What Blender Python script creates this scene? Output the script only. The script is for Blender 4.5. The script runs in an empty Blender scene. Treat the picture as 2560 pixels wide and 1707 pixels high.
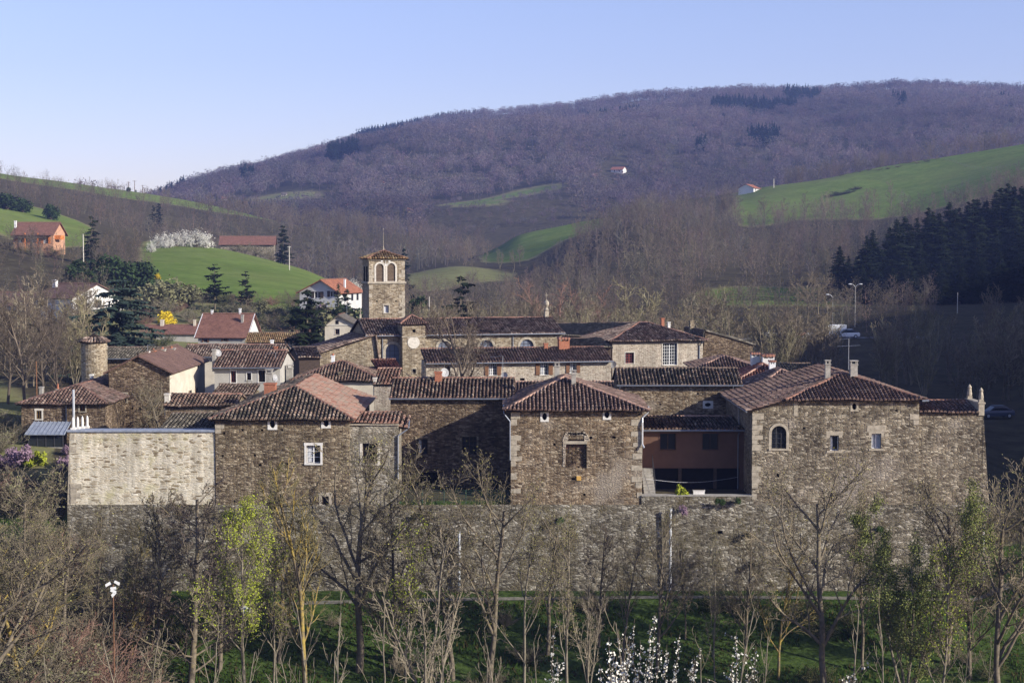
import bpy, math, random
import numpy as np
from mathutils import Vector, Matrix
R = math.radians
SC = bpy.context.scene
COL = SC.collection
# ---------------------------------------------------------------- camera
F, CX, CY = 4000.0, 1280.0, 853.5
CZ = 25.0
TILT = math.atan(213.5 / F)
ct, st = math.cos(TILT), math.sin(TILT)
def kv(px, py):                      # slopes dx/dY and dz/dY of the sight line through a photo point
    u, v = (px - CX) / F, (CY - py) / F
    q = ct + v * st
    return u / q, (-st + v * ct) / q
def W(px, py, Y):
    a, b = kv(px, py)
    return Vector((a * Y, Y, CZ + b * Y))
def zpy(py, Y): return CZ + kv(CX, py)[1] * Y
cam = bpy.data.objects.new("camera", bpy.data.cameras.new("camera"))
COL.objects.link(cam)
cam.location = (0, 0, CZ); cam.rotation_euler = (R(90) - TILT, 0, 0)
cam.data.sensor_width = 36; cam.data.lens = 36 * F / 2560
cam.data.clip_start = 0.5; cam.data.clip_end = 9000
SC.camera = cam
# ---------------------------------------------------------------- light
SUN = Vector((0.824, -0.43, 0.375)).normalized()
SUN_EL = math.asin(SUN.z); SUN_ROT = math.atan2(SUN.x, SUN.y)
sl = bpy.data.lights.new("sun", 'SUN'); sl.energy = 5.0; sl.angle = R(0.5); sl.color = (1, .945, .83)
so = bpy.data.objects.new("sun", sl); COL.objects.link(so)
so.rotation_euler = SUN.to_track_quat('Z', 'Y').to_euler(); so.location = (60, -60, 80)
wd = bpy.data.worlds.new("World"); SC.world = wd; wd.use_nodes = True
wn = wd.node_tree; bg = wn.nodes["Background"]
sky = wn.nodes.new("ShaderNodeTexSky"); sky.sky_type = 'NISHITA'; sky.sun_disc = False
sky.sun_elevation = SUN_EL; sky.sun_rotation = SUN_ROT
sky.air_density = 1.0; sky.dust_density = 0.6; sky.ozone_density = 2.2
wmx = wn.nodes.new('ShaderNodeMix'); wmx.data_type = 'RGBA'; wmx.blend_type = 'MULTIPLY'; wmx.inputs[0].default_value = 1; wmx.inputs[7].default_value = (1.10, .935, 1.12, 1)
wn.links.new(sky.outputs[0], wmx.inputs[6]); wn.links.new(wmx.outputs[2], bg.inputs[0]); bg.inputs[1].default_value = 0.115
SC.view_settings.view_transform = 'Standard'; SC.view_settings.look = 'None'
SC.view_settings.exposure = 0.58; SC.view_settings.gamma = 1
SC.cycles.max_bounces = 5; SC.cycles.diffuse_bounces = 1; SC.cycles.glossy_bounces = 2
SC.cycles.transparent_max_bounces = 6; SC.cycles.volume_bounces = 0
SC.cycles.use_denoising = True
SC.cycles.use_adaptive_sampling = True; SC.cycles.adaptive_threshold = 0.015
# ---------------------------------------------------------------- object helpers
def tag(o, label=None, cat=None, group=None, kind=None):
    if label: o['label'] = label
    if cat: o['category'] = cat
    if group: o['group'] = group
    if kind: o['kind'] = kind
    return o
def empty(name, loc, rz=0.0):
    o = bpy.data.objects.new(name, None); COL.objects.link(o)
    o.location = loc; o.rotation_euler = (0, 0, rz); o.empty_display_size = .3
    return o
def copy_thing(o, loc=None, rz=None, sc=None, label=None, group=None):
    c = o.copy(); COL.objects.link(c)
    if loc is not None: c.location = loc
    if rz is not None: c.rotation_euler = (0, 0, rz)
    if sc is not None: c.scale = sc if hasattr(sc, '__len__') else (sc, sc, sc)
    if label: c['label'] = label
    if group: c['group'] = group
    for ch in o.children:
        d = ch.copy(); COL.objects.link(d); d.parent = c
        for g in ch.children:
            e = g.copy(); COL.objects.link(e); e.parent = d
    return c
def np_mesh(name, V, faces_flat, sizes, mats, uv=None, col=None, mi=None, smooth=False):
    me = bpy.data.meshes.new(name)
    V = np.asarray(V, dtype=np.float32); n = len(V)
    ff = np.asarray(faces_flat, dtype=np.int32).ravel(); sizes = np.asarray(sizes, dtype=np.int32)
    me.vertices.add(n); me.vertices.foreach_set("co", V.ravel())
    me.loops.add(len(ff)); me.loops.foreach_set("vertex_index", ff)
    me.polygons.add(len(sizes))
    st_ = np.zeros(len(sizes), dtype=np.int32); st_[1:] = np.cumsum(sizes)[:-1]
    me.polygons.foreach_set("loop_start", st_)
    if mi is not None: me.polygons.foreach_set("material_index", np.asarray(mi, dtype=np.int32))
    if smooth: me.polygons.foreach_set("use_smooth", np.ones(len(sizes), dtype=bool))
    me.update(calc_edges=True)
    if uv is not None:
        l = me.uv_layers.new(name="UVMap"); l.data.foreach_set("uv", np.asarray(uv, dtype=np.float32).ravel())
    if col is not None:
        a = me.attributes.new("tint", 'FLOAT_COLOR', 'POINT')
        c = np.ones((n, 4), dtype=np.float32); c[:, :3] = col
        a.data.foreach_set("color", c.ravel())
    for m in (mats if isinstance(mats, (list, tuple)) else [mats]): me.materials.append(m)
    me.validate()
    return me
def link(name, me, parent=None):
    o = bpy.data.objects.new(name, me); COL.objects.link(o)
    if parent: o.parent = parent
    return o
class MB:
    def __init__(s): s.v = []; s.f = []; s.m = []; s.uv = []
    def poly(s, pts, m=0, uv=(0, 0)):
        b = len(s.v); s.v.extend([tuple(p) for p in pts]); s.f.append(list(range(b, b + len(pts)))); s.m.append(m); s.uv.append(uv)
    def box(s, a, b, m=0):
        x0, y0, z0 = a; x1, y1, z1 = b
        p = [(x0,y0,z0),(x1,y0,z0),(x1,y1,z0),(x0,y1,z0),(x0,y0,z1),(x1,y0,z1),(x1,y1,z1),(x0,y1,z1)]
        for q in ((0,3,2,1),(4,5,6,7),(0,1,5,4),(1,2,6,5),(2,3,7,6),(3,0,4,7)): s.poly([p[i] for i in q], m)
    def rbox(s, c, h, m=0, rng=None, j=.12):       # rough block with jittered corners
        p = []
        for dz in (-1, 1):
            for dx, dy in ((-1,-1),(1,-1),(1,1),(-1,1)):
                p.append((c[0]+dx*h[0]*(1+rng.uniform(-j,j)), c[1]+dy*h[1], c[2]+dz*h[2]*(1+rng.uniform(-j,j))))
        for q in ((0,3,2,1),(4,5,6,7),(0,1,5,4),(1,2,6,5),(2,3,7,6),(3,0,4,7)): s.poly([p[i] for i in q], m)
    def tube(s, p0, p1, r0, r1=None, n=8, m=0, cap=True):
        r1 = r0 if r1 is None else r1
        p0, p1 = Vector(p0), Vector(p1); d = (p1 - p0).normalized()
        a = d.orthogonal().normalized(); b = d.cross(a)
        A = [p0 + (a*math.cos(t)+b*math.sin(t))*r0 for t in [2*math.pi*i/n for i in range(n)]]
        B = [p1 + (a*math.cos(t)+b*math.sin(t))*r1 for t in [2*math.pi*i/n for i in range(n)]]
        for i in range(n): s.poly([A[i], A[(i+1)%n], B[(i+1)%n], B[i]], m)
        if cap: s.poly(A[::-1], m); s.poly(B, m)
    def path(s, pts, r, n=6, m=0):
        for a, b in zip(pts[:-1], pts[1:]): s.tube(a, b, r, r, n, m)
    def lathe(s, prof, c, n=16, m=0):               # prof: [(r,z)]
        for (r0, z0), (r1, z1) in zip(prof[:-1], prof[1:]):
            for i in range(n):
                a, b = 2*math.pi*i/n, 2*math.pi*(i+1)/n
                P = lambda r, z, t: (c[0]+r*math.cos(t), c[1]+r*math.sin(t), c[2]+z)
                if r0 < 1e-4: s.poly([P(r0,z0,a), P(r1,z1,b), P(r1,z1,a)][::1], m)
                elif r1 < 1e-4: s.poly([P(r0,z0,a), P(r0,z0,b), P(r1,z1,a)], m)
                else: s.poly([P(r0,z0,a), P(r0,z0,b), P(r1,z1,b), P(r1,z1,a)], m)
    def build(s, name, mats, parent=None, uv=False, label=None, smooth=False):
        flat = [i for f in s.f for i in f]; sz = [len(f) for f in s.f]
        U = None
        if uv: U = [u for f, u in zip(s.f, s.uv) for _ in f]
        me = np_mesh(name, np.array(s.v, dtype=np.float32).reshape(-1, 3), flat, sz, mats, uv=U, mi=s.m, smooth=smooth)
        o = link(name, me, parent)
        if label: o['label'] = label
        return o
# ---------------------------------------------------------------- materials
class NT:
    def __init__(s, name):
        s.m = bpy.data.materials.new(name); s.m.use_nodes = True
        s.t = s.m.node_tree; s.b = s.t.nodes["Principled BSDF"]
        s.b.inputs["Roughness"].default_value = .9
        s.b.inputs["Specular IOR Level"].default_value = .15
    def n(s, typ, **kw):
        x = s.t.nodes.new(typ)
        for k, v in kw.items():
            if k.startswith('i_'): x.inputs[k[2:].replace('_', ' ')].default_value = v
            else: setattr(x, k, v)
        return x
    def l(s, a, b): s.t.links.new(a, b)
    def ramp(s, src, stops, interp='LINEAR'):
        r = s.t.nodes.new("ShaderNodeValToRGB"); e = r.color_ramp.elements; r.color_ramp.interpolation = interp
        while len(e) < len(stops): e.new(.5)
        for el, (p, c) in zip(e, stops):
            el.position = p; el.color = (*c, 1) if hasattr(c, '__len__') else (c, c, c, 1)
        s.l(src, r.inputs[0]); return r.outputs[0]
    def mix(s, fac, a, b, mode='MIX'):
        x = s.t.nodes.new("ShaderNodeMix"); x.data_type = 'RGBA'; x.blend_type = mode
        for sock, val in ((x.inputs[0], fac), (x.inputs[6], a), (x.inputs[7], b)):
            if hasattr(val, 'is_output'): s.l(val, sock)
            elif hasattr(val, '__len__'): sock.default_value = (*val, 1)
            else: sock.default_value = val
        return x.outputs[2]
    def coord(s, sc=(1,1,1), kind='Object'):
        t = s.n("ShaderNodeTexCoord"); mp = s.n("ShaderNodeMapping"); mp.inputs["Scale"].default_value = sc
        s.l(t.outputs[kind], mp.inputs[0]); return mp.outputs[0]
    def noise(s, co, scale, detail=4, rough=.6):
        x = s.n("ShaderNodeTexNoise"); x.inputs["Scale"].default_value = scale
        x.inputs["Detail"].default_value = detail; x.inputs["Roughness"].default_value = rough
        s.l(co, x.inputs[0]); return x.outputs[0]
    def bump(s, h, strength=.5, dist=.03):
        x = s.n("ShaderNodeBump"); x.inputs["Strength"].default_value = strength; x.inputs["Distance"].default_value = dist
        s.l(h, x.inputs["Height"]); s.l(x.outputs[0], s.b.inputs["Normal"])
    def base(s, c):
        if hasattr(c, 'is_output'): s.l(c, s.b.inputs["Base Color"])
        else: s.b.inputs["Base Color"].default_value = (*c, 1)
def plain(name, c, rough=.7, spec=.3, metal=0, var=.25, scale=3):
    m = NT(name); co = m.coord()
    n = m.noise(co, scale)
    lo = tuple(x*(1-var) for x in c); hi = tuple(min(1, x*(1+var*.7)) for x in c)
    m.base(m.ramp(n, [(.3, lo), (.7, hi)]))
    m.b.inputs["Roughness"].default_value = rough; m.b.inputs["Specular IOR Level"].default_value = spec
    m.b.inputs["Metallic"].default_value = metal
    return m.m
def stone(name, stops, mortar, size=(.27, .10), mw=.10, stain=(.55, 1.1), moss=None, ms=.0, patch=None, rel=.045, sat=.95):
    m = NT(name); co = m.coord()
    wob = m.n("ShaderNodeTexNoise"); wob.inputs["Scale"].default_value = 2.2; wob.inputs["Detail"].default_value = 3
    m.l(co, wob.inputs[0])
    ad = m.n("ShaderNodeVectorMath", operation='MULTIPLY_ADD'); m.l(wob.outputs[1], ad.inputs[0])
    ad.inputs[1].default_value = (.25, .25, .16); m.l(co, ad.inputs[2])
    sc = m.n("ShaderNodeVectorMath", operation='MULTIPLY'); m.l(ad.outputs[0], sc.inputs[0])
    sc.inputs[1].default_value = (1/size[0], 1/size[0], 1/size[1])
    vo = m.n("ShaderNodeTexVoronoi", i_Scale=1.0); m.l(sc.outputs[0], vo.inputs[0])
    ve = m.n("ShaderNodeTexVoronoi", i_Scale=1.0, feature='DISTANCE_TO_EDGE'); m.l(sc.outputs[0], ve.inputs[0])
    sp = m.n("ShaderNodeSeparateColor"); m.l(vo.outputs["Color"], sp.inputs[0])
    c = m.ramp(sp.outputs[0], stops)
    c = m.mix(m.ramp(ve.outputs[0], [(mw*.3, 1.0), (mw, 0.0)]), c, mortar)
    big = m.noise(co, .33, 5, .65)
    c = m.mix(1.0, c, m.ramp(big, [(.3, stain[0]), (.62, stain[1])]), 'MULTIPLY')
    sv = m.n('ShaderNodeVectorMath', operation='MULTIPLY'); m.l(co, sv.inputs[0]); sv.inputs[1].default_value = (1.5, 1.5, .13)
    c = m.mix(1.0, c, m.ramp(m.noise(sv.outputs[0], 1.0, 5, .7), [(.32, .68), (.6, 1.08)]), 'MULTIPLY')
    mid = m.noise(co, 1.7, 4, .7)
    c = m.mix(1.0, c, m.ramp(mid, [(.3, .80), (.65, 1.08)]), 'MULTIPLY')
    if patch:
        pn = m.noise(co, .22, 3, .6); c = m.mix(m.ramp(pn, [(.55, 0.0), (.66, .75)]), c, patch)
    if moss:
        mn = m.noise(co, .55, 5, .7)
        c = m.mix(m.ramp(mn, [(.5 - ms*.3, 0.0), (.66 - ms*.2, .85)]), c, moss)
    if sat < 1:
        hs = m.n('ShaderNodeHueSaturation', i_Saturation=sat, i_Value=.9); m.l(c, hs.inputs['Color']); c = hs.outputs[0]
    m.base(c)
    h = m.mix(.35, m.ramp(ve.outputs[0], [(0, 0.0), (.22, 1.0)]), sp.outputs[1])
    m.bump(h, .9, rel)
    return m.m
def tilemat(name, stops, lichen=(.09, .085, .06), la=.5, pale=None, pa=.3):
    m = NT(name)
    uv = m.n("ShaderNodeUVMap"); wn_ = m.n("ShaderNodeTexWhiteNoise", noise_dimensions='2D'); m.l(uv.outputs[0], wn_.inputs[0])
    c = m.ramp(wn_.outputs[0], stops)
    co = m.coord()
    n = m.noise(co, 1.3, 6, .75)
    c = m.mix(m.ramp(n, [(.62 - .3*la, 0.0), (.74 - .2*la, .9)]), c, lichen)
    if pale:
        n2 = m.noise(co, 3.1, 5, .8); c = m.mix(m.ramp(n2, [(.70-.3*pa, 0.0), (.8-.3*pa, .8)]), c, pale)
    m.base(c); m.b.inputs["Roughness"].default_value = .85
    m.bump(m.noise(co, 18, 3), .3, .02)
    return m.m
M = {}
M['stone_brown'] = stone("brown rubble stone", [(0,(.082,.056,.034)),(.35,(.195,.142,.086)),(.7,(.30,.23,.142)),(1,(.51,.42,.29))], (.185,.155,.11), mw=.08, moss=(.10,.08,.05), ms=-.2)
M['stone_dark'] = stone("dark brown rubble stone", [(0,(.075,.048,.03)),(.4,(.17,.115,.07)),(.75,(.27,.19,.12)),(1,(.43,.33,.22))], (.12,.095,.07), mw=.08)
M['stone_ochre'] = stone("ochre rubble stone", [(0,(.095,.062,.036)),(.35,(.23,.162,.098)),(.7,(.34,.25,.155)),(1,(.55,.45,.32))], (.21,.17,.122), mw=.08, patch=(.34,.29,.23))
M['stone_grey'] = stone("grey brown rubble stone", [(0,(.088,.068,.046)),(.35,(.205,.162,.112)),(.7,(.31,.255,.175)),(1,(.53,.46,.35))], (.215,.19,.145), size=(.30,.13), mw=.09, patch=(.29,.25,.21))
M['stone_base'] = stone("grey weathered rubble stone", [(0,(.075,.064,.046)),(.35,(.205,.176,.128)),(.7,(.325,.292,.225)),(1,(.53,.49,.41))], (.205,.18,.138), size=(.32,.14), mw=.10, stain=(.5,1.1), moss=(.105,.085,.045), ms=.05)
M['stone_cream'] = stone("cream coursed stone", [(0,(.17,.12,.07)),(.13,(.30,.235,.145)),(.22,(.55,.47,.34)),(.5,(.63,.56,.43)),(1,(.72,.665,.55))], (.66,.60,.47), size=(.46,.12), sat=1, mw=.13, stain=(.74,1.04), moss=(.44,.40,.23), ms=-.12, rel=.03)
M['stone_tan'] = stone("tan church stone", [(0,(.14,.10,.06)),(.35,(.30,.23,.145)),(.7,(.40,.32,.21)),(1,(.56,.48,.36))], (.36,.30,.215), mw=.10, stain=(.7,1.1))
M['stone_patch'] = stone("pale patched rubble", [(0,(.13,.105,.075)),(.3,(.27,.23,.17)),(.7,(.40,.355,.275)),(1,(.58,.53,.44))], (.32,.285,.22), size=(.30,.13), mw=.12, patch=(.42,.385,.31), moss=(.17,.15,.09), ms=-.1)
M['dish'] = plain("grey dish", (.34,.34,.34), .5, .3, 0, .1, 3)
M['stone_pale'] = stone("pale pinkish stone", [(0,(.28,.21,.155)),(.4,(.45,.365,.275)),(1,(.62,.54,.43))], (.56,.49,.39), mw=.15, stain=(.82,1.05))
M['ashlar'] = plain("dressed grey stone", (.37,.325,.255), .85, .1, 0, .35, 4)
M['ashlar_pale'] = plain("pale dressed stone", (.56,.52,.45), .85, .1, 0, .22, 5)
M['ashlar_white'] = plain("whitish stone", (.66,.64,.60), .8, .1, 0, .15, 5)
M['coping'] = plain("blue grey coping", (.27,.30,.36), .55, .3, 0, .25, 3)
M['t_mossy'] = tilemat("mossy canal tile", [(0,(.035,.032,.025)),(.3,(.11,.085,.065)),(.55,(.24,.185,.14)),(.75,(.33,.20,.14)),(1,(.46,.38,.29))], (.035,.034,.026), .75, (.40,.36,.27), .18)
M['t_mixed'] = tilemat("mixed red canal tile", [(0,(.05,.037,.028)),(.35,(.18,.11,.08)),(.6,(.27,.165,.125)),(.85,(.32,.23,.17)),(1,(.45,.36,.27))], (.045,.04,.03), .6, (.42,.37,.28), .12)
M['t_red'] = tilemat("red brown canal tile", [(0,(.10,.062,.05)),(.4,(.165,.102,.081)),(.8,(.225,.15,.12)),(1,(.34,.26,.21))], (.06,.05,.04), .5)
M['t_bright'] = tilemat("bright red canal tile", [(0,(.13,.052,.038)),(.4,(.25,.10,.068)),(.8,(.33,.145,.10)),(1,(.40,.24,.17))], (.08,.05,.038), .3)
M['t_brown'] = tilemat("brown canal tile", [(0,(.05,.037,.03)),(.35,(.17,.11,.085)),(.7,(.28,.20,.16)),(1,(.42,.34,.27))], (.05,.044,.036), .42, (.33,.30,.24), .1)
M['t_grey'] = tilemat("grey lichen canal tile", [(0,(.06,.052,.04)),(.5,(.18,.155,.12)),(1,(.33,.29,.23))], (.07,.065,.05), .6, (.34,.32,.26), .25)
M['t_yellow'] = tilemat("yellow lichen canal tile", [(0,(.10,.06,.03)),(.4,(.25,.15,.075)),(.75,(.36,.22,.11)),(1,(.46,.36,.2))], (.12,.11,.05), .4)
M['t_flatred'] = tilemat("old flat red tile", [(0,(.21,.105,.075)),(.5,(.31,.155,.11)),(1,(.39,.245,.18))], (.25,.215,.17), .62)
M['deck'] = plain("dark tile channel", (.032,.023,.019), .9, .05, 0, .5, 2)
M['ridge_pale'] = plain("pale mortar ridge tile", (.48,.30,.22), .85, .1, 0, .35, 4)
M['ridge_red'] = plain("red ridge tile", (.27,.145,.105), .85, .1, 0, .4, 4)
M['ridge_dark'] = plain("dark ridge tile", (.17,.12,.09), .85, .1, 0, .5, 4)
def flatroof(name, c):
    m = NT(name); co = m.coord((1,1,1))
    w = m.n("ShaderNodeTexBrick"); w.inputs["Scale"].default_value = 1.0
    w.inputs["Brick Width"].default_value = .3; w.inputs["Row Height"].default_value = .12
    w.inputs["Mortar Size"].default_value = .012
    w.inputs["Color1"].default_value = (*[x*1.15 for x in c], 1); w.inputs["Color2"].default_value = (*[x*.72 for x in c], 1)
    w.inputs["Mortar"].default_value = (*[x*.35 for x in c], 1)
    sw = m.n("ShaderNodeSeparateXYZ"); m.l(co, sw.inputs[0])
    ad = m.n("ShaderNodeMath", operation='ADD'); m.l(sw.outputs[1], ad.inputs[0]); m.l(sw.outputs[2], ad.inputs[1])
    cb = m.n("ShaderNodeCombineXYZ"); m.l(sw.outputs[0], cb.inputs[0]); m.l(ad.outputs[0], cb.inputs[1])
    m.l(cb.outputs[0], w.inputs[0])
    n = m.noise(co, .9, 5, .7)
    m.base(m.mix(1.0, w.outputs[0], m.ramp(n, [(.3, .7), (.7, 1.15)]), 'MULTIPLY'))
    return m.m
M['f_red'] = flatroof("machine red tile", (.25,.125,.092))
M['f_brown'] = flatroof("machine brown tile", (.19,.115,.09))
M['f_orange'] = flatroof("machine orange tile", (.38,.155,.09))
M['f_grey'] = flatroof("old grey tile", (.17,.145,.115))
M['white'] = plain("white render", (.66,.645,.61), .8, .15, 0, .10, 1.2)
M['greywhite'] = plain("light grey render", (.52,.51,.49), .85, .1, 0, .12, 1)
M['cream'] = plain("cream render", (.56,.50,.40), .85, .1, 0, .18, 1)
M['greyrender'] = plain("grey render", (.40,.38,.34), .85, .1, 0, .18, 1)
M['salmon'] = plain("salmon render", (.48,.27,.17), .85, .1, 0, .15, 1)
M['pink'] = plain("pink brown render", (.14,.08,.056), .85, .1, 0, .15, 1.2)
M['brick'] = plain("red brick", (.34,.14,.085), .85, .1, 0, .35, 9)
M['concrete'] = plain("grey concrete", (.33,.31,.275), .85, .1, 0, .3, 4)
M['wood_brown'] = plain("brown wood", (.17,.085,.045), .7, .2, 0, .3, 8)
M['wood_dark'] = plain("dark weathered wood", (.07,.05,.04), .8, .1, 0, .4, 6)
M['wood_grey'] = plain("grey louvre wood", (.17,.125,.09), .8, .1, 0, .35, 6)
M['wood_orange'] = plain("orange painted wood", (.62,.20,.05), .6, .2, 0, .15, 4)
M['wood_yellow'] = plain("yellow ochre wood", (.55,.33,.09), .6, .2, 0, .15, 4)
M['wood_red'] = plain("red painted wood", (.23,.06,.05), .6, .2, 0, .2, 4)
M['whitepaint'] = plain("white paint", (.75,.75,.74), .5, .3, 0, .06, 4)
M['zinc'] = plain("zinc grey metal", (.22,.24,.28), .45, .4, .6, .15, 3)
M['zinc_light'] = plain("light zinc pipe", (.55,.57,.6), .4, .4, .3, .12, 3)
M['iron'] = plain("dark iron", (.05,.05,.055), .5, .4, .3, .2, 5)
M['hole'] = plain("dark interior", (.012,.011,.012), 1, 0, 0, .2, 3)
M['curtain'] = plain("white curtain", (.5,.52,.56), .9, .1, 0, .2, 9)
gm = NT("window glass"); gm.base((.018,.022,.028)); gm.b.inputs["Roughness"].default_value = .12; gm.b.inputs["Specular IOR Level"].default_value = .5
M['glass'] = gm.m
gm = NT("leaded glass"); gm.base((.16,.18,.23)); gm.b.inputs["Roughness"].default_value = .3; M['leaded'] = gm.m
# ---------------------------------------------------------------- roof tiles
def tile_slope(mb, poly, rng, sp=.285, tl=.42, mt=0, md=1, deck_t=.10):
    P = [Vector(p) for p in poly]
    e = (P[1]-P[0]).normalized(); nrm = None
    for k in range(2, len(P)):
        c = e.cross(P[k]-P[0])
        if c.length > 1e-4: nrm = c.normalized(); break
    d = nrm.cross(e)
    q = [((p-P[0]).dot(e), (p-P[0]).dot(d)) for p in P]
    # deck
    low = [p - nrm*deck_t for p in P]; top = [p - nrm*.02 for p in P]
    mb.poly(top, md); mb.poly(low[::-1], md)
    for i in range(len(P)): mb.poly([low[i], low[(i+1)%len(P)], top[(i+1)%len(P)], top[i]], md)
    u0 = min(a for a, _ in q); u1 = max(a for a, _ in q)
    n = max(1, int((u1-u0)/sp)); sp = (u1-u0)/n; r = sp*.40
    ang = [math.pi*i/4 for i in range(5)]; cs = [(math.cos(a), math.sin(a)) for a in ang]
    base = rng.random()*900
    ph = [rng.uniform(0, 6.28) for _ in range(4)]; sag = lambda u, v: .045*math.sin(u*.9+ph[0])*math.sin(v*1.1+ph[1])+.025*math.sin(u*2.3+ph[2])
    for c in range(n):
        uc = u0+(c+.5)*sp; s = []
        for (a, b), (a2, b2) in zip(q, q[1:]+q[:1]):
            if (a-uc)*(a2-uc) <= 0 and abs(a-a2) > 1e-6: s.append(b+(b2-b)*(uc-a)/(a2-a))
        if len(s) < 2: continue
        s0, s1 = min(s)-.06, max(s)
        if s1-s0 < .12: continue
        k = max(1, round((s1-s0)/tl)); L = (s1-s0)/k
        for j in range(k):
            a, b = s0+j*L-.03, s0+(j+1)*L
            ju, jn = rng.uniform(-.022, .022), rng.uniform(0, .03); jr = rng.uniform(-.022, .022)
            A, B = [], []; jn += sag(uc, a); jb = sag(uc, b)
            for cx, sz in cs:
                A.append(P[0]+e*(uc+ju-cx*r*1.04)+d*a+nrm*(sz*r*1.3+.03+jn))
                B.append(P[0]+e*(uc+jr-cx*r*.84)+d*b+nrm*(sz*r*1.12+jb))
            uv = (base+c+.5, base+j+.5)
            for i in range(4): mb.poly([A[i], A[i+1], B[i+1], B[i]], mt, uv)
            if j == 0: mb.poly(A[::-1], mt, uv)
def ridge_caps(mb, a, b, rng, r=.13, m=2, l=.42):
    a, b = Vector(a), Vector(b); d = b-a; L = d.length
    if L < .2: return
    d.normalize(); k = max(1, int(L/l)); up = Vector((0,0,1)); sd = d.cross(up).normalized(); up = sd.cross(d)
    for j in range(k):
        p, q = a+d*(L*j/k-.03), a+d*(L*(j+1)/k); o = rng.uniform(-.012, .02)
        for i in range(6):
            t0, t1 = math.pi*i/6-.0, math.pi*(i+1)/6
            f = lambda c, t, rr: c+sd*math.cos(t)*rr+up*(math.sin(t)*rr*.85+.02+o)
            mb.poly([f(p,t0,r*1.08), f(p,t1,r*1.08), f(q,t1,r*.9), f(q,t0,r*.9)][::-1], m)
def flat_slope(mb, poly, m=0, th=.14):
    P = [Vector(p) for p in poly]; e = (P[1]-P[0]).normalized(); nrm = e.cross(P[2]-P[0]).normalized()
    low = [p-nrm*th for p in P]
    mb.poly(P, m); mb.poly(low[::-1], m)
    for i in range(len(P)): mb.poly([low[i], low[(i+1)%len(P)], P[(i+1)%len(P)], P[i]], m)
def ring(mb, rect, loop, y, tin, m, y_out=None):
    """flat panel between a rectangle and an inner loop (x,z points), with its reveal going tin deep"""
    x0, z0, x1, z1 = rect; cx, cz = sum(p[0] for p in loop)/len(loop), sum(p[1] for p in loop)/len(loop)
    out = []
    for x, z in loop:
        dx, dz = x-cx, z-cz; ts = []
        if dx > 1e-6: ts.append((x1-cx)/dx)
        if dx < -1e-6: ts.append((x0-cx)/dx)
        if dz > 1e-6: ts.append((z1-cz)/dz)
        if dz < -1e-6: ts.append((z0-cz)/dz)
        t = min(ts); out.append((cx+dx*t, cz+dz*t))
    n = len(loop)
    for i in range(n):
        j = (i+1) % n; a, b, c, d = out[i], out[j], loop[j], loop[i]
        pts = [(a[0],y,a[1]), (b[0],y,b[1])]
        for kx in (x0, x1):                         # keep the corner of the rectangle
            for kz in (z0, z1):
                on = lambda p, q: (abs(p[0]-kx) < 1e-5 and abs(q[1]-kz) < 1e-5) or (abs(p[1]-kz) < 1e-5 and abs(q[0]-kx) < 1e-5)
                if on(a, b) and abs(a[0]-b[0]) > 1e-5 and abs(a[1]-b[1]) > 1e-5: pts.insert(1, (kx, y, kz))
        mb.poly(pts+[(c[0],y,c[1]), (d[0],y,d[1])], m)
        mb.poly([(d[0],y,d[1]), (c[0],y,c[1]), (c[0],y+tin,c[1]), (d[0],y+tin,d[1])], m)
        if y_out: mb.poly([(a[0],y+y_out,a[1]), (b[0],y+y_out,b[1]), (b[0],y,b[1]), (a[0],y,a[1])], m)
def ellipse(cx, cz, rx, rz, n=20): return [(cx+rx*math.cos(2*math.pi*i/n), cz+rz*math.sin(2*math.pi*i/n)) for i in range(n)]
def archloop(x0, z0, x1, z1, n=12):
    r = (x1-x0)/2; cx = (x0+x1)/2; zs = max(z0+.05, z1-r); rr = z1-zs
    return [(x0,z0), (x1,z0)]+[(cx+r*math.cos(math.pi*i/n), zs+rr*math.sin(math.pi*i/n)) for i in range(n+1)]
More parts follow.
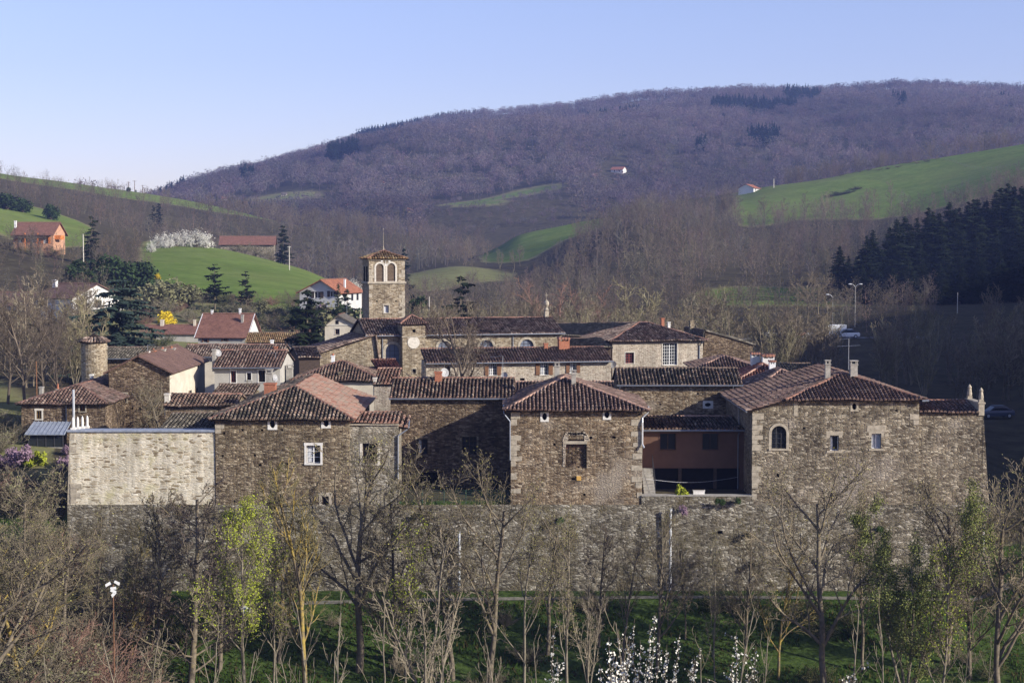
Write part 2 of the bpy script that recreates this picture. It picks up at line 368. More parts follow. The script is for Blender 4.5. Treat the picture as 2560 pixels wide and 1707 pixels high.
# ---------------------------------------------------------------- a building in its own frame (x along front, y back, z up)
class House:
    def __init__(s, name, label, cat, px0, px1, Y, eave_py, depth, zb, rot=0.0, wall='stone_brown', group=None, seed=1):
        s.rng = random.Random(seed); s.rot = R(rot)
        o = W(px0, eave_py, Y); s.O = Vector((o.x, o.y, 0)); s.zb = zb
        s.c, s.s_ = math.cos(s.rot), math.sin(s.rot)
        s.root = tag(empty(name, (o.x, o.y, zb), s.rot), label, cat, group)
        s.d = depth; s.ze = o.z - zb; s.w = s.at(px1, eave_py)[0]; s.wm = wall
        s.holes = []; s.qs = []; s.px_mid = (px0+px1)/2
    def at(s, px, py, yl=0.0):
        ox, oy = s.O.x - s.s_*yl, s.O.y + s.c*yl
        a, b = kv(px, py); x = (a*oy-ox)/(s.c-a*s.s_); Yw = oy+s.s_*x
        return x, CZ+b*Yw-s.zb
    def rect(s, x0, y0, x1, y1, yl=0.0):
        a, zt = s.at(x0, y0, yl); b, _ = s.at(x1, y0, yl); zb_ = s.at((x0+x1)/2, y1, yl)[1]
        zt = s.at((x0+x1)/2, y0, yl)[1]
        return (a, zb_, b, zt)
    # walls: front panel with cut openings, other faces plain
    def walls(s, top=None, ze=None, sides='lrb', z0=-.6, gable=None, rise=0, xr=.5, yr=.5, batter=0.0, topfn=None, brk=(), zl=None, zr=None):
        mb = MB(); w, d = s.w, s.d; ze = s.ze if ze is None else ze
        holes = s.holes
        tf = topfn or (lambda x: 1e9)
        xs = sorted(set([0, w]+list(brk)+[v for h in holes for v in (h[0], h[2])])); xs = [x for x in xs if -1e-6 <= x <= w+1e-6]
        zs = sorted(set([z0, ze]+[v for h in holes for v in (h[1], h[3])])); zs = [z for z in zs if z0-1e-6 <= z <= ze+1e-6]
        for x0, x1 in zip(xs[:-1], xs[1:]):
            for a, b in zip(zs[:-1], zs[1:]):
                mx, mz = (x0+x1)/2, (a+b)/2
                if any(h[0] < mx < h[2] and h[1] < mz < h[3] for h in holes): continue
                f = lambda z: -batter*(ze-z)/(ze-z0)
                if a >= max(tf(x0), tf(x1)) - 1e-4: continue
                a0, a1, b0, b1 = min(a, tf(x0)), min(a, tf(x1)), min(b, tf(x0)), min(b, tf(x1))
                mb.poly([(x0,f(a),a0), (x1,f(a),a1), (x1,f(b),b1), (x0,f(b),b0)])
        for x0, a, x1, b, *_ in holes:
            t = .34
            mb.poly([(x0,0,a),(x0,0,b),(x0,t,b),(x0,t,a)]); mb.poly([(x1,0,b),(x1,0,a),(x1,t,a),(x1,t,b)])
            mb.poly([(x0,0,b),(x1,0,b),(x1,t,b),(x0,t,b)]); mb.poly([(x1,0,a),(x0,0,a),(x0,t,a),(x1,t,a)])
        bt = -batter
        zl = ze if zl is None else zl; zr = ze if zr is None else zr
        mb.poly([(0,d,z0),(0,bt,z0),(0,0,zl),(0,d,zl)]); mb.poly([(w,bt,z0),(w,d,z0),(w,d,zr),(w,0,zr)])
        mb.poly([(w,d,z0),(0,d,z0),(0,d,zl),(w,d,zr)])
        if gable == 'x':
            mb.poly([(0,d,ze),(0,0,ze),(0,d*yr,ze+rise)]); mb.poly([(w,0,ze),(w,d,ze),(w,d*yr,ze+rise)])
        if gable == 'y':
            mb.poly([(0,0,ze),(w,0,ze),(w*xr,0,ze+rise)]); mb.poly([(w,d,ze),(0,d,ze),(w*xr,d,ze+rise)])
        if top: mb.poly(top)
        for h in holes:
            if len(h) > 4: mb.poly([(h[0],.33,h[1]),(h[2],.33,h[1]),(h[2],.33,h[3]),(h[0],.33,h[3])], 1)
        for a, b, z, z2 in s.qs: mb.rbox(((a+b)/2, -batter*(ze-(z+z2)/2)/(ze-z0), (z+z2)/2), ((b-a)/2, .024, (z2-z)/2-.015), 2, s.rng, .06)
        s.wall = mb.build('wall', [M[s.wm], M['hole'], M['ashlar']], s.root); return s.wall
    def rise_to(s, py, yl, px=None):
        return s.at(CX if px is None else px, py, yl)[1]-s.ze
    def roof(s, kind, mat='t_mixed', rise=None, ridge_py=None, o=.45, og=.3, xr=.5, yr=.5, h=None, rear='hip', cap='ridge_red', walls=True, ze=None, z0=-.6, flat=False, gutter=True, xoff=(0,0), batter=0.0, sp=.285, gut_mat='zinc'):
        w, d = s.w, s.d; ze = s.ze if ze is None else ze
        if rise is None:
            yl = {'gx': d*yr, 'hip': (h if h else min(w, d)/2) if d > w else d/2, 'gy': 0, 'pyr': d/2, 'shedf': d}[kind]
            x_mid = s.O.x
            rise = s.at(s.px_mid, ridge_py, yl)[1]-ze
        s.rise = rise
        P, L = [], []
        if kind == 'gx':
            yd = d*yr; tf, tb = rise/yd, rise/(d-yd)
            P.append([(-og,-o,ze-o*tf), (w+og,-o,ze-o*tf), (w+og,yd,ze+rise), (-og,yd,ze+rise)])
            P.append([(w+og,d+o,ze-o*tb), (-og,d+o,ze-o*tb), (-og,yd,ze+rise), (w+og,yd,ze+rise)])
            L.append(((-og,yd,ze+rise), (w+og,yd,ze+rise)))
        elif kind == 'gy':
            xd = w*xr; tl_, tr = rise/xd, rise/(w-xd)
            P.append([(-o,d+og,ze-o*tl_), (-o,-og,ze-o*tl_), (xd,-og,ze+rise), (xd,d+og,ze+rise)])
            P.append([(w+o,-og,ze-o*tr), (w+o,d+og,ze-o*tr), (xd,d+og,ze+rise), (xd,-og,ze+rise)])
            L.append(((xd,-og,ze+rise), (xd,d+og,ze+rise)))
        elif kind in ('hip', 'pyr'):
            hh = h if h else min(w, d)/2
            if kind == 'pyr': a = b = (w*xr, d*yr, ze+rise)
            elif w >= d: a, b = (hh, d*yr, ze+rise), (w-hh, d*yr, ze+rise)
            else: a, b = (w*xr, hh, ze+rise), (w*xr, d-(hh if rear == 'hip' else -og), ze+rise)
            t = rise/min(hh, d/2)
            zo = ze-o*t*.9; c0, c1, c2, c3 = (-o,-o,zo), (w+o,-o,zo), (w+o,d+o,zo), (-o,d+o,zo)
            if kind == 'pyr':
                P = [[c0,c1,a], [c1,c2,a], [c2,c3,a], [c3,c0,a]]; L = [(c0,a),(c1,a),(c2,a),(c3,a)]
            elif w >= d:
                P = [[c0,c1,b,a], [c1,c2,b], [c2,c3,a,b], [c3,c0,a]]; L = [(c0,a),(c1,b),(c2,b),(c3,a),(a,b)]
            else:
                P = [[c0,c1,a], [c1,c2,b,a], [c3,c0,a,b]]; L = [(c0,a),(c1,a),(a,b)]
                if rear == 'hip': P.append([c2,c3,b]); L += [(c2,b),(c3,b)]
        elif kind == 'shedf':
            t = rise/d; P = [[(-og,-o,ze-o*t), (w+og,-o,ze-o*t), (w+og,d,ze+rise), (-og,d,ze+rise)]]
            L = [((-og,d,ze+rise), (w+og,d,ze+rise))]
        mb = MB()
        for p in P:
            p = [(x+(xoff[0] if x < w*.3 else 0)+(xoff[1] if x > w*.7 else 0), y, z) for x, y, z in p] if any(xoff) else p
            if flat: flat_slope(mb, p)
            else: tile_slope(mb, p, s.rng, sp)
        for a, b in L: ridge_caps(mb, a, b, s.rng)
        s.rf = mb.build('roof', [M[mat], M['deck'], M[cap]], s.root, uv=True)
        if walls:
            top = None
            if kind == 'shedf':
                s.walls(ze=ze, z0=z0, batter=batter)
            elif kind == 'gy' and (xr > .9 or xr < .1):
                t = lambda x: ze+rise*(x/(w*xr) if x < w*xr else (w-x)/(w*(1-xr)))-.05
                s.walls(ze=ze+rise, z0=z0, topfn=t, brk=(w*xr,), zl=ze if xr > .5 else ze+rise, zr=ze if xr < .5 else ze+rise)
            else: s.walls(ze=ze, z0=z0, gable={'gx': 'x', 'gy': 'y'}.get(kind), rise=rise-.06, xr=xr, yr=yr, batter=batter)
        if gutter and kind in ('gx', 'shedf'):
            g = MB(); zz = P[0][0][2]-.03
            g.tube((-og,-o-.05,zz), (w+og,-o-.05,zz), .075, n=8); g.build('gutter', M[gut_mat], s.root)
        return s.rf
    def pipe(s, pts, r=.055, mat='zinc_light', name='downpipe'):
        mb = MB(); mb.path(pts, r, 7); return mb.build(name, M[mat], s.root)
    # openings
    def window(s, px, sur='ashlar', frame='wood_brown', style='cross', sw=.16, shutters=None, lintel=True, sill=True, pane='glass', curtain=False, proud=.035, y=0.0, name='window', cut=True, label=None, depth=.20):
        r = px if len(px) == 5 else s.rect(*px); x0, z0, x1, z1 = r[:4]
        if cut: s.holes.append((x0, z0, x1, z1))
        w, h = x1-x0, z1-z0; t = .055; yy = y+depth
        mb = MB()
        mb.box((x0,yy,z0),(x0+t,yy+.06,z1)); mb.box((x1-t,yy,z0),(x1,yy+.06,z1))
        mb.box((x0+t,yy,z0),(x1-t,yy+.06,z0+t)); mb.box((x0+t,yy,z1-t),(x1-t,yy+.06,z1))
        cx = (x0+x1)/2
        if style in ('cross', 'mull', 'grid', 'big'): mb.box((cx-.04,yy,z0+t),(cx+.04,yy+.05,z1-t))
        if style == 'cross':
            for k in (1, 2): mb.box((x0+t,yy+.004,z0+h*k/3-.018),(x1-t,yy+.045,z0+h*k/3+.018))
        if style in ('grid', 'big'):
            nx, nz = (3, 7) if style == 'big' else (2, 4)
            for k in range(1, nz): mb.box((x0+t,yy+.004,z0+h*k/nz-.017),(x1-t,yy+.045,z0+h*k/nz+.017))
            for sd in (0, 1):
                for k in range(1, nx):
                    xx = x0+w*.5*sd+w*.5*k/nx; mb.box((xx-.015,yy+.002,z0+t),(xx+.015,yy+.047,z1-t))
        wo = mb.build(name, M[frame], s.root, label=label)
        g = MB(); g.poly([(x0,yy+.075,z0),(x1,yy+.075,z0),(x1,yy+.075,z1),(x0,yy+.075,z1)]); g.build('pane', M[pane], wo)
        if curtain:
            g = MB(); g.poly([(x0+.1,yy+.068,z0+.1),(cx-.06,yy+.068,z0+.1),(cx-.1,yy+.068,z1-.1),(x0+.1,yy+.068,z1-.1)]); g.build('curtain', M['curtain'], wo)
        if sur:
            q = MB(); p = -proud+y; e = .05
            q.box((x0-sw,p,z0),(x0,y+e,z1)); q.box((x1,p,z0),(x1+sw,y+e,z1))
            if lintel: q.box((x0-sw*1.2,p-.008,z1),(x1+sw*1.2,y+e,z1+sw*1.3))
            if sill: q.box((x0-sw,p-.05,z0-sw*.7),(x1+sw,y+e,z0))
            q.build('surround', M[sur], wo)
        if shutters:
            for sd in (-1, 1):
                q = MB(); a = x0-w*.52 if sd < 0 else x1+.02; b = x0-.02 if sd < 0 else x1+w*.52
                if sur: a += sd*sw*.0
                q.box((a,y-.085,z0),(b,y-.045,z1)); q.box((a+.03,y-.10,z0+h*.15),(b-.03,y-.085,z0+h*.21)); q.box((a+.03,y-.10,z1-h*.21),(b-.03,y-.085,z1-h*.15))
                q.build('shutter', M[shutters], wo)
        return wo
    def oculus(s, px, rx=.2, rz=.28, sur='ashlar_white', y=0.0):
        r = s.rect(*px); s.holes.append(r); cx, cz = (r[0]+r[2])/2, (r[1]+r[3])/2
        mb = MB(); ring(mb, r, ellipse(cx, cz, rx, rz), y-.04, .32, 0, y_out=.06); wo = mb.build('oval_window', M[sur], s.root)
        g = MB(); g.poly([(r[0],y+.27,r[1]),(r[2],y+.27,r[1]),(r[2],y+.27,r[3]),(r[0],y+.27,r[3])]); g.build('pane', M['hole'], wo)
        return wo
    def arch(s, px, m=.22, sur='ashlar', y=0.0, pane='leaded', bars=True, sill=True, name='arched_window', semi=False):
        r = s.rect(*px); x0, z0, x1, z1 = r; out = (x0-m, z0-(.12 if sill else 0), x1+m, z1+m); s.holes.append(out)
        n = 12; loop = archloop(x0, z0, x1, z1, n); big = archloop(x0-m, z0-.12, x1+m, z1+m, n)
        mb = MB()
        ring(mb, out, loop, y+.0, .3, 1)
        k = len(loop)                                 # proud stone band round the arch
        for i in range(1, k):
            j = (i+1) % k
            if j == 0 or i == k-1:
                a, b, c, d_ = big[i], big[0], loop[0], loop[i]
            else: a, b, c, d_ = big[i], big[j], loop[j], loop[i]
            f = lambda p, q: (p[0], q, p[1])
            mb.poly([f(a,y-.05), f(b,y-.05), f(c,y-.05), f(d_,y-.05)], 0); mb.poly([f(d_,y-.05), f(c,y-.05), f(c,y+.02), f(d_,y+.02)], 0); mb.poly([f(b,y-.05), f(a,y-.05), f(a,y+.02), f(b,y+.02)], 0)
        if sill: mb.box((x0-m,y-.12,z0-.14),(x1+m,y+.02,z0-.005), 0)
        wo = mb.build(name, [M[sur], M[s.wm]], s.root)
        g = MB(); g.poly([(p[0], y+.22, p[1]) for p in loop]); g.build('pane', M[pane], wo)
        if bars:
            b = MB(); w = x1-x0
            for kx in (1, 2): b.tube((x0+w*kx/3,y+.14,z0),(x0+w*kx/3,y+.14,z1-.05*w), .018, n=5)
            for kz in range(1, 4): zz = z0+(z1-z0)*kz/4.6; b.tube((x0,y+.14,zz),(x1,y+.14,zz), .015, n=5)
            b.build('bars', M['iron'], wo)
        return wo
    def chimney(s, px0, px1, py0, py1, yl, kind='post', mat='concrete', dep=None, label=None):
        x0, zt = s.at(px0, py0, yl); x1, zb_ = s.at(px1, py1, yl); w = x1-x0; dp = dep or min(w, .8)
        zb_ -= .9; mb = MB(); y0, y1 = yl, yl+dp
        if kind == 'post':
            mb.box((x0,y0,zb_),(x1,y1,zt-.28)); e = .05
            mb.box((x0-e,y0-e,zt-.36),(x1+e,y1+e,zt-.30))
            for a in (x0, x1-.1):
                for b in (y0, y1-.1): mb.box((a,b,zt-.28),(a+.1,b+.1,zt-.07))
            mb.box((x0-e,y0-e,zt-.07),(x1+e,y1+e,zt))
        elif kind == 'tilecap':
            mb.box((x0,y0,zb_),(x1,y1,zt-.45)); e = .06
            for a in (x0, (x0+x1)/2-.06, x1-.12): mb.box((a,y0,zt-.45),(a+.12,y1,zt-.22), 0)
            for k in range(4):
                xx = x0-e+(w+2*e)*(k+.5)/4; mb.tube((xx,y0-.12,zt-.18),(xx,y1+.12,zt-.18), (w+2*e)/8.2, n=8, m=1)
            mb.box((x0-e,y0-.1,zt-.24),(x1+e,y1+.1,zt-.18), 1)
        elif kind == 'pots':
            mb.box((x0,y0,zb_),(x1,y1,zt-.25)); mb.box((x0-.05,y0-.05,zt-.25),(x1+.05,y1+.05,zt-.18))
            for k in range(max(1, int(w/.45))):
                xx = x0+w*(k+.5)/max(1, int(w/.45)); mb.lathe([(.12,-.18),(.1,0),(.0,.02)], (xx,(y0+y1)/2,zt), 10, 1)
        elif kind == 'brick':
            mb.box((x0,y0,zb_),(x1,y1,zt-.12)); mb.box((x0-.05,y0-.05,zt-.12),(x1+.05,y1+.05,zt))
        elif kind == 'pointed':
            mb.box((x0,y0,zb_),(x1,y1,zt-.5)); mb.lathe([(w*.45,-.5),(w*.25,-.1),(.02,0)], ((x0+x1)/2,(y0+y1)/2,zt), 10, 1)
        return mb.build('chimney', [M[mat], M['t_bright'] if kind == 'tilecap' else M['brick']], s.rf, label=label)
    def antenna(s, px, py0, py1, yl, bars=((-.5,.5),), parent=None):
        x, zt = s.at(px, py0, yl); zb_ = s.at(px, py1, yl)[1]-.3; mb = MB()
        mb.tube((x,yl,zb_),(x,yl,zt), .022, n=5)
        for i, (a, b) in enumerate(bars):
            zz = zt-.08-i*.55; mb.tube((x+a,yl,zz),(x+b,yl,zz+.08), .014, n=5)
            for k in range(6):
                xx = x+a+(b-a)*k/5; mb.tube((xx,yl-.25,zz+.016*k),(xx,yl+.25,zz+.016*k), .012, n=4)
        return mb.build('antenna', M['zinc'], parent or s.rf)
    def dish(s, px, py, yl, r=.4, face=(-.2,-1,.35), mat='whitepaint'):
        x, z = s.at(px, py, yl); f = Vector(face).normalized(); a = f.orthogonal().normalized(); b = f.cross(a); c = Vector((x, yl, z)); mb = MB(); n = 16
        for i in range(n):
            t0, t1 = 2*math.pi*i/n, 2*math.pi*(i+1)/n
            e = lambda t: c+(a*math.cos(t)+b*math.sin(t))*r
            i2 = lambda t: c-f*.07+(a*math.cos(t)+b*math.sin(t))*r*.5
            mb.poly([e(t0),e(t1),i2(t1),i2(t0)]); mb.poly([i2(t0),i2(t1),c-f*.09])
        mb.tube(c-f*.08, c-f*.2+Vector((0,0,-.8)), .025, n=5); mb.tube(c-f*.05-Vector((0,0,r*.8)), c+f*.4, .015, n=4)
        return mb.build('satellite_dish', M[mat], s.rf)
    def quoins(s, xside, z0, z1, sd=1, p=.8):
        z = z0; k = 0
        while z < z1-.2:
            h = s.rng.uniform(.32, .5); L = s.rng.uniform(.65,.85) if k % 2 else s.rng.uniform(.35,.5)
            if s.rng.random() < p:
                a, b = (xside, xside+L) if sd > 0 else (xside-L, xside)
                s.qs.append((a, b, z, z+h))
            z += h; k += 1
    def putlogs(s, pts, r=.1):
        for px, py in pts:
            x, z = s.at(px, py); j = s.rng.uniform(.7, 1.4); s.holes.append((x-r*j, z-r*.8, x+r*j, z+r*.8, 'b'))
    def stuffing(s, name, fn, mat, parent=None, label=None):
        mb = MB(); fn(mb); return mb.build(name, M[mat] if isinstance(mat, str) else [M[x] for x in mat], parent or s.root, label=label)
# ---------------------------------------------------------------- terrain: one sheet from behind the camera to the far hill
ROWS = [
(-60,{0:40}),(0,{0:23.2}),(12,{0:19.6}),(25,{0:15.0}),(42,{0:9.5}),(60,{0:4}),(78,{0:-1.5}),
(92,{-600:1.2,0:.5,140:-.8,300:-3.6,2560:-4,3100:-4}),(102,{-600:2.6,0:1.4,140:-.6,300:-4.0,2560:-4,3100:-3}),
(107,{-600:3.4,0:2.0,140:-.2,300:-3.0,2560:-3.1,3100:0}),(109.5,{-600:4,0:2.6,140:.6,300:-1.7,1200:-2.2,2560:-2.4,3100:1}),
(112,{-600:4.6,0:3.1,140:1.4,300:-1.1,1200:-1.5,2560:-1.6,3100:2}),
(114.6,{-600:5,0:3.6,120:2.2,260:-.3,2440:-.3,2560:.5,3100:4}),(117.7,{-600:5.4,0:4.2,120:3.2,178:.1,2440:.1,2500:1.6,2560:2.5,3100:6}),
(118.35,{-600:5.6,0:4.5,150:3.8,178:.1,2440:.1,2480:1.4,2560:2.8,3100:7}),
(118.9,{-600:6,0:5.4,150:5,175:6.6,2440:6.6,2480:3,2560:3.4,3100:8}),
(121.5,{-600:8,0:7.6,150:7.8,200:7.6,400:7.2,2440:6.8,2500:4.2,2760:7,3100:14}),
(128,{-600:10.5,0:9.6,170:9.2,400:7.2,2440:6.8,2500:5,2760:9,3100:24}),
(160,{-600:12,0:9.4,300:8,2300:7.5,2560:5.6,2760:8,3100:18,4400:50}),
(195,{-600:12,0:9,1200:9,2000:8,2400:5.8,2560:6,2760:11,3100:24,4400:60}),
(230,{-600:12,0:8.5,1000:8.5,1700:7.5,2000:7.5,2400:7.5,2560:8.5,2760:16,3100:27,4400:66}),
(255,{-600:13,0:9.5,500:9,1000:8,1700:8.0,1850:8.6,2200:8.8,2400:9.5,2560:11.5,2760:19,3100:30,4400:70}),
(263,{-600:13,0:10,500:9,1000:8,1700:8.5,1860:11.0,2150:11.2,2400:11,2560:12.5,2760:20,3100:31,4400:70}),
(280,{-500:14,0:12,250:11,500:9.5,750:10,1000:8,1600:8.8,1850:11.1,2200:11.4,2560:14,2760:21,3100:33,4400:72}),
(340,{-500:22,0:17,250:16,500:15,750:14,1000:9,1300:9,1600:10,1900:12,2200:13,2560:14,2760:23,3100:40,4400:80}),
(430,{-500:40,0:28,250:24,500:22,750:19,1000:13,1300:12,1600:14,1900:16,2200:15,2560:17,2760:27,3100:50,4400:90}),
(520,{-500:55,0:38,250:31,500:28.5,750:21,880:15,1000:14,1300:15,1600:22,1900:20,2200:24,2560:38,2760:50,3100:72}),
(580,{-500:66,0:44,250:36,420:30,560:22,750:15,1000:17,1120:18,1300:16,1600:30,1900:24,2200:29,2560:43,2760:54,3100:78}),
(640,{-500:74,0:48,250:39,500:24,750:14,1000:17,1150:20,1300:18,1600:37,1900:28,2200:34,2560:50,2760:60,3100:84}),
(750,{-500:84,0:58,250:50,500:40,750:32,1000:24,1200:22,1300:28,1500:37,1600:42,1750:42,1900:43,2200:48,2560:66,2760:76,3100:100}),
(800,{-500:90,0:63,250:55,500:46,750:38,1000:31,1150:22,1240:28,1300:34.6,1400:39,1500:43,1600:46,1900:50,2200:57,2560:73,2760:86,3100:110}),
(860,{-500:95,0:68,250:60,500:51,750:41,1000:35,1200:24,1400:34,1600:50,1850:57,1900:60,2200:70,2560:83,2760:92,3100:115}),
(900,{-500:98,0:70.7,250:64,500:55,750:42,1000:36,1200:30,1400:34,1600:52,1850:61,1900:63.7,2050:68.5,2200:75.6,2560:87.5,2760:98,3100:120}),
(950,{-500:97,0:68,250:60,500:50,750:38,1000:32,1200:34,1600:48,1900:58,2200:70,2560:84,3100:116}),
(1050,{-500:80,0:55,250:47,500:45,750:46,1000:50,1300:55,1600:54,1900:52,2200:56,2560:62,3100:90}),
(1200,{-500:55,0:42,250:45,500:60,750:64,1000:63,1150:62,1300:66,1450:72,1600:72,1900:72,2200:80,2560:84,3100:90}),
(1500,{-500:45,0:45,250:55,400:70,500:84,750:104,1000:122,1300:130,1600:135,1900:138,2200:146,2560:150,3100:150}),
(1850,{-500:45,0:42,250:58,400:86,500:103,750:132,1000:160,1300:178,1600:186,1900:190,2200:199,2560:200,3100:195}),
(2200,{-500:40,0:30,250:56,380:93,450:110,550:128,700:150,850:173,1000:197,1150:214,1300:219,1450:225,1600:228,1750:232,1900:236,2050:238,2150:243,2250:248,2350:246,2450:243,2560:241,3100:235}),
(2450,{-500:20,0:10,400:70,700:120,1000:160,1600:190,2200:210,2560:205,3100:190}),
(3200,{0:-20}),(5000,{0:-40}),
]
def pchip(x, y, q):
    x = np.asarray(x, float); y = np.asarray(y, float)
    if len(x) == 1: return np.full(np.shape(q), y[0])
    h = np.diff(x); dl = np.diff(y)/h; m = np.zeros(len(x))
    m[0], m[-1] = dl[0], dl[-1]
    for i in range(1, len(x)-1):
        if dl[i-1]*dl[i] > 0:
            w1, w2 = 2*h[i]+h[i-1], h[i]+2*h[i-1]; m[i] = (w1+w2)/(w1/dl[i-1]+w2/dl[i])
    q = np.clip(q, x[0], x[-1]); i = np.clip(np.searchsorted(x, q, side='right')-1, 0, len(x)-2)
    t = (q-x[i])/h[i]; t2, t3 = t*t, t*t*t
    return (2*t3-3*t2+1)*y[i]+(t3-2*t2+t)*h[i]*m[i]+(-2*t3+3*t2)*y[i+1]+(t3-t2)*h[i]*m[i+1]
KP = np.concatenate([np.linspace(-1800,-650,12), np.arange(-600,120,24), np.arange(120,240,6), np.arange(240,2400,18), np.arange(2400,2560,8), np.linspace(2560,3200,34), np.linspace(3250,4600,14)])
YR = np.concatenate([np.linspace(-60,70,18), np.linspace(74,106,13), np.arange(106.5,117.6,.6), [117.7,117.95,118.2,118.35,118.5,118.65,118.8,118.95,119.2,119.8,120.6,121.5,123,125], np.arange(128,256,5.5), [256,258,260,261.5,263,265,268,272,276,280], np.arange(288,960,8), np.arange(970,1300,18), np.arange(1320,2480,26), [2500,2600,2800,3200,4000,5000]])
def spread(Y): return np.sqrt(np.maximum(Y, 0)**2 + np.where(Y < 60, (60-np.minimum(Y, 60))**2*.8, 0))
KS = (KP-CX)/F
tab = np.array([pchip(list(d.keys()), list(d.values()), KP) for _, d in ROWS])
ry = np.array([y for y, _ in ROWS])
ZG = np.array([pchip(ry, tab[:, j], YR) for j in range(len(KP))]).T
rs = np.random.RandomState(3)
def vnoise(x, y, seed):
    xi, yi = np.floor(x).astype(int), np.floor(y).astype(int); fx, fy = x-xi, y-yi
    fx, fy = fx*fx*(3-2*fx), fy*fy*(3-2*fy)
    def hsh(a, b):
        n = (a*374761393+b*668265263+seed*974634777) & 0xffffffff
        n = ((n ^ (n >> 13))*1274126177) & 0xffffffff
        return ((n ^ (n >> 16)) & 0xffff)/65535.0
    return (hsh(xi,yi)*(1-fx)+hsh(xi+1,yi)*fx)*(1-fy)+(hsh(xi,yi+1)*(1-fx)+hsh(xi+1,yi+1)*fx)*fy
def fbm(x, y, sc, seed, oc=4):
    s, a, t = 0, 1, 0
    for o in range(oc): s = s+a*vnoise(np.asarray(x)/sc*2**o+31.7*o, np.asarray(y)/sc*2**o, seed+o); t += a; a *= .5
    return s/t*2-1
YY, KK = np.meshgrid(YR, KS, indexing='ij'); XX = KK*spread(YY)
amp = np.interp(YY, [0,60,116,260,400,700,1000,1300,1700,2000,2180,2300], [.3,.3,.05,.1,.8,1.4,3,16,27,18,4,4])
ZG = ZG + fbm(XX, YY, np.interp(YY,[0,300,1000,1500],[12,60,160,340]).mean(), 5)*0 + amp*fbm(XX/np.interp(YY,[0,120,300,1000,1500],[.05,.05,.3,.7,1]), YY/np.interp(YY,[0,120,300,1000,1500],[.05,.05,.3,.7,1]), 260, 5)
def ground_z(x, y):
    k = x/float(spread(np.array(float(y)))); i = min(max(np.searchsorted(YR, y)-1, 0), len(YR)-2); j = min(max(np.searchsorted(KS, k)-1, 0), len(KS)-2)
    a = min(max((y-YR[i])/(YR[i+1]-YR[i]), 0), 1); b = min(max((k-KS[j])/(KS[j+1]-KS[j]), 0), 1)
    return float((ZG[i,j]*(1-b)+ZG[i,j+1]*b)*(1-a)+(ZG[i+1,j]*(1-b)+ZG[i+1,j+1]*b)*a)
def ground_np(x, y):
    k = x/spread(y); i = np.clip(np.searchsorted(YR, y)-1, 0, len(YR)-2); j = np.clip(np.searchsorted(KS, k)-1, 0, len(KS)-2)
    a = np.clip((y-YR[i])/(YR[i+1]-YR[i]), 0, 1); b = np.clip((k-KS[j])/(KS[j+1]-KS[j]), 0, 1)
    return (ZG[i,j]*(1-b)+ZG[i,j+1]*b)*(1-a)+(ZG[i+1,j]*(1-b)+ZG[i+1,j+1]*b)*a
def G(px, Y):                                  # ground point under a bearing at a distance
    x = (px-CX)/F*float(spread(np.array(float(Y)))); return Vector((x, Y, ground_z(x, Y)))
def find_Y(px, py, a=200, b=2300):
    best = a
    for Y in np.arange(a, b, max(1.0, (b-a)/700)):
        p = G(px, Y); v = 640+(CZ-p.z)*F/Y
        if v <= py: return Y
    return b
# meadows as plan outlines (bearing, distance)
MEADOWS = [
 ([(-900,800),(0,818),(150,825),(300,832),(420,845),(560,850),(700,880),(720,940),(-900,960)], .85),
 ([(-900,440),(0,470),(60,450),(140,455),(228,480),(235,560),(120,640),(0,640),(-900,650)], 1.0),
 ([(372,400),(420,372),(500,365),(600,350),(700,335),(790,345),(850,420),(842,520),(760,552),(560,560),(430,548),(365,520),(350,450)], 1.0),
 ([(1195,805),(1212,740),(1262,700),(1330,692),(1410,732),(1520,765),(1525,812),(1400,815)], .95),
 ([(985,560),(1060,500),(1180,540),(1290,575),(1280,640),(1120,655),(1000,650)], .45),
 ([(1830,780),(1860,720),(2000,740),(2300,700),(3000,640),(3200,640),(3200,925),(2000,925),(1840,915)], .95),
 ([(1700,398),(1800,384),(1950,376),(2150,372),(2200,430),(2100,455),(1960,440),(1820,446),(1720,425)], .8),
 ([(2150,515),(2235,515),(2235,560),(2150,560)], .95),
 ([(1085,1118),(1200,1128),(1400,1200),(1410,1228),(1300,1222),(1130,1172)], .8),
 ([(600,1250),(720,1215),(830,1225),(800,1275),(690,1290)], .5),
 ([(1120,1080),(1250,1060),(1280,1120),(1150,1130)], .7),
 ([(-900,122),(120,122),(150,150),(0,210),(-900,240)], .42),
 ([(240,280),(560,262),(700,300),(560,352),(320,345),(240,320)], .42),
]
def inside(poly, px, Y):
    r = np.zeros(px.shape, bool); n = len(poly); j = n-1
    for i in range(n):
        (xi, yi), (xj, yj) = poly[i], poly[j]
        c = ((yi > Y) != (yj > Y)) & (px < (xj-xi)*(Y-yi)/((yj-yi) if yj != yi else 1e-9)+xi); r ^= c; j = i
    return r
def meadow(px, Y):
    px = np.asarray(px, float); Y = np.asarray(Y, float)
    wx = px+fbm(px, Y*.6, 60, 41, 3)*14; wy = Y*(1+fbm(px, Y, 90, 47, 3)*.012); m = np.zeros(px.shape)
    for p, v in MEADOWS: m = np.maximum(m, inside(p, wx, wy)*v)
    return m
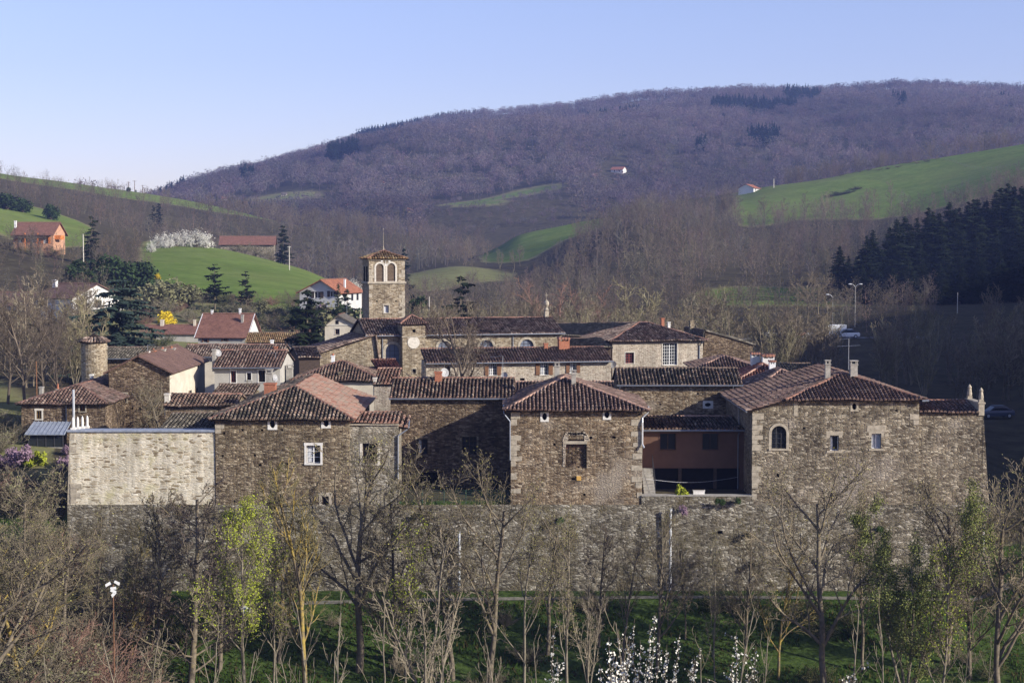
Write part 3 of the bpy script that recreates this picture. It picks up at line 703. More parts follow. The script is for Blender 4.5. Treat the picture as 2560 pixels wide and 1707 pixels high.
# a finer sheet for painting land cover would cost memory; the mask sits on the sheet's own points
def build_ground():
    nr, nc = ZG.shape
    V = np.stack([XX, YY, ZG], -1).reshape(-1, 3)
    i, j = np.meshgrid(np.arange(nr-1), np.arange(nc-1), indexing='ij'); a = (i*nc+j).ravel()
    Fc = np.stack([a, a+1, a+nc+1, a+nc], -1)
    px = np.broadcast_to(KP, (nr, nc)); dp = np.gradient(KP)[None, :]; dY = np.gradient(YR)[:, None]
    mk = sum(meadow(px+a*dp, YY+b*dY) for a in (-.75, -.25, .25, .75) for b in (-.75, -.25, .25, .75))/16
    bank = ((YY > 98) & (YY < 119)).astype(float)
    field_dark = 0*mk
    col = np.stack([mk, bank, field_dark], -1).reshape(-1, 3)
    m = NT("hillside ground"); co = m.coord()
    at = m.n("ShaderNodeAttribute", attribute_name="tint"); sp = m.n("ShaderNodeSeparateColor"); m.l(at.outputs[0], sp.inputs[0])
    n1 = m.noise(co, .012, 8, .7); n2 = m.noise(co, .25, 6, .75); n3 = m.noise(co, 2.5, 5, .7)
    n4 = m.noise(co, .06, 6, .75)
    grass = m.ramp(n2, [(.25, (.098,.140,.030)), (.5, (.128,.185,.042)), (.75, (.175,.215,.065))])
    grass = m.mix(1.0, grass, m.ramp(n4, [(.3, .72), (.7, 1.15)]), 'MULTIPLY')
    grass = m.mix(m.ramp(n1, [(.42, 0.0), (.7, .5)]), grass, (.19,.185,.075))
    wood = m.ramp(n2, [(.3, (.042,.037,.024)), (.55, (.080,.068,.044)), (.75, (.105,.100,.05))])
    dry = m.ramp(n2, [(.3, (.12,.115,.05)), (.7, (.25,.23,.115))])
    rag = m.n("ShaderNodeMath", operation='MULTIPLY_ADD'); m.l(n2, rag.inputs[0]); rag.inputs[1].default_value = .5; m.l(sp.outputs[0], rag.inputs[2])
    c = m.mix(m.ramp(rag.outputs[0], [(.36, 0.0), (.62, 1.0)]), wood, dry)
    c = m.mix(m.ramp(rag.outputs[0], [(.62, 0.0), (.95, 1.0)]), c, grass)
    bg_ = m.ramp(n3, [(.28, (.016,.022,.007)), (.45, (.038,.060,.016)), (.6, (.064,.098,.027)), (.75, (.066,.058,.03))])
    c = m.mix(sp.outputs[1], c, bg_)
    m.base(c); m.bump(n3, .6, .15); m.b.inputs["Roughness"].default_value = 1; m.b.inputs["Specular IOR Level"].default_value = 0
    me = np_mesh("ground", V, Fc, np.full(len(Fc), 4), m.m, col=col, smooth=True)
    return tag(link("ground", me), kind='structure')
build_ground()
def strip(name, pts, width, mat, lift=.04, kind='structure'):
    mb = MB(); L = []; Rr = []
    for i, p in enumerate(pts):
        a, b = Vector(pts[max(0, i-1)]), Vector(pts[min(len(pts)-1, i+1)]); d = (b-a); d.z = 0; d.normalize(); nrm = Vector((-d.y, d.x, 0))
        p = Vector(p); l, r = p+nrm*width/2, p-nrm*width/2
        zc = ground_z(p.x, p.y)
        for q in (l, r): q.z = max(ground_z(q.x, q.y), zc-.2)+lift
        L.append(l); Rr.append(r)
    for i in range(len(pts)-1): mb.poly([Rr[i], Rr[i+1], L[i+1], L[i]])
    return tag(mb.build(name, mat), kind=kind)
M['path'] = plain("pale gravel path", (.17,.16,.13), 1, 0, 0, .45, 3)
M['road'] = plain("grey road", (.13,.125,.12), .9, .1, 0, .3, 2)
strip('path', [(x, 115.9+.35*math.sin(x*.11)-max(0,-x-8)*.06, 0) for x in np.arange(-30, 95, .7)], .6, M['path'])
strip('road', [tuple(G(p, 268-.002*abs(p-2050))) for p in range(1830, 2330, 12)], 5.0, M['road'], .08)
# ---------------------------------------------------------------- front row of the old enclosure
ZB = 6.7
h = House('retaining_wall', "long grey rubble retaining wall below the old houses along the path", 'wall', 168, 2476, 118.15, 1263, .8, -.4, wall='stone_base', seed=2)
h.rng = random.Random(5)
h.putlogs([(640, 1330), (1130, 1345), (1330, 1400), (1800, 1330), (2190, 1370), (980, 1420)], .14)
h.walls(ze=6.55+.4, z0=-.3, batter=.12)
def drain_pipe(px, y0, y1, label):
    o = W(px, y1, 117.7); z = zpy(y0, 117.7); mb = MB()
    mb.tube((0,0,0), (0,0,z-o.z), .10, n=10); mb.tube((0,0,z-o.z-.05), (0,0,z-o.z+.05), .125, n=10)
    for k in range(1, 4):
        zz = (z-o.z)*k/4; mb.tube((0,0,zz-.03), (0,0,zz+.03), .12, n=10); mb.box((-.02,0,zz-.02),(.02,.35,zz+.02))
    r = mb.build('drain_pipe', M['zinc_light']); r.location = o
    tag(r, label, 'pipe', 'drain pipes on the retaining wall')
drain_pipe(1675, 1274, 1490, "white drain pipe on the retaining wall below the pink courtyard house")
drain_pipe(1148, 1330, 1480, "thin pale drain pipe on the retaining wall behind the forked tree")
drain_pipe(2456, 1312, 1480, "white drain pipe near the right end of the retaining wall")

# pale wall at the left
h = House('courtyard_wall', "cream coursed stone wall with blue grey coping at the left corner", 'wall', 174, 537, 118.5, 1079, .9, ZB, wall='stone_cream', seed=3)
h.quoins(0.0, -.1, h.ze-.1, 1, .55)
h.walls(z0=-.55, batter=.05)
mb = MB(); mb.box((-.15,-.14,h.ze),(h.w,1.05,h.ze+.14)); mb.box((-.15,-.06,h.ze-.05),(h.w,1.0,h.ze-.004)); mb.build('coping', M['coping'], h.root)
mb = MB(); a = h.ze; mb.poly([(-.002,.9,-.55),(-.28,.35,-.55),(-.26,-.04,-.55),(-.002,-.03,-.55)][::-1]); mb.poly([(0,-.02,-.55),(-.26,-.02,-.55),(0,-.02,a)][::-1]); mb.poly([(-.26,-.02,-.55),(-.26,.9,-.55),(0,.9,a),(0,-.02,a)][::-1]); mb.build('buttress', M['ashlar'], h.root)
for k, px in enumerate((180, 187.5, 195, 203)):
    x, z = h.at(px, 1043); mb = MB(); yy = .25+.4*k; mb.lathe([(.10,h.ze+.16),(.09,z-.2),(.05,z-.05),(.0,z)], (x+.02*k,yy,0), 10)
    mb.box((x-.15,yy-.16,h.ze+.12),(x+.19,yy+.16,h.ze+.28)); mb.build('finial', M['ashlar_white'], h.root)

# corner block A
h = House('stone_house', "tall stone house with mossy hipped roof joining the cream wall, at the left corner", 'house', 538, 873, 118.4, 1043, 17, ZB, seed=4, wall='stone_brown')
h.oculus((669, 1047, 693, 1074)); h.oculus((803, 1044, 827, 1070))
h.window((766, 1113, 801, 1158), sur='ashlar_white', frame='whitepaint', style='cross', sw=.15, curtain=True)
h.window((805, 1240, 822, 1266), sur='ashlar', frame='wood_dark', style='plain', sw=.22)
h.putlogs([(560,1083),(606,1075),(655,1075),(705,1075),(557,1139),(637,1138),(650,1162),(716,1159),(588,1253)])
h.quoins(0.0, h.ze-1.2, h.ze-.3, 1, .9)
h.roof('hip', 't_mossy', ridge_py=966, o=.42, h=5.0, rear='gable', cap='ridge_red', xr=.53, gutter=False)
h.chimney(660, 688, 958, 985, 6.5, 'brick', 'brick', .8)
h.chimney(664, 680, 923, 957, 12, 'post', 'concrete', .55)
h.dish(688, 944, 12.4, .3, (.8,-.5,.3), 'dish')
# its right hand slope is covered in flat old tile: relay the material
h.rf.data.materials[0] = M['t_mossy']; h.rf.data.materials.append(M['t_flatred'])
nx = np.zeros(len(h.rf.data.polygons)*3, dtype=np.float32); h.rf.data.polygons.foreach_get("center", nx); nx = nx.reshape(-1,3)
w2 = h.w*.53
tl = (h.w+.42-w2)/(5.0+.42)
for p, c in zip(h.rf.data.polygons, nx):
    if p.material_index == 0 and (c[0]-w2) > max(.0, (5.0-c[1])*tl): p.material_index = 3
HA = h
h = House('stone_house', "narrow pale patched house front with a broken window, between corner house and recess", 'house', 871, 996, 118.7, 1057, 3.2, ZB, wall='stone_patch', seed=5)
x, z, x1, z1 = h.rect(903, 1106, 945, 1160)
h.window((906, 1108, 943, 1158), sur='ashlar_pale', frame='wood_dark', style='plain', sw=.2, lintel=False, pane='hole', depth=.26)
h.window((917, 1253, 927, 1264), sur=None, frame='wood_dark', style='plain')
h.roof('shedf', 't_flatred', rise=.45, o=.12, og=.05, cap='ridge_red', gutter=False)
mb = MB(); mb.box((-.06,-.14,h.ze-.16),(h.w+.05,.0,h.ze-.06)); mb.build('cornice', M['ashlar'], h.root)
x, z = h.at(995, 1085)
h.pipe([(h.w+.75,1.0,h.ze+.05), (h.w+.72,.3,h.ze-.45), (h.w-.02,-.1,h.ze-.95), (h.w-.02,-.1,h.ze-1.9), (h.w-.04,-.1,h.ze-4.2)], .055, 'zinc')
mb = MB(); tile_slope(mb, [(h.w-.02,.2,h.ze-.35),(h.w+.75,.2,h.ze-.42),(h.w+.75,3.2,h.ze+.1),(h.w-.02,3.2,h.ze+.2)], h.rng); mb.build('side_roof', [M['t_flatred'], M['deck']], h.root, uv=True)

# recessed wall B
h = House('stone_house', "set back dark stone house with brick chimney, left of the pyramid roof", 'house', 976, 1285, 125.3, 992, 8, ZB, wall='stone_dark', seed=6)
h.window((1043, 1097, 1069, 1136), sur='stone_brown', frame='wood_dark', style='cross', sw=.16, curtain=True)
h.window((1155, 1091, 1192, 1136), sur='stone_brown', frame='wood_dark', style='grid', sw=.16)
h.window((1030, 1180, 1100, 1250), sur=None, frame='wood_dark', style='mull', pane='hole')
h.roof('gx', 't_mixed', ridge_py=946, o=.35, og=.1, yr=.5, cap='ridge_red')
h.chimney(1087, 1104, 929, 962, 3.0, 'brick', 'brick', .6)
h.dish(1112, 931, 4.6, .38, (.5,-.8,.3), 'dish')
h.antenna(1257, 890, 940, 5, ((-1.0,.05),))
h.dish(1261, 938, 5.2, .28, (-.3,-.9,.2), 'dish')

# block C
h = House('stone_house', "square stone house under a red brown pyramid roof, in the middle of the front row", 'house', 1277, 1606, 118.4, 1019, 11, ZB, wall='stone_ochre', seed=7)
h.oculus((1351, 1028, 1372, 1054), .18, .27); h.oculus((1507, 1023, 1528, 1049), .18, .27)
x, z, x1, z1 = h.rect(1414, 1098, 1467, 1170)
h.holes.append((x, z, x1, z1))
mb = MB(); rr = random.Random(8)
for r_ in range(12):                                 # rough brick fill of the walled up window
    for c_ in range(6):
        q = rr.uniform(.16,.29) if r_ < 9 else rr.uniform(.22,.33)
        a = x+(x1-x)*c_/6; b = x+(x1-x)*(c_+1)/6; lo = z+(z1-z)*.78*r_/12; hi = z+(z1-z)*.78*(r_+1)/12
        mb.rbox(((a+b)/2, q+.2, (lo+hi)/2), ((b-a)/2*.97, .2, (hi-lo)/2*.94), 0, rr, .08)
mb.box((x,.3,z),(x1,.34,z1), 1); wo = mb.build('blocked_window', [M['stone_dark'], M['pink']], h.root)
mb = MB(); mb.box((x-.05,-.05,z1-(z1-z)*.16),(x1+.02,.2,z1-(z1-z)*.06)); mb.build('lintel', M['ashlar'], wo)
mb = MB()
for k in range(16):
    t = math.pi*k/15; px_ = 1440+27*math.cos(t); py_ = 1100-20*math.sin(t)*(1+.25*math.sin(3*t)); a, b = h.at(px_, py_); mb.rbox((a,-.01,b),(.17,.035,.09),0,rr,.3)
for k in range(10): a, b = h.at(1411+rr.uniform(-2,2), 1100+7*k); mb.rbox((a,-.01,b),(.09,.03,.10),0,rr,.3)
mb.build('broken_edge', M['stone_pale'], wo)
h.putlogs([(1477,1094),(1386,1111),(1433,1197),(1461,1236),(1535,1093)], .12)
a, b = h.at(1447, 1195); mb = MB(); mb.rbox((a,-.02,b),(.17,.05,.16),0,rr,.08); mb.build('corbel', M['wood_yellow'], h.root)
h.quoins(0.0, .3, h.ze-.6, 1, .5); h.quoins(h.w, .3, h.ze-.5, -1, .75)
h.roof('hip', 't_red', ridge_py=943, o=.48, h=4.6, rear='hip', xr=.42, cap='ridge_pale', gutter=False)
h.chimney(1387, 1399, 905, 950, 6.6, 'post', 'concrete', .4)
h.chimney(1429, 1440, 925, 972, 3.2, 'post', 'concrete', .35)
h.pipe([(-.55,2.5,h.ze-.05), (-.5,-.1,h.ze-.45), (-.06,-.14,h.ze-1.0), (-.06,-.14,h.ze-3.9)], .055, 'zinc')
h.pipe([(h.w+.45,-.1,h.ze+.1), (h.w+.42,.0,h.ze-.35), (h.w-.0,.0,h.ze-.75), (h.w-.0,-.13,h.ze-1.1), (h.w-.0,-.13,h.ze-2.7), (h.w+.12,-.3,h.ze-2.95)], .06, 'zinc_light')
HC = h
# upper house E behind the courtyard
h = House('stone_house', "long stone house with dark mossy roof and one sideways oval window, behind the courtyard", 'house', 1546, 1852, 133, 958, 6, ZB, wall='stone_ochre', seed=9)
h.oculus((1757, 1002, 1783, 1021), .26, .17)
h.putlogs([(1651, 1011), (1745, 984)], .09)
h.roof('gx', 't_mossy', ridge_py=921, o=.4, og=.15, cap='ridge_dark')
h.pipe([(.12,-.45,h.ze-.2),(.1,-.09,h.ze-.5),(.1,-.09,h.ze-3.5)], .055, 'zinc_light')
x, z = h.at(1832, 962); h.pipe([(x,-.45,h.ze-.2),(x,-.09,h.ze-.5),(x,-.09,h.ze-4.2)], .06, 'zinc_light')
x, z = h.at(1851, 962); mb = MB(); mb.box((h.w-.14,-.06,h.ze-3.0),(h.w+.03,.0,h.ze-.3)); mb.build('render_strip', M['ashlar_pale'], h.root)
# pink courtyard house
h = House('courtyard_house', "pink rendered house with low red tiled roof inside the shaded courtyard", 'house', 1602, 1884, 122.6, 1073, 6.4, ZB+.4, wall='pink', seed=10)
h.window((1650, 1083, 1690, 1124), sur='pink', frame='wood_dark', style='mull', sw=.05, curtain=False)
h.window((1756, 1083, 1796, 1124), sur='pink', frame='wood_dark', style='mull', sw=.05)
x, z, x1, z1 = h.rect(1632, 1170, 1850, 1232); h.holes.append((x, z, x1, z1, 'b'))
h.roof('shedf', 't_mixed', ridge_py=1042, o=.45, og=.05, cap='ridge_pale')
x, z = h.at(1845, 1080); h.pipe([(x,-.45,h.ze-.25),(x,-.09,h.ze-.5),(x,-.09,.0)], .045, 'zinc')
for q in (1700, 1788):
    mb = MB(); a, _ = h.at(q, 1180); mb.box((a-.12,-.02,0),(a+.12,.24,z1-.002)); mb.build('porch_post', M['wood_dark'], h.root)
# terrace wall, stairs and small things of the courtyard
h = House('terrace_wall', "low mossy terrace wall closing the shaded courtyard", 'wall', 1604, 1884, 118.3, 1240, .7, ZB-.6, wall='stone_base', seed=11)
h.walls(z0=-.0); mb = MB(); mb.box((0,-.05,h.ze),(h.w,.75,h.ze+.07)); mb.build('coping', M['concrete'], h.root)
TW = h
s = empty('stone_stair', W(1611, 1240, 119.2)); tag(s, "stone stair with thin iron railing against the square house, in the courtyard", 'stair')
mb = MB()
for k in range(9): mb.box((0, .1+.34*k, -.9), (.85, .1+.34*(k+1), -.0+.19*(k+1)))
mb.build('steps', M['concrete'], s)
mb = MB(); mb.path([(.85,.15,1.0),(.85,3.1,2.75)], .02, 5)
for k in range(10): mb.tube((.85,.2+.32*k,.1+.185*k),(.85,.2+.32*k,1.04+.19*k), .013, n=4)
mb.build('railing', M['iron'], s)
o = W(1747, 1231, 118.9); s = empty('planter', (o.x, o.y, TW.zb+TW.ze+.07)); tag(s, "white rectangular planter box on the terrace wall beside the yellow green bush", 'planter')
mb = MB(); mb.box((-.42,-.16,0),(.42,.16,.28)); mb.box((-.45,-.19,.25),(.45,.19,.31)); mb.build('box', M['ashlar_white'], s)
mb = MB(); mb.box((-.40,-.14,.312),(.40,.14,.33)); mb.build('soil', M['wood_dark'], s)
a, b = W(1614, 1196, 119.5), W(1845, 1192, 122.3); mb = MB(); pts = [a.lerp(b, k/12)+Vector((0,0,-.35*math.sin(math.pi*k/12))) for k in range(13)]; mb.path(pts, .012, 4)
tag(mb.build('clothes_line', M['zinc_light']), "thin slack washing line stretched across the courtyard", 'rope')
# green fence and furniture in the recess
o = W(1000, 1264, 118.6); e = W(1274, 1264, 118.6); s = empty('garden_fence', (o.x, o.y, 6.55)); tag(s, "dark green wire fence on the wall top in the recess, left of the square house", 'fence'); L = e.x-o.x
M['green_paint'] = plain("dark green paint", (.02,.06,.045), .5, .3, 0, .2, 4)
for k in range(6):
    mb = MB(); mb.tube((L*k/5*.995+.03,0,0),(L*k/5*.995+.03,0,1.05), .03, n=6); mb.build('post', M['green_paint'], s)
mb = MB()
for k in range(7): mb.tube((0,0,.12+.15*k),(L,0,.12+.15*k), .008, n=4)
for k in range(int(L/.12)): mb.tube((.06+.12*k,0,.1),(.06+.12*k,0,1.03), .006, n=3, cap=False)
mb.build('mesh_panel', M['green_paint'], s)
# block F
h = House('stone_house', "big stone house with an arched window and two chimneys, right end of the front row", 'house', 1881, 2298, 118.4, 995, 15, ZB, wall='stone_grey', seed=12)
w = h.w; t = .30; xf = h.at(1975, 995)[0]; ap = (xf+4.9, 4.9); rz = h.ze+t*4.9; zl = h.ze-t*xf
h.arch((1929, 1064, 1966, 1121), .2, 'ashlar', pane='glass')
h.window((2075, 1088, 2097, 1126), sur='ashlar', frame='whitepaint', style='plain', sw=.24, curtain=True)
h.window((2179, 1083, 2203, 1121), sur='ashlar', frame='whitepaint', style='mull', sw=.2, pane='curtain')
h.window((1941, 1183, 1949, 1193), sur='ashlar', frame='wood_dark', style='plain', sw=.1)
h.oculus((2126, 1004, 2146, 1028), .17, .25, 'ashlar')
h.putlogs([(2241, 1026), (2010, 1070)], .09)
x, z = h.at(2167, 1080); x2, z2 = h.at(2216, 1062); h.qs.append((x, x2, z, z2))
x, z = h.at(1984, 1040); h.qs.append((x, x+.3, z, z+1.2)); h.quoins(0.0, .2, zl-.3, 1, .75); h.quoins(w, h.ze-2, h.ze-.2, -1, .8)
h.walls(topfn=lambda x: min(h.ze, zl+t*x)-.08, brk=(xf,), zl=zl-.08, batter=.1)
o, D = .42, h.d; mb = MB(); zo = h.ze-o*t; tr = (rz-h.ze)/(w-ap[0])
c = lambda x, y, z: (x, y, z)
A = (ap[0], ap[1], rz); B = (ap[0], D, rz)
tile_slope(mb, [(xf-.42,-o,zo),(w+o,-o,zo),A], h.rng)
tile_slope(mb, [(w+o,-o,zo),(w+o,D,h.ze-o*tr),B,A], h.rng)
tile_slope(mb, [(-o,D,zl-o*t),(-o,-.3,zl-o*t),(xf-.42,-.42,zo),A,B], h.rng)
for a, b in (((xf-.42,-o,zo),A),((w+o,-o,zo),A),(A,B)): ridge_caps(mb, a, b, h.rng)
h.rf = mb.build('roof', [M['t_red'], M['deck'], M['ridge_red']], h.root, uv=True)
h.chimney(2064, 2076, 900, 952, 3.8, 'post', 'concrete', .36); h.chimney(2127, 2144, 901, 948, 4.0, 'post', 'concrete', .5)
h.antenna(2122, 846, 915, 9, ((-.7,.1),(-.9,.9)))
mb = MB(); mb.tube((-o-.05,-.3,zl-o*t-.03),(-o-.05,D,zl-o*t-.03), .07, n=7); mb.tube((w+.1,-o-.05,zo-.04),(w+.6,-o-.05,zo-.02), .09, n=7); mb.build('gutter', M['zinc'], h.root)
h.pipe([(-.12,6.0,zl-.3),(-.12,6.0,.1)], .05, 'zinc')
# block G
h = House('garden_house', "low stone wing with two stone finials, at the right end", 'house', 2296, 2458, 118.7, 1030, 3.2, ZB, wall='stone_grey', seed=13)
h.walls(batter=.12); h.walls_done = True
h.roof('shedf', 't_red', ridge_py=1002, o=.2, og=.0, cap='ridge_red', walls=False, gutter=False, xoff=(0,-.35))
mb = MB(); w = h.w
mb.box((w-.36,-.1,h.ze-.25),(w+.06,3.4,h.ze+.62)); mb.box((w-.42,-.16,h.ze+.62),(w+.12,3.46,h.ze+.74)); mb.build('parapet', M['ashlar'], h.root)
for yy in (.1, 3.1):
    mb = MB(); mb.box((w-.32,yy-.17,h.ze+.74),(w+.02,yy+.17,h.ze+.95)); mb.lathe([(.17,.95),(.2,1.1),(.13,1.5),(.17,1.6),(.08,1.75),(0,1.85)], (w-.15,yy,h.ze), 10); mb.build('finial', M['ashlar'], h.root)
mb = MB(); mb.poly([(w,-.13,-.6),(w+.55,-.13,-.6),(w,-.02,h.ze)]); mb.poly([(w+.55,-.13,-.6),(w+.55,3.2,-.6),(w,3.2,h.ze),(w,-.02,h.ze)]); mb.build('buttress', M['stone_grey'], h.root)
# ---------------------------------------------------------------- second row, left of centre
h = House('lean_to', "grey tiled lean-to roof just behind the cream wall", 'shed', 402, 537, 120.4, 1070, 4.2, 7, wall='stone_dark', seed=14)
h.roof('shedf', 't_grey', ridge_py=1034, o=.2, og=.05, cap='ridge_dark', gutter=False)
h = House('outbuilding', "low stone outbuilding with a strip of red tiles behind the grey lean-to", 'shed', 413, 590, 126.5, 1012, 5, 7, wall='stone_ochre', seed=15)
h.roof('gx', 't_mixed', ridge_py=986, o=.3, og=.1, cap='ridge_red', gutter=False)
h.chimney(411, 423, 984, 1012, .3, 'brick', 'ashlar_pale', .5)
h = House('stone_house', "brown stone house with a big gable wall and cream side, left of the grey house", 'house', 272, 423, 140, 925, 16, 7.6, wall='stone_dark', seed=16)
h.window((303, 985, 316, 1005), sur='ashlar', frame='wood_dark', style='plain', sw=.12)
h.putlogs([(330,1021),(350,1021),(367,1021),(343,994)], .1)
h.roof('gy', 'f_brown', rise=1.35, o=.45, og=.35, xr=.5, flat=True, gutter=False, cap='ridge_dark')
mb = MB(); mb.box((h.w+.002,.05,-.5),(h.w+.05,h.d,h.ze-.1)); mb.build('render', M['cream'], h.root)
for k, (yy, zz) in enumerate(((2.5,3.6),(5.5,3.6),(8.5,3.6),(11.5,3.6),(5.5,.8),(9.5,.8))):
    mb = MB(); mb.box((h.w+.05,yy,zz),(h.w+.09,yy+.8,zz+1.3)); f = mb.build('window', M['glass'], h.root)
    mb = MB(); mb.box((h.w+.05,yy-.5,zz),(h.w+.11,yy-.02,zz+1.3)); mb.build('shutter', M['wood_grey'], f)
h.chimney(365, 372, 878, 900, 3.5, 'brick', 'whitepaint', .4); h.chimney(376, 387, 872, 895, 5.5, 'pots', 'brick', .6); h.chimney(397, 412, 868, 893, 8.5, 'pots', 'concrete', .6); h.chimney(418, 436, 866, 888, 12, 'pots', 'concrete', .6)
h.antenna(369, 861, 880, 5, ((0,.6),))
h = House('stone_house', "dark stone house with a grey tiled roof beside the round tower", 'house', 224, 398, 158, 894, 8, 8, wall='stone_dark', seed=17)
h.roof('gx', 't_grey', ridge_py=869, o=.4, og=.3, cap='ridge_dark')
h.chimney(256, 266, 865, 884, 2.5, 'brick', 'concrete', .5); h.chimney(356, 362, 872, 890, 3, 'brick', 'brick', .4)
h = House('terraced_house', "long terraced house roof of brown tiles behind the grey rendered house", 'house', 455, 702, 176, 890, 8, 8.6, wall='cream', seed=18)
h.roof('gx', 't_brown', ridge_py=862, o=.4, og=.2, cap='ridge_red')
h.chimney(540, 548, 866, 884, 3, 'brick', 'concrete', .5); h.chimney(685, 693, 866, 884, 2, 'brick', 'brick', .5); h.chimney(676, 683, 850, 866, 4.2, 'brick', 'whitepaint', .4)
h = House('grey_house', "grey rendered house with red brown roof and pale window surrounds", 'house', 536, 700, 150, 915, 9, 7.8, wall='greyrender', seed=19)
for r in ((577,927,590,956),(617,932,628,950),(646,926,663,955)): h.window(r, sur='ashlar_white', frame='wood_red' if r[0]<600 else 'wood_dark', style='mull', sw=.08)
h.roof('gx', 't_red', ridge_py=876, o=.45, og=.15, cap='ridge_red')
h.chimney(530, 539, 873, 905, 1.5, 'brick', 'concrete', .6); h.dish(546, 882, 2.0, .34, (.6,-.7,.3), 'dish'); h.antenna(689, 882, 905, 2, ((-.9,.2),))
h = House('shed', "brown tiled shed roof below the grey rendered house", 'shed', 533, 632, 144.5, 984, 3.6, 7.6, wall='stone_brown', seed=20)
h.roof('shedf', 't_brown', ridge_py=961, o=.3, og=.1, cap='ridge_dark', gutter=False)
# round tower
o = W(235, 850, 152); s = empty('round_tower', (o.x, o.y, 8)); tag(s, "slim round stone tower with a conical tiled cap, among the bare trees at left", 'tower')
mb = MB(); ht = zpy(852, 152)-8; r = 32*152/F; mb.lathe([(r*1.03,-.6),(r,ht)], (0,0,0), 28); mb.build('wall', M['stone_tan'], s)
mb = MB(); zt = zpy(833, 152)-8; rr = random.Random(3)
for k in range(16):
    a, b = 2*math.pi*k/16, 2*math.pi*(k+1)/16; R_ = r+.22
    tile_slope(mb, [(R_*math.cos(a),R_*math.sin(a),ht-.08),(R_*math.cos(b),R_*math.sin(b),ht-.08),(.04*math.cos(b),.04*math.sin(b),zt)], rr, .2)
mb.build('roof', [M['t_brown'], M['deck']], s, uv=True)
# low house far left and its conservatory
h = House('stone_house', "low stone house with red brown hipped roof and a yellow shutter, lower left", 'house', 53, 262, 133, 1007, 11, 8.6, wall='stone_dark', seed=21)
h.window((91, 1026, 104, 1047), sur='ashlar_pale', frame='wood_yellow', style='mull', sw=.13, pane='glass')
h.window((199, 1010, 213, 1028), sur='ashlar', frame='wood_brown', style='mull', sw=.1)
h.roof('hip', 't_red', ridge_py=962, o=.35, h=4, rear='gable', xr=.55, cap='ridge_red', gutter=False)
h.chimney(139, 147, 958, 987, 3, 'pointed', 'concrete', .4); h.chimney(98, 106, 967, 986, 5, 'brick', 'concrete', .4); h.chimney(224, 231, 936, 958, 10.5, 'brick', 'ashlar_white', .4)
x, z = h.at(188, 1000); h.pipe([(x,-.5,h.ze-3.5),(x,-.5,h.ze+1.15)], .10, 'zinc_light', 'flue_pipe')
x, z = h.at(166, 1005); h.pipe([(x,-.1,h.ze-2.8),(x,-.1,h.ze)], .05, 'zinc')
h = House('conservatory', "grey roofed glass conservatory in front of the low stone house at left", 'conservatory', 70, 158, 130.6, 1083, 2.2, 9.0, wall='concrete', seed=22)
mb = MB(); w, ze = h.w, h.ze; t = ze+.75
mb.box((0,0,0),(w,.1,.35)); mb.build('wall', M['concrete'], h.root)
for k in range(5):
    mb = MB(); x = (w-.09)*k/4; mb.box((x,.0,.35),(x+.09,.09,ze)); mb.build('post', M['iron'], h.root)
mb = MB(); mb.box((.05,.04,.36),(w-.05,.05,ze-.02)); mb.build('pane', M['glass'], h.root)
mb = MB(); flat_slope(mb, [(-.2,-.35,ze-.05),(w+.2,-.35,ze-.05),(w+.1,2.1,t),(-.1,2.1,t)], 0, .06)
for k in range(10): x = -.15+(w+.3)*k/9; mb.tube((x,-.35,ze),(x*.96+.06,2.1,t+.05), .02, n=4)
mb.build('roof', M['coping'], h.root)
# ---------------------------------------------------------------- centre roofs
h = House('village_house', "house with a mixed red and mossy hipped roof behind the corner house", 'house', 738, 948, 150, 948, 7.6, 7.8, wall='cream', seed=23)
h.roof('hip', 't_mixed', ridge_py=903, o=.4, cap='ridge_red', gutter=False)
h.chimney(715, 731, 913, 940, 3, 'post', 'concrete', .6); h.chimney(846, 856, 930, 948, .6, 'brick', 'stone_brown', .6); h.chimney(828, 836, 884, 908, 4.5, 'pots', 'whitepaint', .4)
h = House('cream_annex', "small cream annex with patched roof in the gap right of the red slope", 'house', 935, 990, 139, 960, 6, 7.2, wall='stone_pale', seed=24)
h.roof('shedf', 't_flatred', rise=.9, o=.15, og=.1, gutter=False, cap='ridge_pale')
h.chimney(933, 941, 944, 975, .4, 'brick', 'ashlar_pale', .4)
h = House('village_house', "low red tiled roof squeezed between the pyramid roof and the cloister range", 'house', 1262, 1548, 140, 982, 7, 7.2, wall='stone_ochre', seed=25)
h.roof('gx', 't_red', ridge_py=955, o=.3, og=.1, cap='ridge_pale', gutter=False)
# ---------------------------------------------------------------- church group (turned fifteen degrees)
RT = 15
h = House('cloister_range', "long low cream stone range with brown shuttered windows in front of the church", 'house', 1065, 1528, 157.5, 904, 3.4, 8, 11, wall='stone_pale', seed=26)
for r in ((1350,905,1371,937),(1222,908,1242,938),(1424,903,1441,932)): h.window(r, sur='ashlar_pale', frame='whitepaint', style='grid', sw=.08, shutters='wood_brown', curtain=True)
h.window((1112,912,1126,938), sur='ashlar_pale', frame='wood_dark', style='mull', sw=.1)
h.window((1300,945,1312,965), sur=None, frame='wood_dark', style='mull')
h.roof('shedf', 't_red', ridge_py=870, o=.5, og=.1, cap='ridge_red')
h.chimney(1361, 1370, 858, 876, 2.9, 'brick', 'brick', .5)
h.chimney(1398, 1424, 842, 870, 2.7, 'tilecap', 'brick', .8)
h.dish(1532, 911, .8, .38, (-.5,-.8,.3), 'dish')
h = House('church', "long stone church nave with dark tiled roof and round-headed windows", 'church', 917, 1405, 171.5, 836, 9.4, 9, RT, wall='stone_tan', seed=27)
h.arch((964,860,998,910), .28, 'ashlar', semi=True)
for r in ((1095,852,1128,884),(1199,850,1233,882),(1300,848,1334,880)): h.arch(r, .26, 'ashlar', bars=True)
h.px_mid = 1000
h.roof('gx', 't_brown', ridge_py=797.5, o=.45, og=.25, cap='ridge_red')
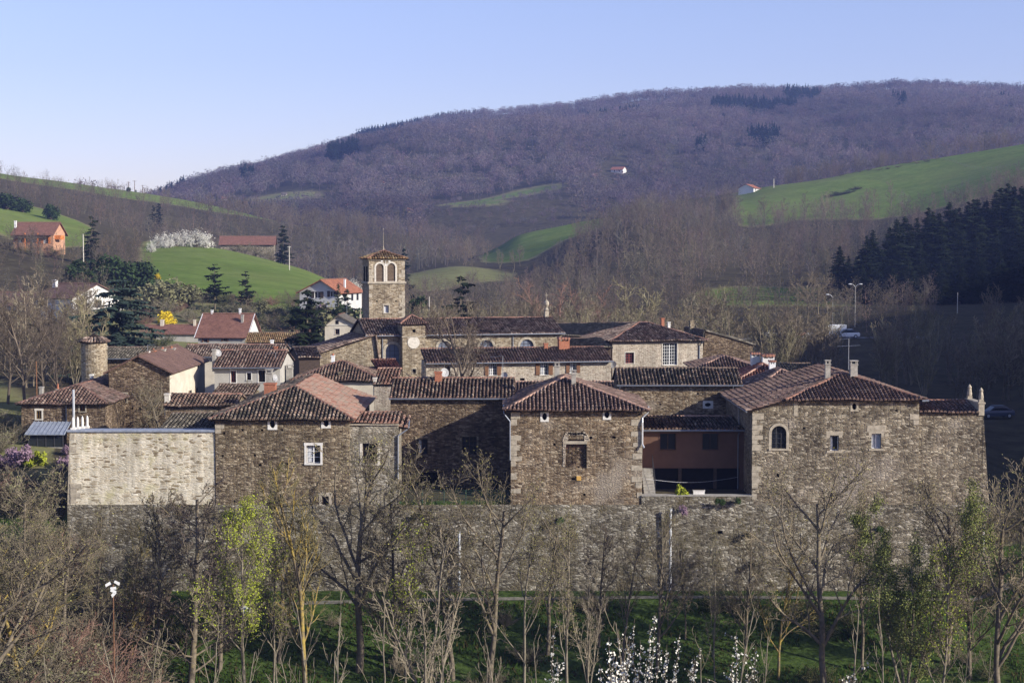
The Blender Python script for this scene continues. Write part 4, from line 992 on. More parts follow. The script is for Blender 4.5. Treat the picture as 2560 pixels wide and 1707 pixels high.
x, z = h.at(1366, 791, 4.7); mb = MB(); mb.box((x-.22,4.45,z-.5),(x+.22,4.95,z+.6)); mb.lathe([(.2,.6),(.3,.75),(.12,1.0),(.3,1.35),(.3,1.6),(.1,1.85),(.0,1.95)], (x,4.7,z), 12); mb.tube((x,4.7,z+1.9),(x,4.7,z+2.7), .03, n=5); mb.tube((x-.2,4.7,z+2.4),(x+.2,4.7,z+2.4), .03, n=5); mb.build('finial', M['ashlar'], h.rf)
x, z = h.at(901, 795, 4.7); mb = MB(); mb.box((x-.1,4.6,z-.5),(x+.1,4.8,z+.4)); mb.tube((x,4.7,z),(x,4.7,z+1.1), .04, n=5); mb.tube((x-.2,4.7,z+.8),(x+.2,4.7,z+.8), .035, n=5); mb.build('cross', M['ashlar'], h.rf)
x, z = h.at(956, 838); h.pipe([(x,-.1,h.ze-5.2),(x,-.1,h.ze-.3),(x,-.4,h.ze-.15)], .055, 'zinc')
x, z = h.at(1282, 838); h.pipe([(x,-.1,h.ze-3.6),(x,-.1,h.ze-.3)], .05, 'zinc')
h = House('stair_turret', "square stone turret with a blank round disc, against the church front", 'tower', 1006, 1063, 171.2, 806, 2.6, 9, RT, wall='stone_tan', seed=28)
h.window((1031,823,1039,831), sur=None, frame='wood_dark', style='plain', pane='hole'); h.window((1031,922,1040,933), sur='ashlar', frame='wood_dark', style='plain', sw=.08, pane='hole')
x, z = h.at(1034, 856)
h.roof('pyr', 't_red', rise=.75, o=.3, cap='ridge_red', gutter=False, sp=.22)
mb = MB(); n = 24; pts = [(x+.66*math.cos(2*math.pi*k/n), -.05, z+.66*math.sin(2*math.pi*k/n)) for k in range(n)]; mb.poly(pts)
for k in range(n): a, b = pts[k], pts[(k+1)%n]; mb.poly([a,b,(b[0],.0,b[2]),(a[0],.0,a[2])])
mb.build('round_panel', M['ashlar_pale'], h.root)
mb = MB(); mb.box((-.08,-.1,h.ze-1.6),(h.w+.08,.0,h.ze-1.48)); mb.build('string_course', M['ashlar'], h.root)
h = House('bell_tower', "square stone bell tower with twin louvred arches and white clock numerals", 'tower', 922, 1012, 185, 645, 4.3, 9, RT, wall='stone_tan', seed=29)
for r in ((940,659,959,704),(968,658,988,703)):
    a = h.arch(r, .2, 'ashlar_pale', pane='hole', bars=False, name='belfry_opening'); x0, z0, x1, z1 = h.rect(*r); mb = MB(); k = 0; zz = z0+.05
    while zz < z1-.08:
        hw = (x1-x0)/2; zc = z1-hw; half = hw if zz < zc else math.sqrt(max(.01, hw*hw-(zz-zc)**2)); cx = (x0+x1)/2
        mb.poly([(cx-half,.05,zz),(cx+half,.05,zz),(cx+half,.19,zz+.13),(cx-half,.19,zz+.13)]); mb.poly([(cx-half,.05,zz-.03),(cx+half,.05,zz-.03),(cx+half,.05,zz),(cx-half,.05,zz)]); zz += .155
    mb.build('louvre', M['wood_grey'], a)
h.window((960,763,972,782), sur='ashlar', frame='ashlar_white', style='plain', sw=.14, pane='curtain')
h.putlogs([(942,753),(990,753)], .1)
h.quoins(0.0, 3, h.ze-.3, 1, .7); h.quoins(h.w, 3, h.ze-.3, -1, .7)
h.roof('pyr', 't_yellow', rise=.85, o=.26, cap='ridge_red', gutter=False)
z1 = h.at(966, 707)[1]; mb = MB(); mb.box((-.14,-.14,z1-.1),(h.w+.14,.0,z1+.12)); mb.box((-.14,.0,z1-.1),(.0,h.d,z1+.12)); mb.box((h.w,.0,z1-.1),(h.w+.14,h.d,z1+.12)); mb.build('string_course', M['ashlar'], h.root)
mb = MB(); mb.box((-.12,-.12,h.ze-.28),(h.w+.12,.0,h.ze-.1)); mb.box((-.12,.0,h.ze-.28),(.0,h.d,h.ze-.1)); mb.build('cornice', M['ashlar'], h.root)
x, z = h.at(964, 653); mb = MB()
for k in range(12):
    t = 2*math.pi*k/12; c = Vector((x+.44*math.cos(t), -.05, z+.44*math.sin(t))); e = Vector((math.cos(t),0,math.sin(t))); f = Vector((-math.sin(t),0,math.cos(t)))
    mb.poly([c-e*.12-f*.05, c+e*.12-f*.06, c+e*.12+f*.06, c-e*.12+f*.05])
    mb.poly([c-e*.12-f*.05+Vector((0,.05,0)), c-e*.12-f*.05, c-e*.12+f*.05, c-e*.12+f*.05+Vector((0,.05,0))])
for a, l in ((R(95), .36), (R(275), .3)):
    mb.box((x-.02,-.07,min(z, z+l*math.sin(a))),(x+.02,-.05,max(z, z+l*math.sin(a))))
mb.build('clock', M['whitepaint'], h.root)
x, z = h.w/2, h.ze+.85; mb = MB(); mb.lathe([(.12,-.1),(.08,.25),(.025,.6),(.012,2.4)], (x,h.d/2,z), 8); mb.lathe([(0,2.4),(.06,2.5),(0,2.62)], (x,h.d/2,z), 8); mb.build('finial', M['ashlar'], h.rf)
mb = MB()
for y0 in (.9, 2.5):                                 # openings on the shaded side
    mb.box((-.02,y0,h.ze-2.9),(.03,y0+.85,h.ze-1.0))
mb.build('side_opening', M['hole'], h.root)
h = House('side_chapel', "stone side chapel with a roof falling left from the church", 'church', 792, 944, 169.5, 884, 10, 8.6, RT, wall='stone_tan', seed=30)
h.roof('gy', 't_brown', ridge_py=838, o=.7, og=.3, xr=.96, gutter=False, cap='ridge_dark')
h = House('porch', "small red tiled porch roof in the shade between chapel and turret", 'shed', 943, 1004, 166, 922, 3.5, 8.4, RT, wall='stone_tan', seed=31)
h.roof('shedf', 't_bright', ridge_py=899, o=.2, og=.05, gutter=False)
h = House('stone_barn', "dark sided lean-to barn roof at the foot of the side chapel", 'shed', 748, 800, 166, 893, 8, 8.4, RT, wall='wood_dark', seed=32)
h.roof('gx', 't_brown', rise=.8, o=.3, og=.2, gutter=False, cap='ridge_dark')
# right of the church
h = House('priory_house', "stone house with a tall white grid window and slatted hipped roof, right of the church", 'house', 1531, 1757, 181, 850, 10, 8.4, RT, wall='stone_pale', seed=33)
h.window((1657,858,1693,912), sur='ashlar_pale', frame='whitepaint', style='big', sw=.1)
h.window((1563,881,1585,908), sur='ashlar_pale', frame='wood_red', style='grid', sw=.08)
h.px_mid = 1620
h.roof('hip', 't_brown', ridge_py=806, o=.5, cap='ridge_red')
h.chimney(1654, 1661, 795, 808, 5, 'brick', 'brick', .4); h.chimney(1726, 1736, 801, 825, 6, 'brick', 'stone_tan', .5); h.chimney(1670, 1676, 805, 815, 6, 'post', 'ashlar_white', .3)
h.pipe([(h.w-.45,-.1,h.ze-4.2),(h.w-.45,-.1,h.ze-.8),(h.w-.1,-.45,h.ze-.25)], .06, 'zinc')
h = House('stone_barn', "rough stone barn with a long sloping gable edge, right of the priory house", 'barn', 1757, 1882, 185, 862, 9, 8.2, 8, wall='stone_dark', seed=34)
h.roof('gy', 't_grey', ridge_py=826, o=.25, og=.12, xr=.04, gutter=False, cap='ridge_dark')
h = House('old_barn', "long old roof of rough grey tiles behind the priory house", 'barn', 1402, 1640, 196, 838, 13, 8.4, RT, wall='wood_dark', seed=35)
h.roof('gx', 't_grey', ridge_py=808, o=.5, og=.2, gutter=False, cap='ridge_dark')
h = House('old_barn', "low grey roofed barn wedged against the left side of the priory house", 'barn', 1432, 1528, 178, 868, 8, 8.4, RT, wall='wood_dark', seed=36)
h.roof('gx', 't_grey', ridge_py=846, o=.4, og=.1, gutter=False, cap='ridge_dark')
# cluster of red roofs
def rh(label, px0, px1, Y, eave, ridge, depth, kind='hip', mat='t_red', seed=1, rot=0, wall='stone_ochre', cap='ridge_pale', name='village_house', **k):
    h = House(name, label, 'house', px0, px1, Y, eave, depth, 7.6, rot, wall=wall, seed=seed)
    h.roof(kind, mat, ridge_py=ridge, o=.35, cap=cap, gutter=False, **k); return h
rh("red hipped roof furthest back in the roof cluster, right of the mossy roof", 1742, 1900, 157, 920, 891, 8, seed=41)
h = rh("red roof carrying three white tile-capped chimneys in the cluster", 1850, 1992, 149, 948, 910, 7, seed=42, mat='t_bright')
h.chimney(1879, 1900, 879, 910, 4.5, 'tilecap', 'white', .8); h.chimney(1907, 1936, 884, 930, 3.4, 'tilecap', 'white', .9); h.chimney(1924, 1939, 898, 946, 1.0, 'tilecap', 'whitepaint', .6)
rh("small grey tiled roof peeping out behind the red roof cluster", 1934, 2034, 163, 933, 909, 7, 'gx', 't_grey', seed=43, cap='ridge_dark')
rh("bright red pyramid roof in front of the three white chimneys", 1889, 2046, 141, 971, 924, 8, seed=44, mat='t_red')
rh("low red tiled roof tucked between the mossy roof and the big right house", 1856, 1985, 134.5, 1010, 975, 6, 'gx', 't_mixed', seed=45)
# ---------------------------------------------------------------- houses on the hillside
h = House('chalet', "small house with red roof and orange shutters on the left field", 'house', 33, 133, 428, 581, 9, G(80, 428).z-1.2, -4, wall='salmon', seed=51)
for k, r in enumerate(((45,594,56,607),(75,594,89,608),(108,594,120,609))): h.window(r, sur=None, frame='whitepaint', style='mull', shutters='wood_orange', curtain=True)
h.roof('gx', 'f_red', ridge_py=556, o=1.3, og=.5, flat=True, gutter=False)
for px in (66, 98):
    x, z = h.at(px, 600); mb = MB(); mb.box((x-.12,-1.1,0),(x+.12,-.9,h.ze-.2)); mb.build('post', M['wood_orange'], h.root)
mb = MB(); mb.box((0,-1.1,h.ze-1.6),(h.w*.85,-.02,h.ze-1.45)); mb.box((0,-1.1,h.ze-1.45),(h.w*.85,-1.04,h.ze-.6)); mb.build('balcony', M['wood_dark'], h.root)
mb = MB(); mb.box((h.w+.0,1,h.ze-1.9),(h.w+1.6,4,h.ze-1.75)); mb.box((h.w+1.5,1,h.ze-1.75),(h.w+1.6,4,h.ze-.8)); mb.box((h.w,.95,h.ze-1.75),(h.w+1.6,1.05,h.ze-.8)); mb.build('side_balcony', M['wood_orange'], h.root)
h.chimney(35, 40, 552, 566, 2, 'brick', 'whitepaint', .6)
h = House('white_house', "big white house with brown roof half hidden by the blue green cedar", 'house', 84, 181, 300, 741, 12, 11, -32, wall='white', seed=52)
h.px_mid = 150
h.roof('gx', 'f_brown', rise=2.4, o=.6, og=.5, flat=True, gutter=False)
h.chimney(130, 139, 699, 716, 4, 'post', 'whitepaint', .6)
for yy, zz in ((2,h.ze-2.1),(6,h.ze-2.1),(2,h.ze-4.9),(6,h.ze-4.9)):
    mb = MB(); mb.box((h.w+.002,yy,zz),(h.w+.04,yy+1.1,zz+1.4)); f = mb.build('window', M['glass'], h.root)
    mb = MB(); mb.box((h.w+.002,yy-.6,zz),(h.w+.07,yy-.02,zz+1.4)); mb.build('shutter', M['wood_dark'], f)
mb = MB(); mb.box((h.w+.002,.5,h.ze-2.6),(h.w+1.3,h.d-.5,h.ze-2.45)); mb.build('balcony', M['concrete'], h.root)
h = House('brown_roof_house', "low brown roofed house at the left edge behind bare trees", 'house', -70, 88, 312, 760, 8, 11.5, -10, wall='greyrender', seed=53)
h.roof('gx', 'f_brown', ridge_py=730, o=.5, og=.4, flat=True, gutter=False)
h = House('long_house', "long low house with flat red brown roof beside the yellow forsythia", 'house', 352, 503, 284, 832, 7, 9.6, 0, wall='greyrender', seed=54)
h.roof('gx', 'f_red', ridge_py=812, o=.5, og=.3, flat=True, gutter=False)
h.chimney(400, 409, 799, 820, 3, 'brick', 'cream', .6); h.chimney(483, 489, 799, 818, 3, 'brick', 'cream', .5)
h = House('white_house', "white gabled house with broad red roof and thin chimneys, near dark conifer", 'house', 495, 613, 250, 838, 9, 8.6, -5, wall='greyrender', seed=55)
h.window((509,841,518,855), sur=None, frame='wood_brown', style='mull', shutters='wood_brown'); h.window((558,839,567,853), sur=None, frame='wood_brown', style='mull', shutters='wood_brown')
h.roof('gx', 'f_red', ridge_py=784, o=.5, og=.5, flat=True, gutter=False)
mb = MB(); w, d, ze, rs_ = h.w, h.d, h.ze, h.rise; mb.poly([(w+.03,.0,-.5),(w+.03,d,-.5),(w+.03,d,ze),(w+.03,d/2,ze+rs_-.15),(w+.03,0,ze)]); mb.build('render', M['white'], h.root)
for sx in (-.5, h.w+.42):
    mb = MB(); a = h.rise/(h.d/2); mb.poly([(sx,-.5,ze-.5*a-.22),(sx,-.5,ze-.5*a+.03),(sx,d/2,ze+rs_+.03),(sx,d/2,ze+rs_-.22)]); mb.poly([(sx-.03,-.5,ze-.5*a+.03),(sx+.08,-.5,ze-.5*a+.03),(sx+.08,d/2,ze+rs_+.03),(sx-.03,d/2,ze+rs_+.03)]); mb.build('bargeboard', M['whitepaint'], h.root)
h.chimney(527, 532, 775, 790, 4.4, 'brick', 'whitepaint', .35); h.chimney(597, 602, 771, 788, 4.4, 'brick', 'whitepaint', .35); h.chimney(602, 608, 787, 812, 2.6, 'brick', 'concrete', .45)
h = House('long_shed', "long low shed with ribbed brown roof and white posts behind the dark conifer", 'shed', 616, 752, 236, 852, 5, 8.6, 0, wall='greyrender', seed=56)
h.roof('gx', 't_yellow', ridge_py=832, o=.5, og=.2, gutter=False, cap='ridge_dark')
for k in range(5):
    mb = MB(); x = .3+(h.w-.6)*k/4; mb.box((x-.1,-.42,-.4),(x+.1,-.25,h.ze-.15)); mb.build('post', M['whitepaint'], h.root)
h = House('white_house', "cream white house with orange roof beside the bell tower", 'house', 749, 846, 300, 728, 13, 11.5, -14, wall='greywhite', seed=57)
for r in ((786,729,801,745),(825,727,838,742)): h.window(r, sur=None, frame='whitepaint', style='mull', shutters='wood_dark')
h.roof('gy', 'f_orange', rise=2.2, o=.6, og=.6, xr=.56, flat=True, gutter=False)
h.chimney(859, 863, 698, 716, 6, 'brick', 'whitepaint', .4)
for yy in (3, 7, 10):
    mb = MB(); mb.box((h.w+.002,yy,h.ze-1.9),(h.w+.04,yy+1.1,h.ze-.6)); mb.build('window', M['glass'], h.root)
h = House('white_house', "small cream house with one dark attic window, below the orange roofed house", 'house', 812, 893, 232, 812, 8, 8.4, 0, wall='cream', seed=58)
h.window((838,800,847,813) if False else (838,822,849,836), sur='ashlar_pale', frame='wood_brown', style='mull', sw=.1)
h.roof('gy', 'f_grey', rise=1.45, o=.5, og=.4, xr=.42, flat=True, gutter=False)
x, z = h.at(843, 807); mb = MB(); mb.box((x-.22,-.04,z-.35),(x+.22,.0,z+.35)); mb.build('attic_window', M['hole'], h.root)
mb = MB(); mb.box((0,-.08,h.ze-.1),(h.w,.0,h.ze+.08)); mb.build('string_course', M['ashlar_pale'], h.root)
h.antenna(867, 760, 800, 4, ((-.1,.8),(-.5,.5)))
Yb = find_Y(610, 640, 380, 600)
h = House('barn', "long red roofed barn on the crest of the green hill", 'barn', 551, 685, 548, 609, 10, G(620, 548).z-.6, 6, wall='stone_grey', seed=59)
h.roof('gx', 'f_red', ridge_py=591, o=.8, og=.6, flat=True, gutter=False)
mb = MB(); mb.box((h.w*.4,-2.2,-.8),(h.w*.98,-2.0,.9)); mb.build('yard_wall', M['white'], h.root)
for k in range(4):
    mb = MB(); mb.box((h.w*(.1+.22*k),-.03,.1),(h.w*(.1+.22*k)+1.5,.0,1.6)); mb.build('door', M['wood_dark'], h.root)
def far_house(px, py, wpx, label, roof='f_orange', rot=0, hpx=None, depth=8, Y=None, wall='white', rise=1.8, a=700):
    Y = Y or find_Y(px+wpx/2, py, a); hpx = hpx or wpx*.3
    h = House('far_house', label, 'house', px, px+wpx, Y, py-hpx, depth, G(px+wpx/2, Y).z-.5, rot, wall=wall, seed=int(px))
    for k in range(2):
        q = px+wpx*(.25+.4*k); h.window((q, py-hpx*.8, q+wpx*.11, py-hpx*.35), sur=None, frame='wood_dark', style='plain')
    h.roof('gx', roof, rise=rise, o=.5, og=.4, flat=True, gutter=False); return h
far_house(1527, 433, 30, "small white house with garden on the slope of the far wooded hill", rot=-25, hpx=9, a=1100, rise=2.2)
h = House('far_house', "white house with red roof at the left end of the right hand field", 'house', 1846, 1884, 872, 470, 11, G(1870, 872).z-.8, -28, wall='white', seed=71)
h.roof('gy', 'f_orange', rise=2.0, o=.6, og=.5, flat=True, gutter=False)
mb = MB(); mb.box((h.w+.002,2,h.ze-1.7),(h.w+.05,3.2,h.ze-.5)); mb.build('window', M['glass'], h.root)
far_house(1020, 532, 32, "far farmhouse with long red roof in the valley, left of the green strip", 'f_red', 5, 6, a=960, wall='stone_tan')
far_house(556, 503, 10, "tiny white house beside two dark conifers at the foot of the far hill", rot=20, hpx=6, a=960)
far_house(949, 462, 12, "tiny white house with red roof among trees on the far hill", hpx=5, a=960)
far_house(856, 519, 12, "tiny white house at the edge of the far valley fields", hpx=4, a=960)
far_house(905, 521, 9, "tiny pale cottage right of the far valley white house", hpx=4, a=960, wall='cream')
far_house(1482, 446, 14, "tiny ochre farm building below the far white house", 'f_red', 0, 6, a=1100, wall='stone_tan')
far_house(703, 491, 12, "tiny pale stone cottage above the small far meadow", 'f_grey', 0, 4, a=1000, wall='cream')
# ---------------------------------------------------------------- trees
def bark(name, c, var=.35):
    m = NT(name); co = m.coord(); n = m.noise(co, 1.1, 5, .7); oi = m.n("ShaderNodeObjectInfo")
    k = m.ramp(n, [(.3, tuple(x*(1-var) for x in c)), (.7, tuple(x*(1+var) for x in c))])
    k = m.mix(1.0, k, m.ramp(oi.outputs["Random"], [(0, .75), (1, 1.25)]), 'MULTIPLY')
    m.base(k); m.b.inputs["Specular IOR Level"].default_value = .05; return m.m
def lichen_bark(name, c, l, lo=.5):
    m = NT(name); co = m.coord(); n = m.noise(co, .9, 5, .75); n2 = m.noise(co, 4, 3)
    m.base(m.mix(m.ramp(n, [(lo, 0.0), (lo+.12, .85)]), m.ramp(n2, [(.3, tuple(x*.7 for x in c)), (.7, tuple(x*1.3 for x in c))]), l)); m.b.inputs["Specular IOR Level"].default_value = .05; return m.m
def leafm(name, c, var=.4):
    m = NT(name); co = m.coord(); n = m.noise(co, .8, 4, .8); oi = m.n("ShaderNodeObjectInfo")
    k = m.ramp(n, [(.3, tuple(x*(1-var) for x in c)), (.7, tuple(x*(1+var) for x in c))])
    m.base(m.mix(1.0, k, m.ramp(oi.outputs["Random"], [(0, .8), (1, 1.2)]), 'MULTIPLY')); m.b.inputs["Specular IOR Level"].default_value = .1; return m.m
M['bark_dark'] = lichen_bark("dark bark with lichen", (.15,.125,.092), (.26,.21,.09), .55)
M['bark_pale'] = lichen_bark("pale bark", (.185,.16,.12), (.33,.28,.16), .6)
M['bark_yellow'] = lichen_bark("yellow lichen bark", (.15,.12,.08), (.34,.25,.06), .44)
M['twig'] = bark("grey brown twigs", (.185,.155,.108)); M['twig_dark'] = bark("dark brown twigs", (.115,.092,.072))
M['twig_pale'] = bark("pale buff twigs", (.235,.20,.145)); M['twig_red'] = bark("reddish twigs", (.23,.14,.105))
M['twig_olive'] = bark("olive twigs", (.215,.19,.10))
M['leaf_yellow'] = leafm("young yellow green leaves", (.26,.30,.035)); M['leaf_green'] = leafm("young green leaves", (.16,.18,.055))
M['needle'] = leafm("dark spruce needles", (.015,.023,.009)); M['needle_blue'] = leafm("blue green cedar needles", (.040,.062,.048))
M['evergreen'] = leafm("dark evergreen leaves", (.030,.050,.018)); M['olive_leaf'] = leafm("grey green shrub", (.15,.145,.075))
M['blossom'] = leafm("white blossom", (.62,.60,.53), .15); M['forsythia'] = leafm("yellow forsythia flowers", (.72,.52,.03), .2)
M['magenta'] = leafm("mauve blossom", (.27,.18,.235), .3); M['bush_yellow'] = leafm("yellow green bush leaves", (.30,.33,.035), .3)
def unit(v):
    l = math.sqrt(v[0]**2+v[1]**2+v[2]**2) or 1; return (v[0]/l, v[1]/l, v[2]/l)
def rot_about(rng, d, ang, az=None):
    a = unit((d[1], -d[0], 0.0)) if abs(d[2]) < .95 else (1.0, 0.0, 0.0)
    b = (d[1]*a[2]-d[2]*a[1], d[2]*a[0]-d[0]*a[2], d[0]*a[1]-d[1]*a[0])
    t = rng.uniform(0, 2*math.pi) if az is None else az; s, c = math.sin(ang), math.cos(ang)
    return tuple(d[i]*c+(a[i]*math.cos(t)+b[i]*math.sin(t))*s for i in range(3))
class Prm:
    def __init__(s, **k): s.__dict__.update(k)
def grow(rng, segs, p, d, L, r, lev, q):
    n = q.seg[lev]; step = L/n; pts = [(p, d, r)]
    for i in range(n):
        w = q.wob[lev]; u = q.up[lev]
        d = unit((d[0]+rng.gauss(0, w), d[1]+rng.gauss(0, w), d[2]+rng.gauss(0, w)*.6+u))
        p2 = (p[0]+d[0]*step, p[1]+d[1]*step, p[2]+d[2]*step); r2 = max(q.rmin, r*(1-q.taper[lev]/n))
        segs.append((lev, p, p2, r, r2)); p, r = p2, r2; pts.append((p, d, r))
    if lev >= q.levels: return
    k = q.kids[lev]; k = max(1, int(k*rng.uniform(.8, 1.2)))
    for i in range(k):
        t = q.t0[lev]+(1-q.t0[lev])*(i+rng.random())/k; f = t*n; a = min(int(f), n-1); f -= a
        (pa, da, ra), (pb, db, rb) = pts[a], pts[a+1]
        pp = tuple(pa[j]+(pb[j]-pa[j])*f for j in range(3)); rr = ra+(rb-ra)*f
        nd = rot_about(rng, db, q.ang[lev]*rng.uniform(.7, 1.3))
        cl = L*q.ratio[lev]*(1-q.fall[lev]*t)*rng.uniform(.7, 1.2)
        grow(rng, segs, pp, nd, cl, max(q.rmin, rr*q.rr[lev]), lev+1, q)
def seg_mesh(name, segs, sides, mat):
    if not segs: return None
    P0 = np.array([s[1] for s in segs], dtype=np.float64); P1 = np.array([s[2] for s in segs], dtype=np.float64)
    r0 = np.array([s[3] for s in segs]); r1 = np.array([s[4] for s in segs])
    d = P1-P0; d /= np.maximum(np.linalg.norm(d, axis=1, keepdims=True), 1e-9)
    ref = np.where(np.abs(d[:, 2:3]) < .9, np.array([[0, 0, 1.]]), np.array([[1., 0, 0]]))
    a = np.cross(d, ref); a /= np.linalg.norm(a, axis=1, keepdims=True); b = np.cross(d, a)
    V = []
    for k in range(sides):
        t = 2*math.pi*k/sides; V.append(P0+(a*math.cos(t)+b*math.sin(t))*r0[:, None])
    for k in range(sides):
        t = 2*math.pi*k/sides; V.append(P1+(a*math.cos(t)+b*math.sin(t))*r1[:, None])
    V = np.stack(V, 1).reshape(-1, 3); N = len(segs); base = (np.arange(N)*2*sides)[:, None]
    Fc = [np.concatenate([base+k, base+(k+1) % sides, base+sides+(k+1) % sides, base+sides+k], 1) for k in range(sides)]
    Fc = np.stack(Fc, 1).reshape(-1, 4)
    return np_mesh(name, V, Fc, np.full(len(Fc), 4), mat)
def leaf_mesh(name, C, size, rs_, mat, aspect=1.6):
    N = len(C); a = rs_.normal(size=(N, 3)); a /= np.linalg.norm(a, axis=1, keepdims=True); b = np.cross(a, rs_.normal(size=(N, 3))); b /= np.linalg.norm(b, axis=1, keepdims=True)
    s = size*rs_.uniform(.6, 1.4, (N, 1)); C = np.asarray(C)
    V = np.stack([C-a*s*aspect*.5, C+b*s*.5, C+a*s*aspect*.5, C-b*s*.5], 1).reshape(-1, 3)
    return np_mesh(name, V, np.arange(4*N).reshape(-1, 4), np.full(N, 4), mat)
SPECIES = {
 'spread': Prm(levels=4, seg=[7,6,4,3,2], wob=[.07,.13,.18,.22,.2], up=[.05,.10,.07,.04,.02], taper=[.72,.78,.8,.7,.5], kids=[12,8,7,4], t0=[.26,.18,.12,.1], ang=[.75,.7,.75,.7], ratio=[.62,.52,.46,.50], fall=[.42,.4,.35,.3], rr=[.62,.6,.6,.7], rmin=.0145),
 'upright': Prm(levels=4, seg=[9,6,4,3,2], wob=[.05,.10,.16,.2,.2], up=[.08,.16,.09,.05,.03], taper=[.82,.8,.8,.7,.5], kids=[15,8,6,4], t0=[.26,.18,.12,.1], ang=[.6,.6,.7,.7], ratio=[.40,.5,.46,.5], fall=[.55,.4,.35,.3], rr=[.55,.6,.6,.7], rmin=.0145),
 'dense': Prm(levels=4, seg=[9,6,4,3,2], wob=[.03,.09,.16,.2,.2], up=[.1,.08,.05,.03,.02], taper=[.9,.85,.8,.7,.5], kids=[28,9,6,4], t0=[.16,.12,.1,.1], ang=[1.0,.65,.7,.7], ratio=[.42,.42,.46,.5], fall=[.65,.4,.35,.3], rr=[.42,.55,.6,.7], rmin=.014),
 'multi': Prm(levels=4, seg=[2,9,5,3,2], wob=[.04,.07,.14,.2,.2], up=[.0,.09,.1,.05,.03], taper=[.2,.82,.8,.7,.5], kids=[5,12,6,4], t0=[.2,.22,.12,.1], ang=[.28,.55,.7,.7], ratio=[7.5,.33,.46,.5], fall=[.1,.5,.35,.3], rr=[.6,.55,.6,.7], rmin=.014),
 'shrub': Prm(levels=3, seg=[1,5,4,2], wob=[.05,.16,.2,.2], up=[0,.06,.04,.02], taper=[.1,.8,.8,.5], kids=[18,9,5], t0=[.1,.12,.1], ang=[.8,.6,.7], ratio=[9,.45,.48], fall=[.1,.4,.3], rr=[.6,.6,.6], rmin=.015),
 'sapling': Prm(levels=2, seg=[8,4,2], wob=[.06,.12,.15], up=[.08,.16,.1], taper=[.8,.8,.6], kids=[9,4], t0=[.25,.2], ang=[.6,.6], ratio=[.3,.4], fall=[.5,.3], rr=[.55,.6], rmin=.012),
}
def tree_proto(name, species, H, r, seed, bmat, tmat, split=1, leaf=None, levels=None, rmin=None, kids=None, lean=(0,0), leafn=1.0):
    rng = random.Random(seed); q = Prm(**SPECIES[species].__dict__)
    if levels: q.levels = levels
    if rmin: q.rmin = rmin
    if kids: q.kids = kids
    segs = []; L = H*.86 if q.seg[0] > 2 else H*.1
    if species in ('multi', 'shrub'): q.ratio = [H*.86/(L*.96)*1.0]+q.ratio[1:]
    grow(rng, segs, (0,0,-.3), unit((lean[0], lean[1], 1)), L, r, 0, q)
    zt = max(s[2][2] for s in segs); k = H/zt
    segs = [(l, tuple(c*k for c in a), tuple(c*k for c in b), r0, r1) for l, a, b, r0, r1 in segs]
    t = seg_mesh(name+"_trunk", [s for s in segs if s[0] <= split], 6, M[bmat]); c = seg_mesh(name+"_crown", [s for s in segs if s[0] > split], 3, M[tmat])
    lf = None
    if leaf:
        mat, n, size, zmin = leaf; rs_ = np.random.RandomState(seed)
        E = np.array([s[2] for s in segs if s[0] >= q.levels-1 and s[2][2] > zmin*H]); C = E[rs_.randint(0, len(E), n)]+rs_.normal(0, .18, (n, 3))
        lf = leaf_mesh(name+"_leaves", C, size, rs_, M[mat])
    return dict(t=t, c=c, l=lf, H=H, segs=segs)
def put_tree(pr, name, loc, rz, k, label, cat='tree', group=None, parts=True):
    o = empty(name, loc, rz); o.scale = (k,)*3 if not hasattr(k, '__len__') else k; tag(o, label, cat, group)
    link('trunk', pr['t'], o)
    if pr['c']: link('crown', pr['c'], o)
    if pr['l']: link('foliage', pr['l'], o)
    return o
PX = lambda p: p                                    # readability
T = {}
M['bud'] = leafm("swelling olive buds", (.27,.25,.085)); BUD = ('bud', 1700, .046, .2)
for i in range(3): T['spread%d' % i] = tree_proto('spread', 'spread', 15, .24, 100+i, 'bark_dark', 'twig', leaf=BUD)
for i in range(3): T['upright%d' % i] = tree_proto('upright', 'upright', 15, .15, 120+i, 'bark_dark', 'twig', leaf=BUD)
T['lichen0'] = tree_proto('lichen', 'upright', 15, .16, 140, 'bark_yellow', 'twig_olive', split=2); T['lichen1'] = tree_proto('lichen', 'spread', 15, .18, 141, 'bark_yellow', 'twig_olive', split=2)
T['dense0'] = tree_proto('dense', 'dense', 15, .22, 150, 'bark_dark', 'twig_dark'); T['dense1'] = tree_proto('dense', 'dense', 15, .2, 151, 'bark_dark', 'twig', leaf=BUD)
T['pale0'] = tree_proto('pale', 'upright', 15, .14, 160, 'bark_pale', 'twig_pale', kids=[12,6,5,3], leaf=BUD); T['pale1'] = tree_proto('pale', 'upright', 15, .13, 161, 'bark_pale', 'twig', kids=[12,6,5,3], leaf=BUD)
T['multi0'] = tree_proto('multi', 'multi', 12, .2, 170, 'bark_pale', 'twig_pale'); T['multi1'] = tree_proto('multi', 'multi', 12, .2, 171, 'bark_dark', 'twig')
T['yellow'] = tree_proto('yellow', 'upright', 15, .14, 180, 'bark_pale', 'twig_pale', leaf=('leaf_yellow', 8000, .07, .35))
T['green'] = tree_proto('green', 'multi', 15, .2, 181, 'bark_pale', 'twig', leaf=('leaf_green', 30000, .07, .2))
T['fewleaf'] = tree_proto('fewleaf', 'upright', 15, .13, 182, 'bark_pale', 'twig', leaf=('leaf_yellow', 2000, .085, .4))
T['shrub0'] = tree_proto('shrub', 'shrub', 5, .1, 190, 'twig_dark', 'twig', split=0); T['shrub1'] = tree_proto('shrub', 'shrub', 5, .1, 191, 'twig_red', 'twig_red', split=0)
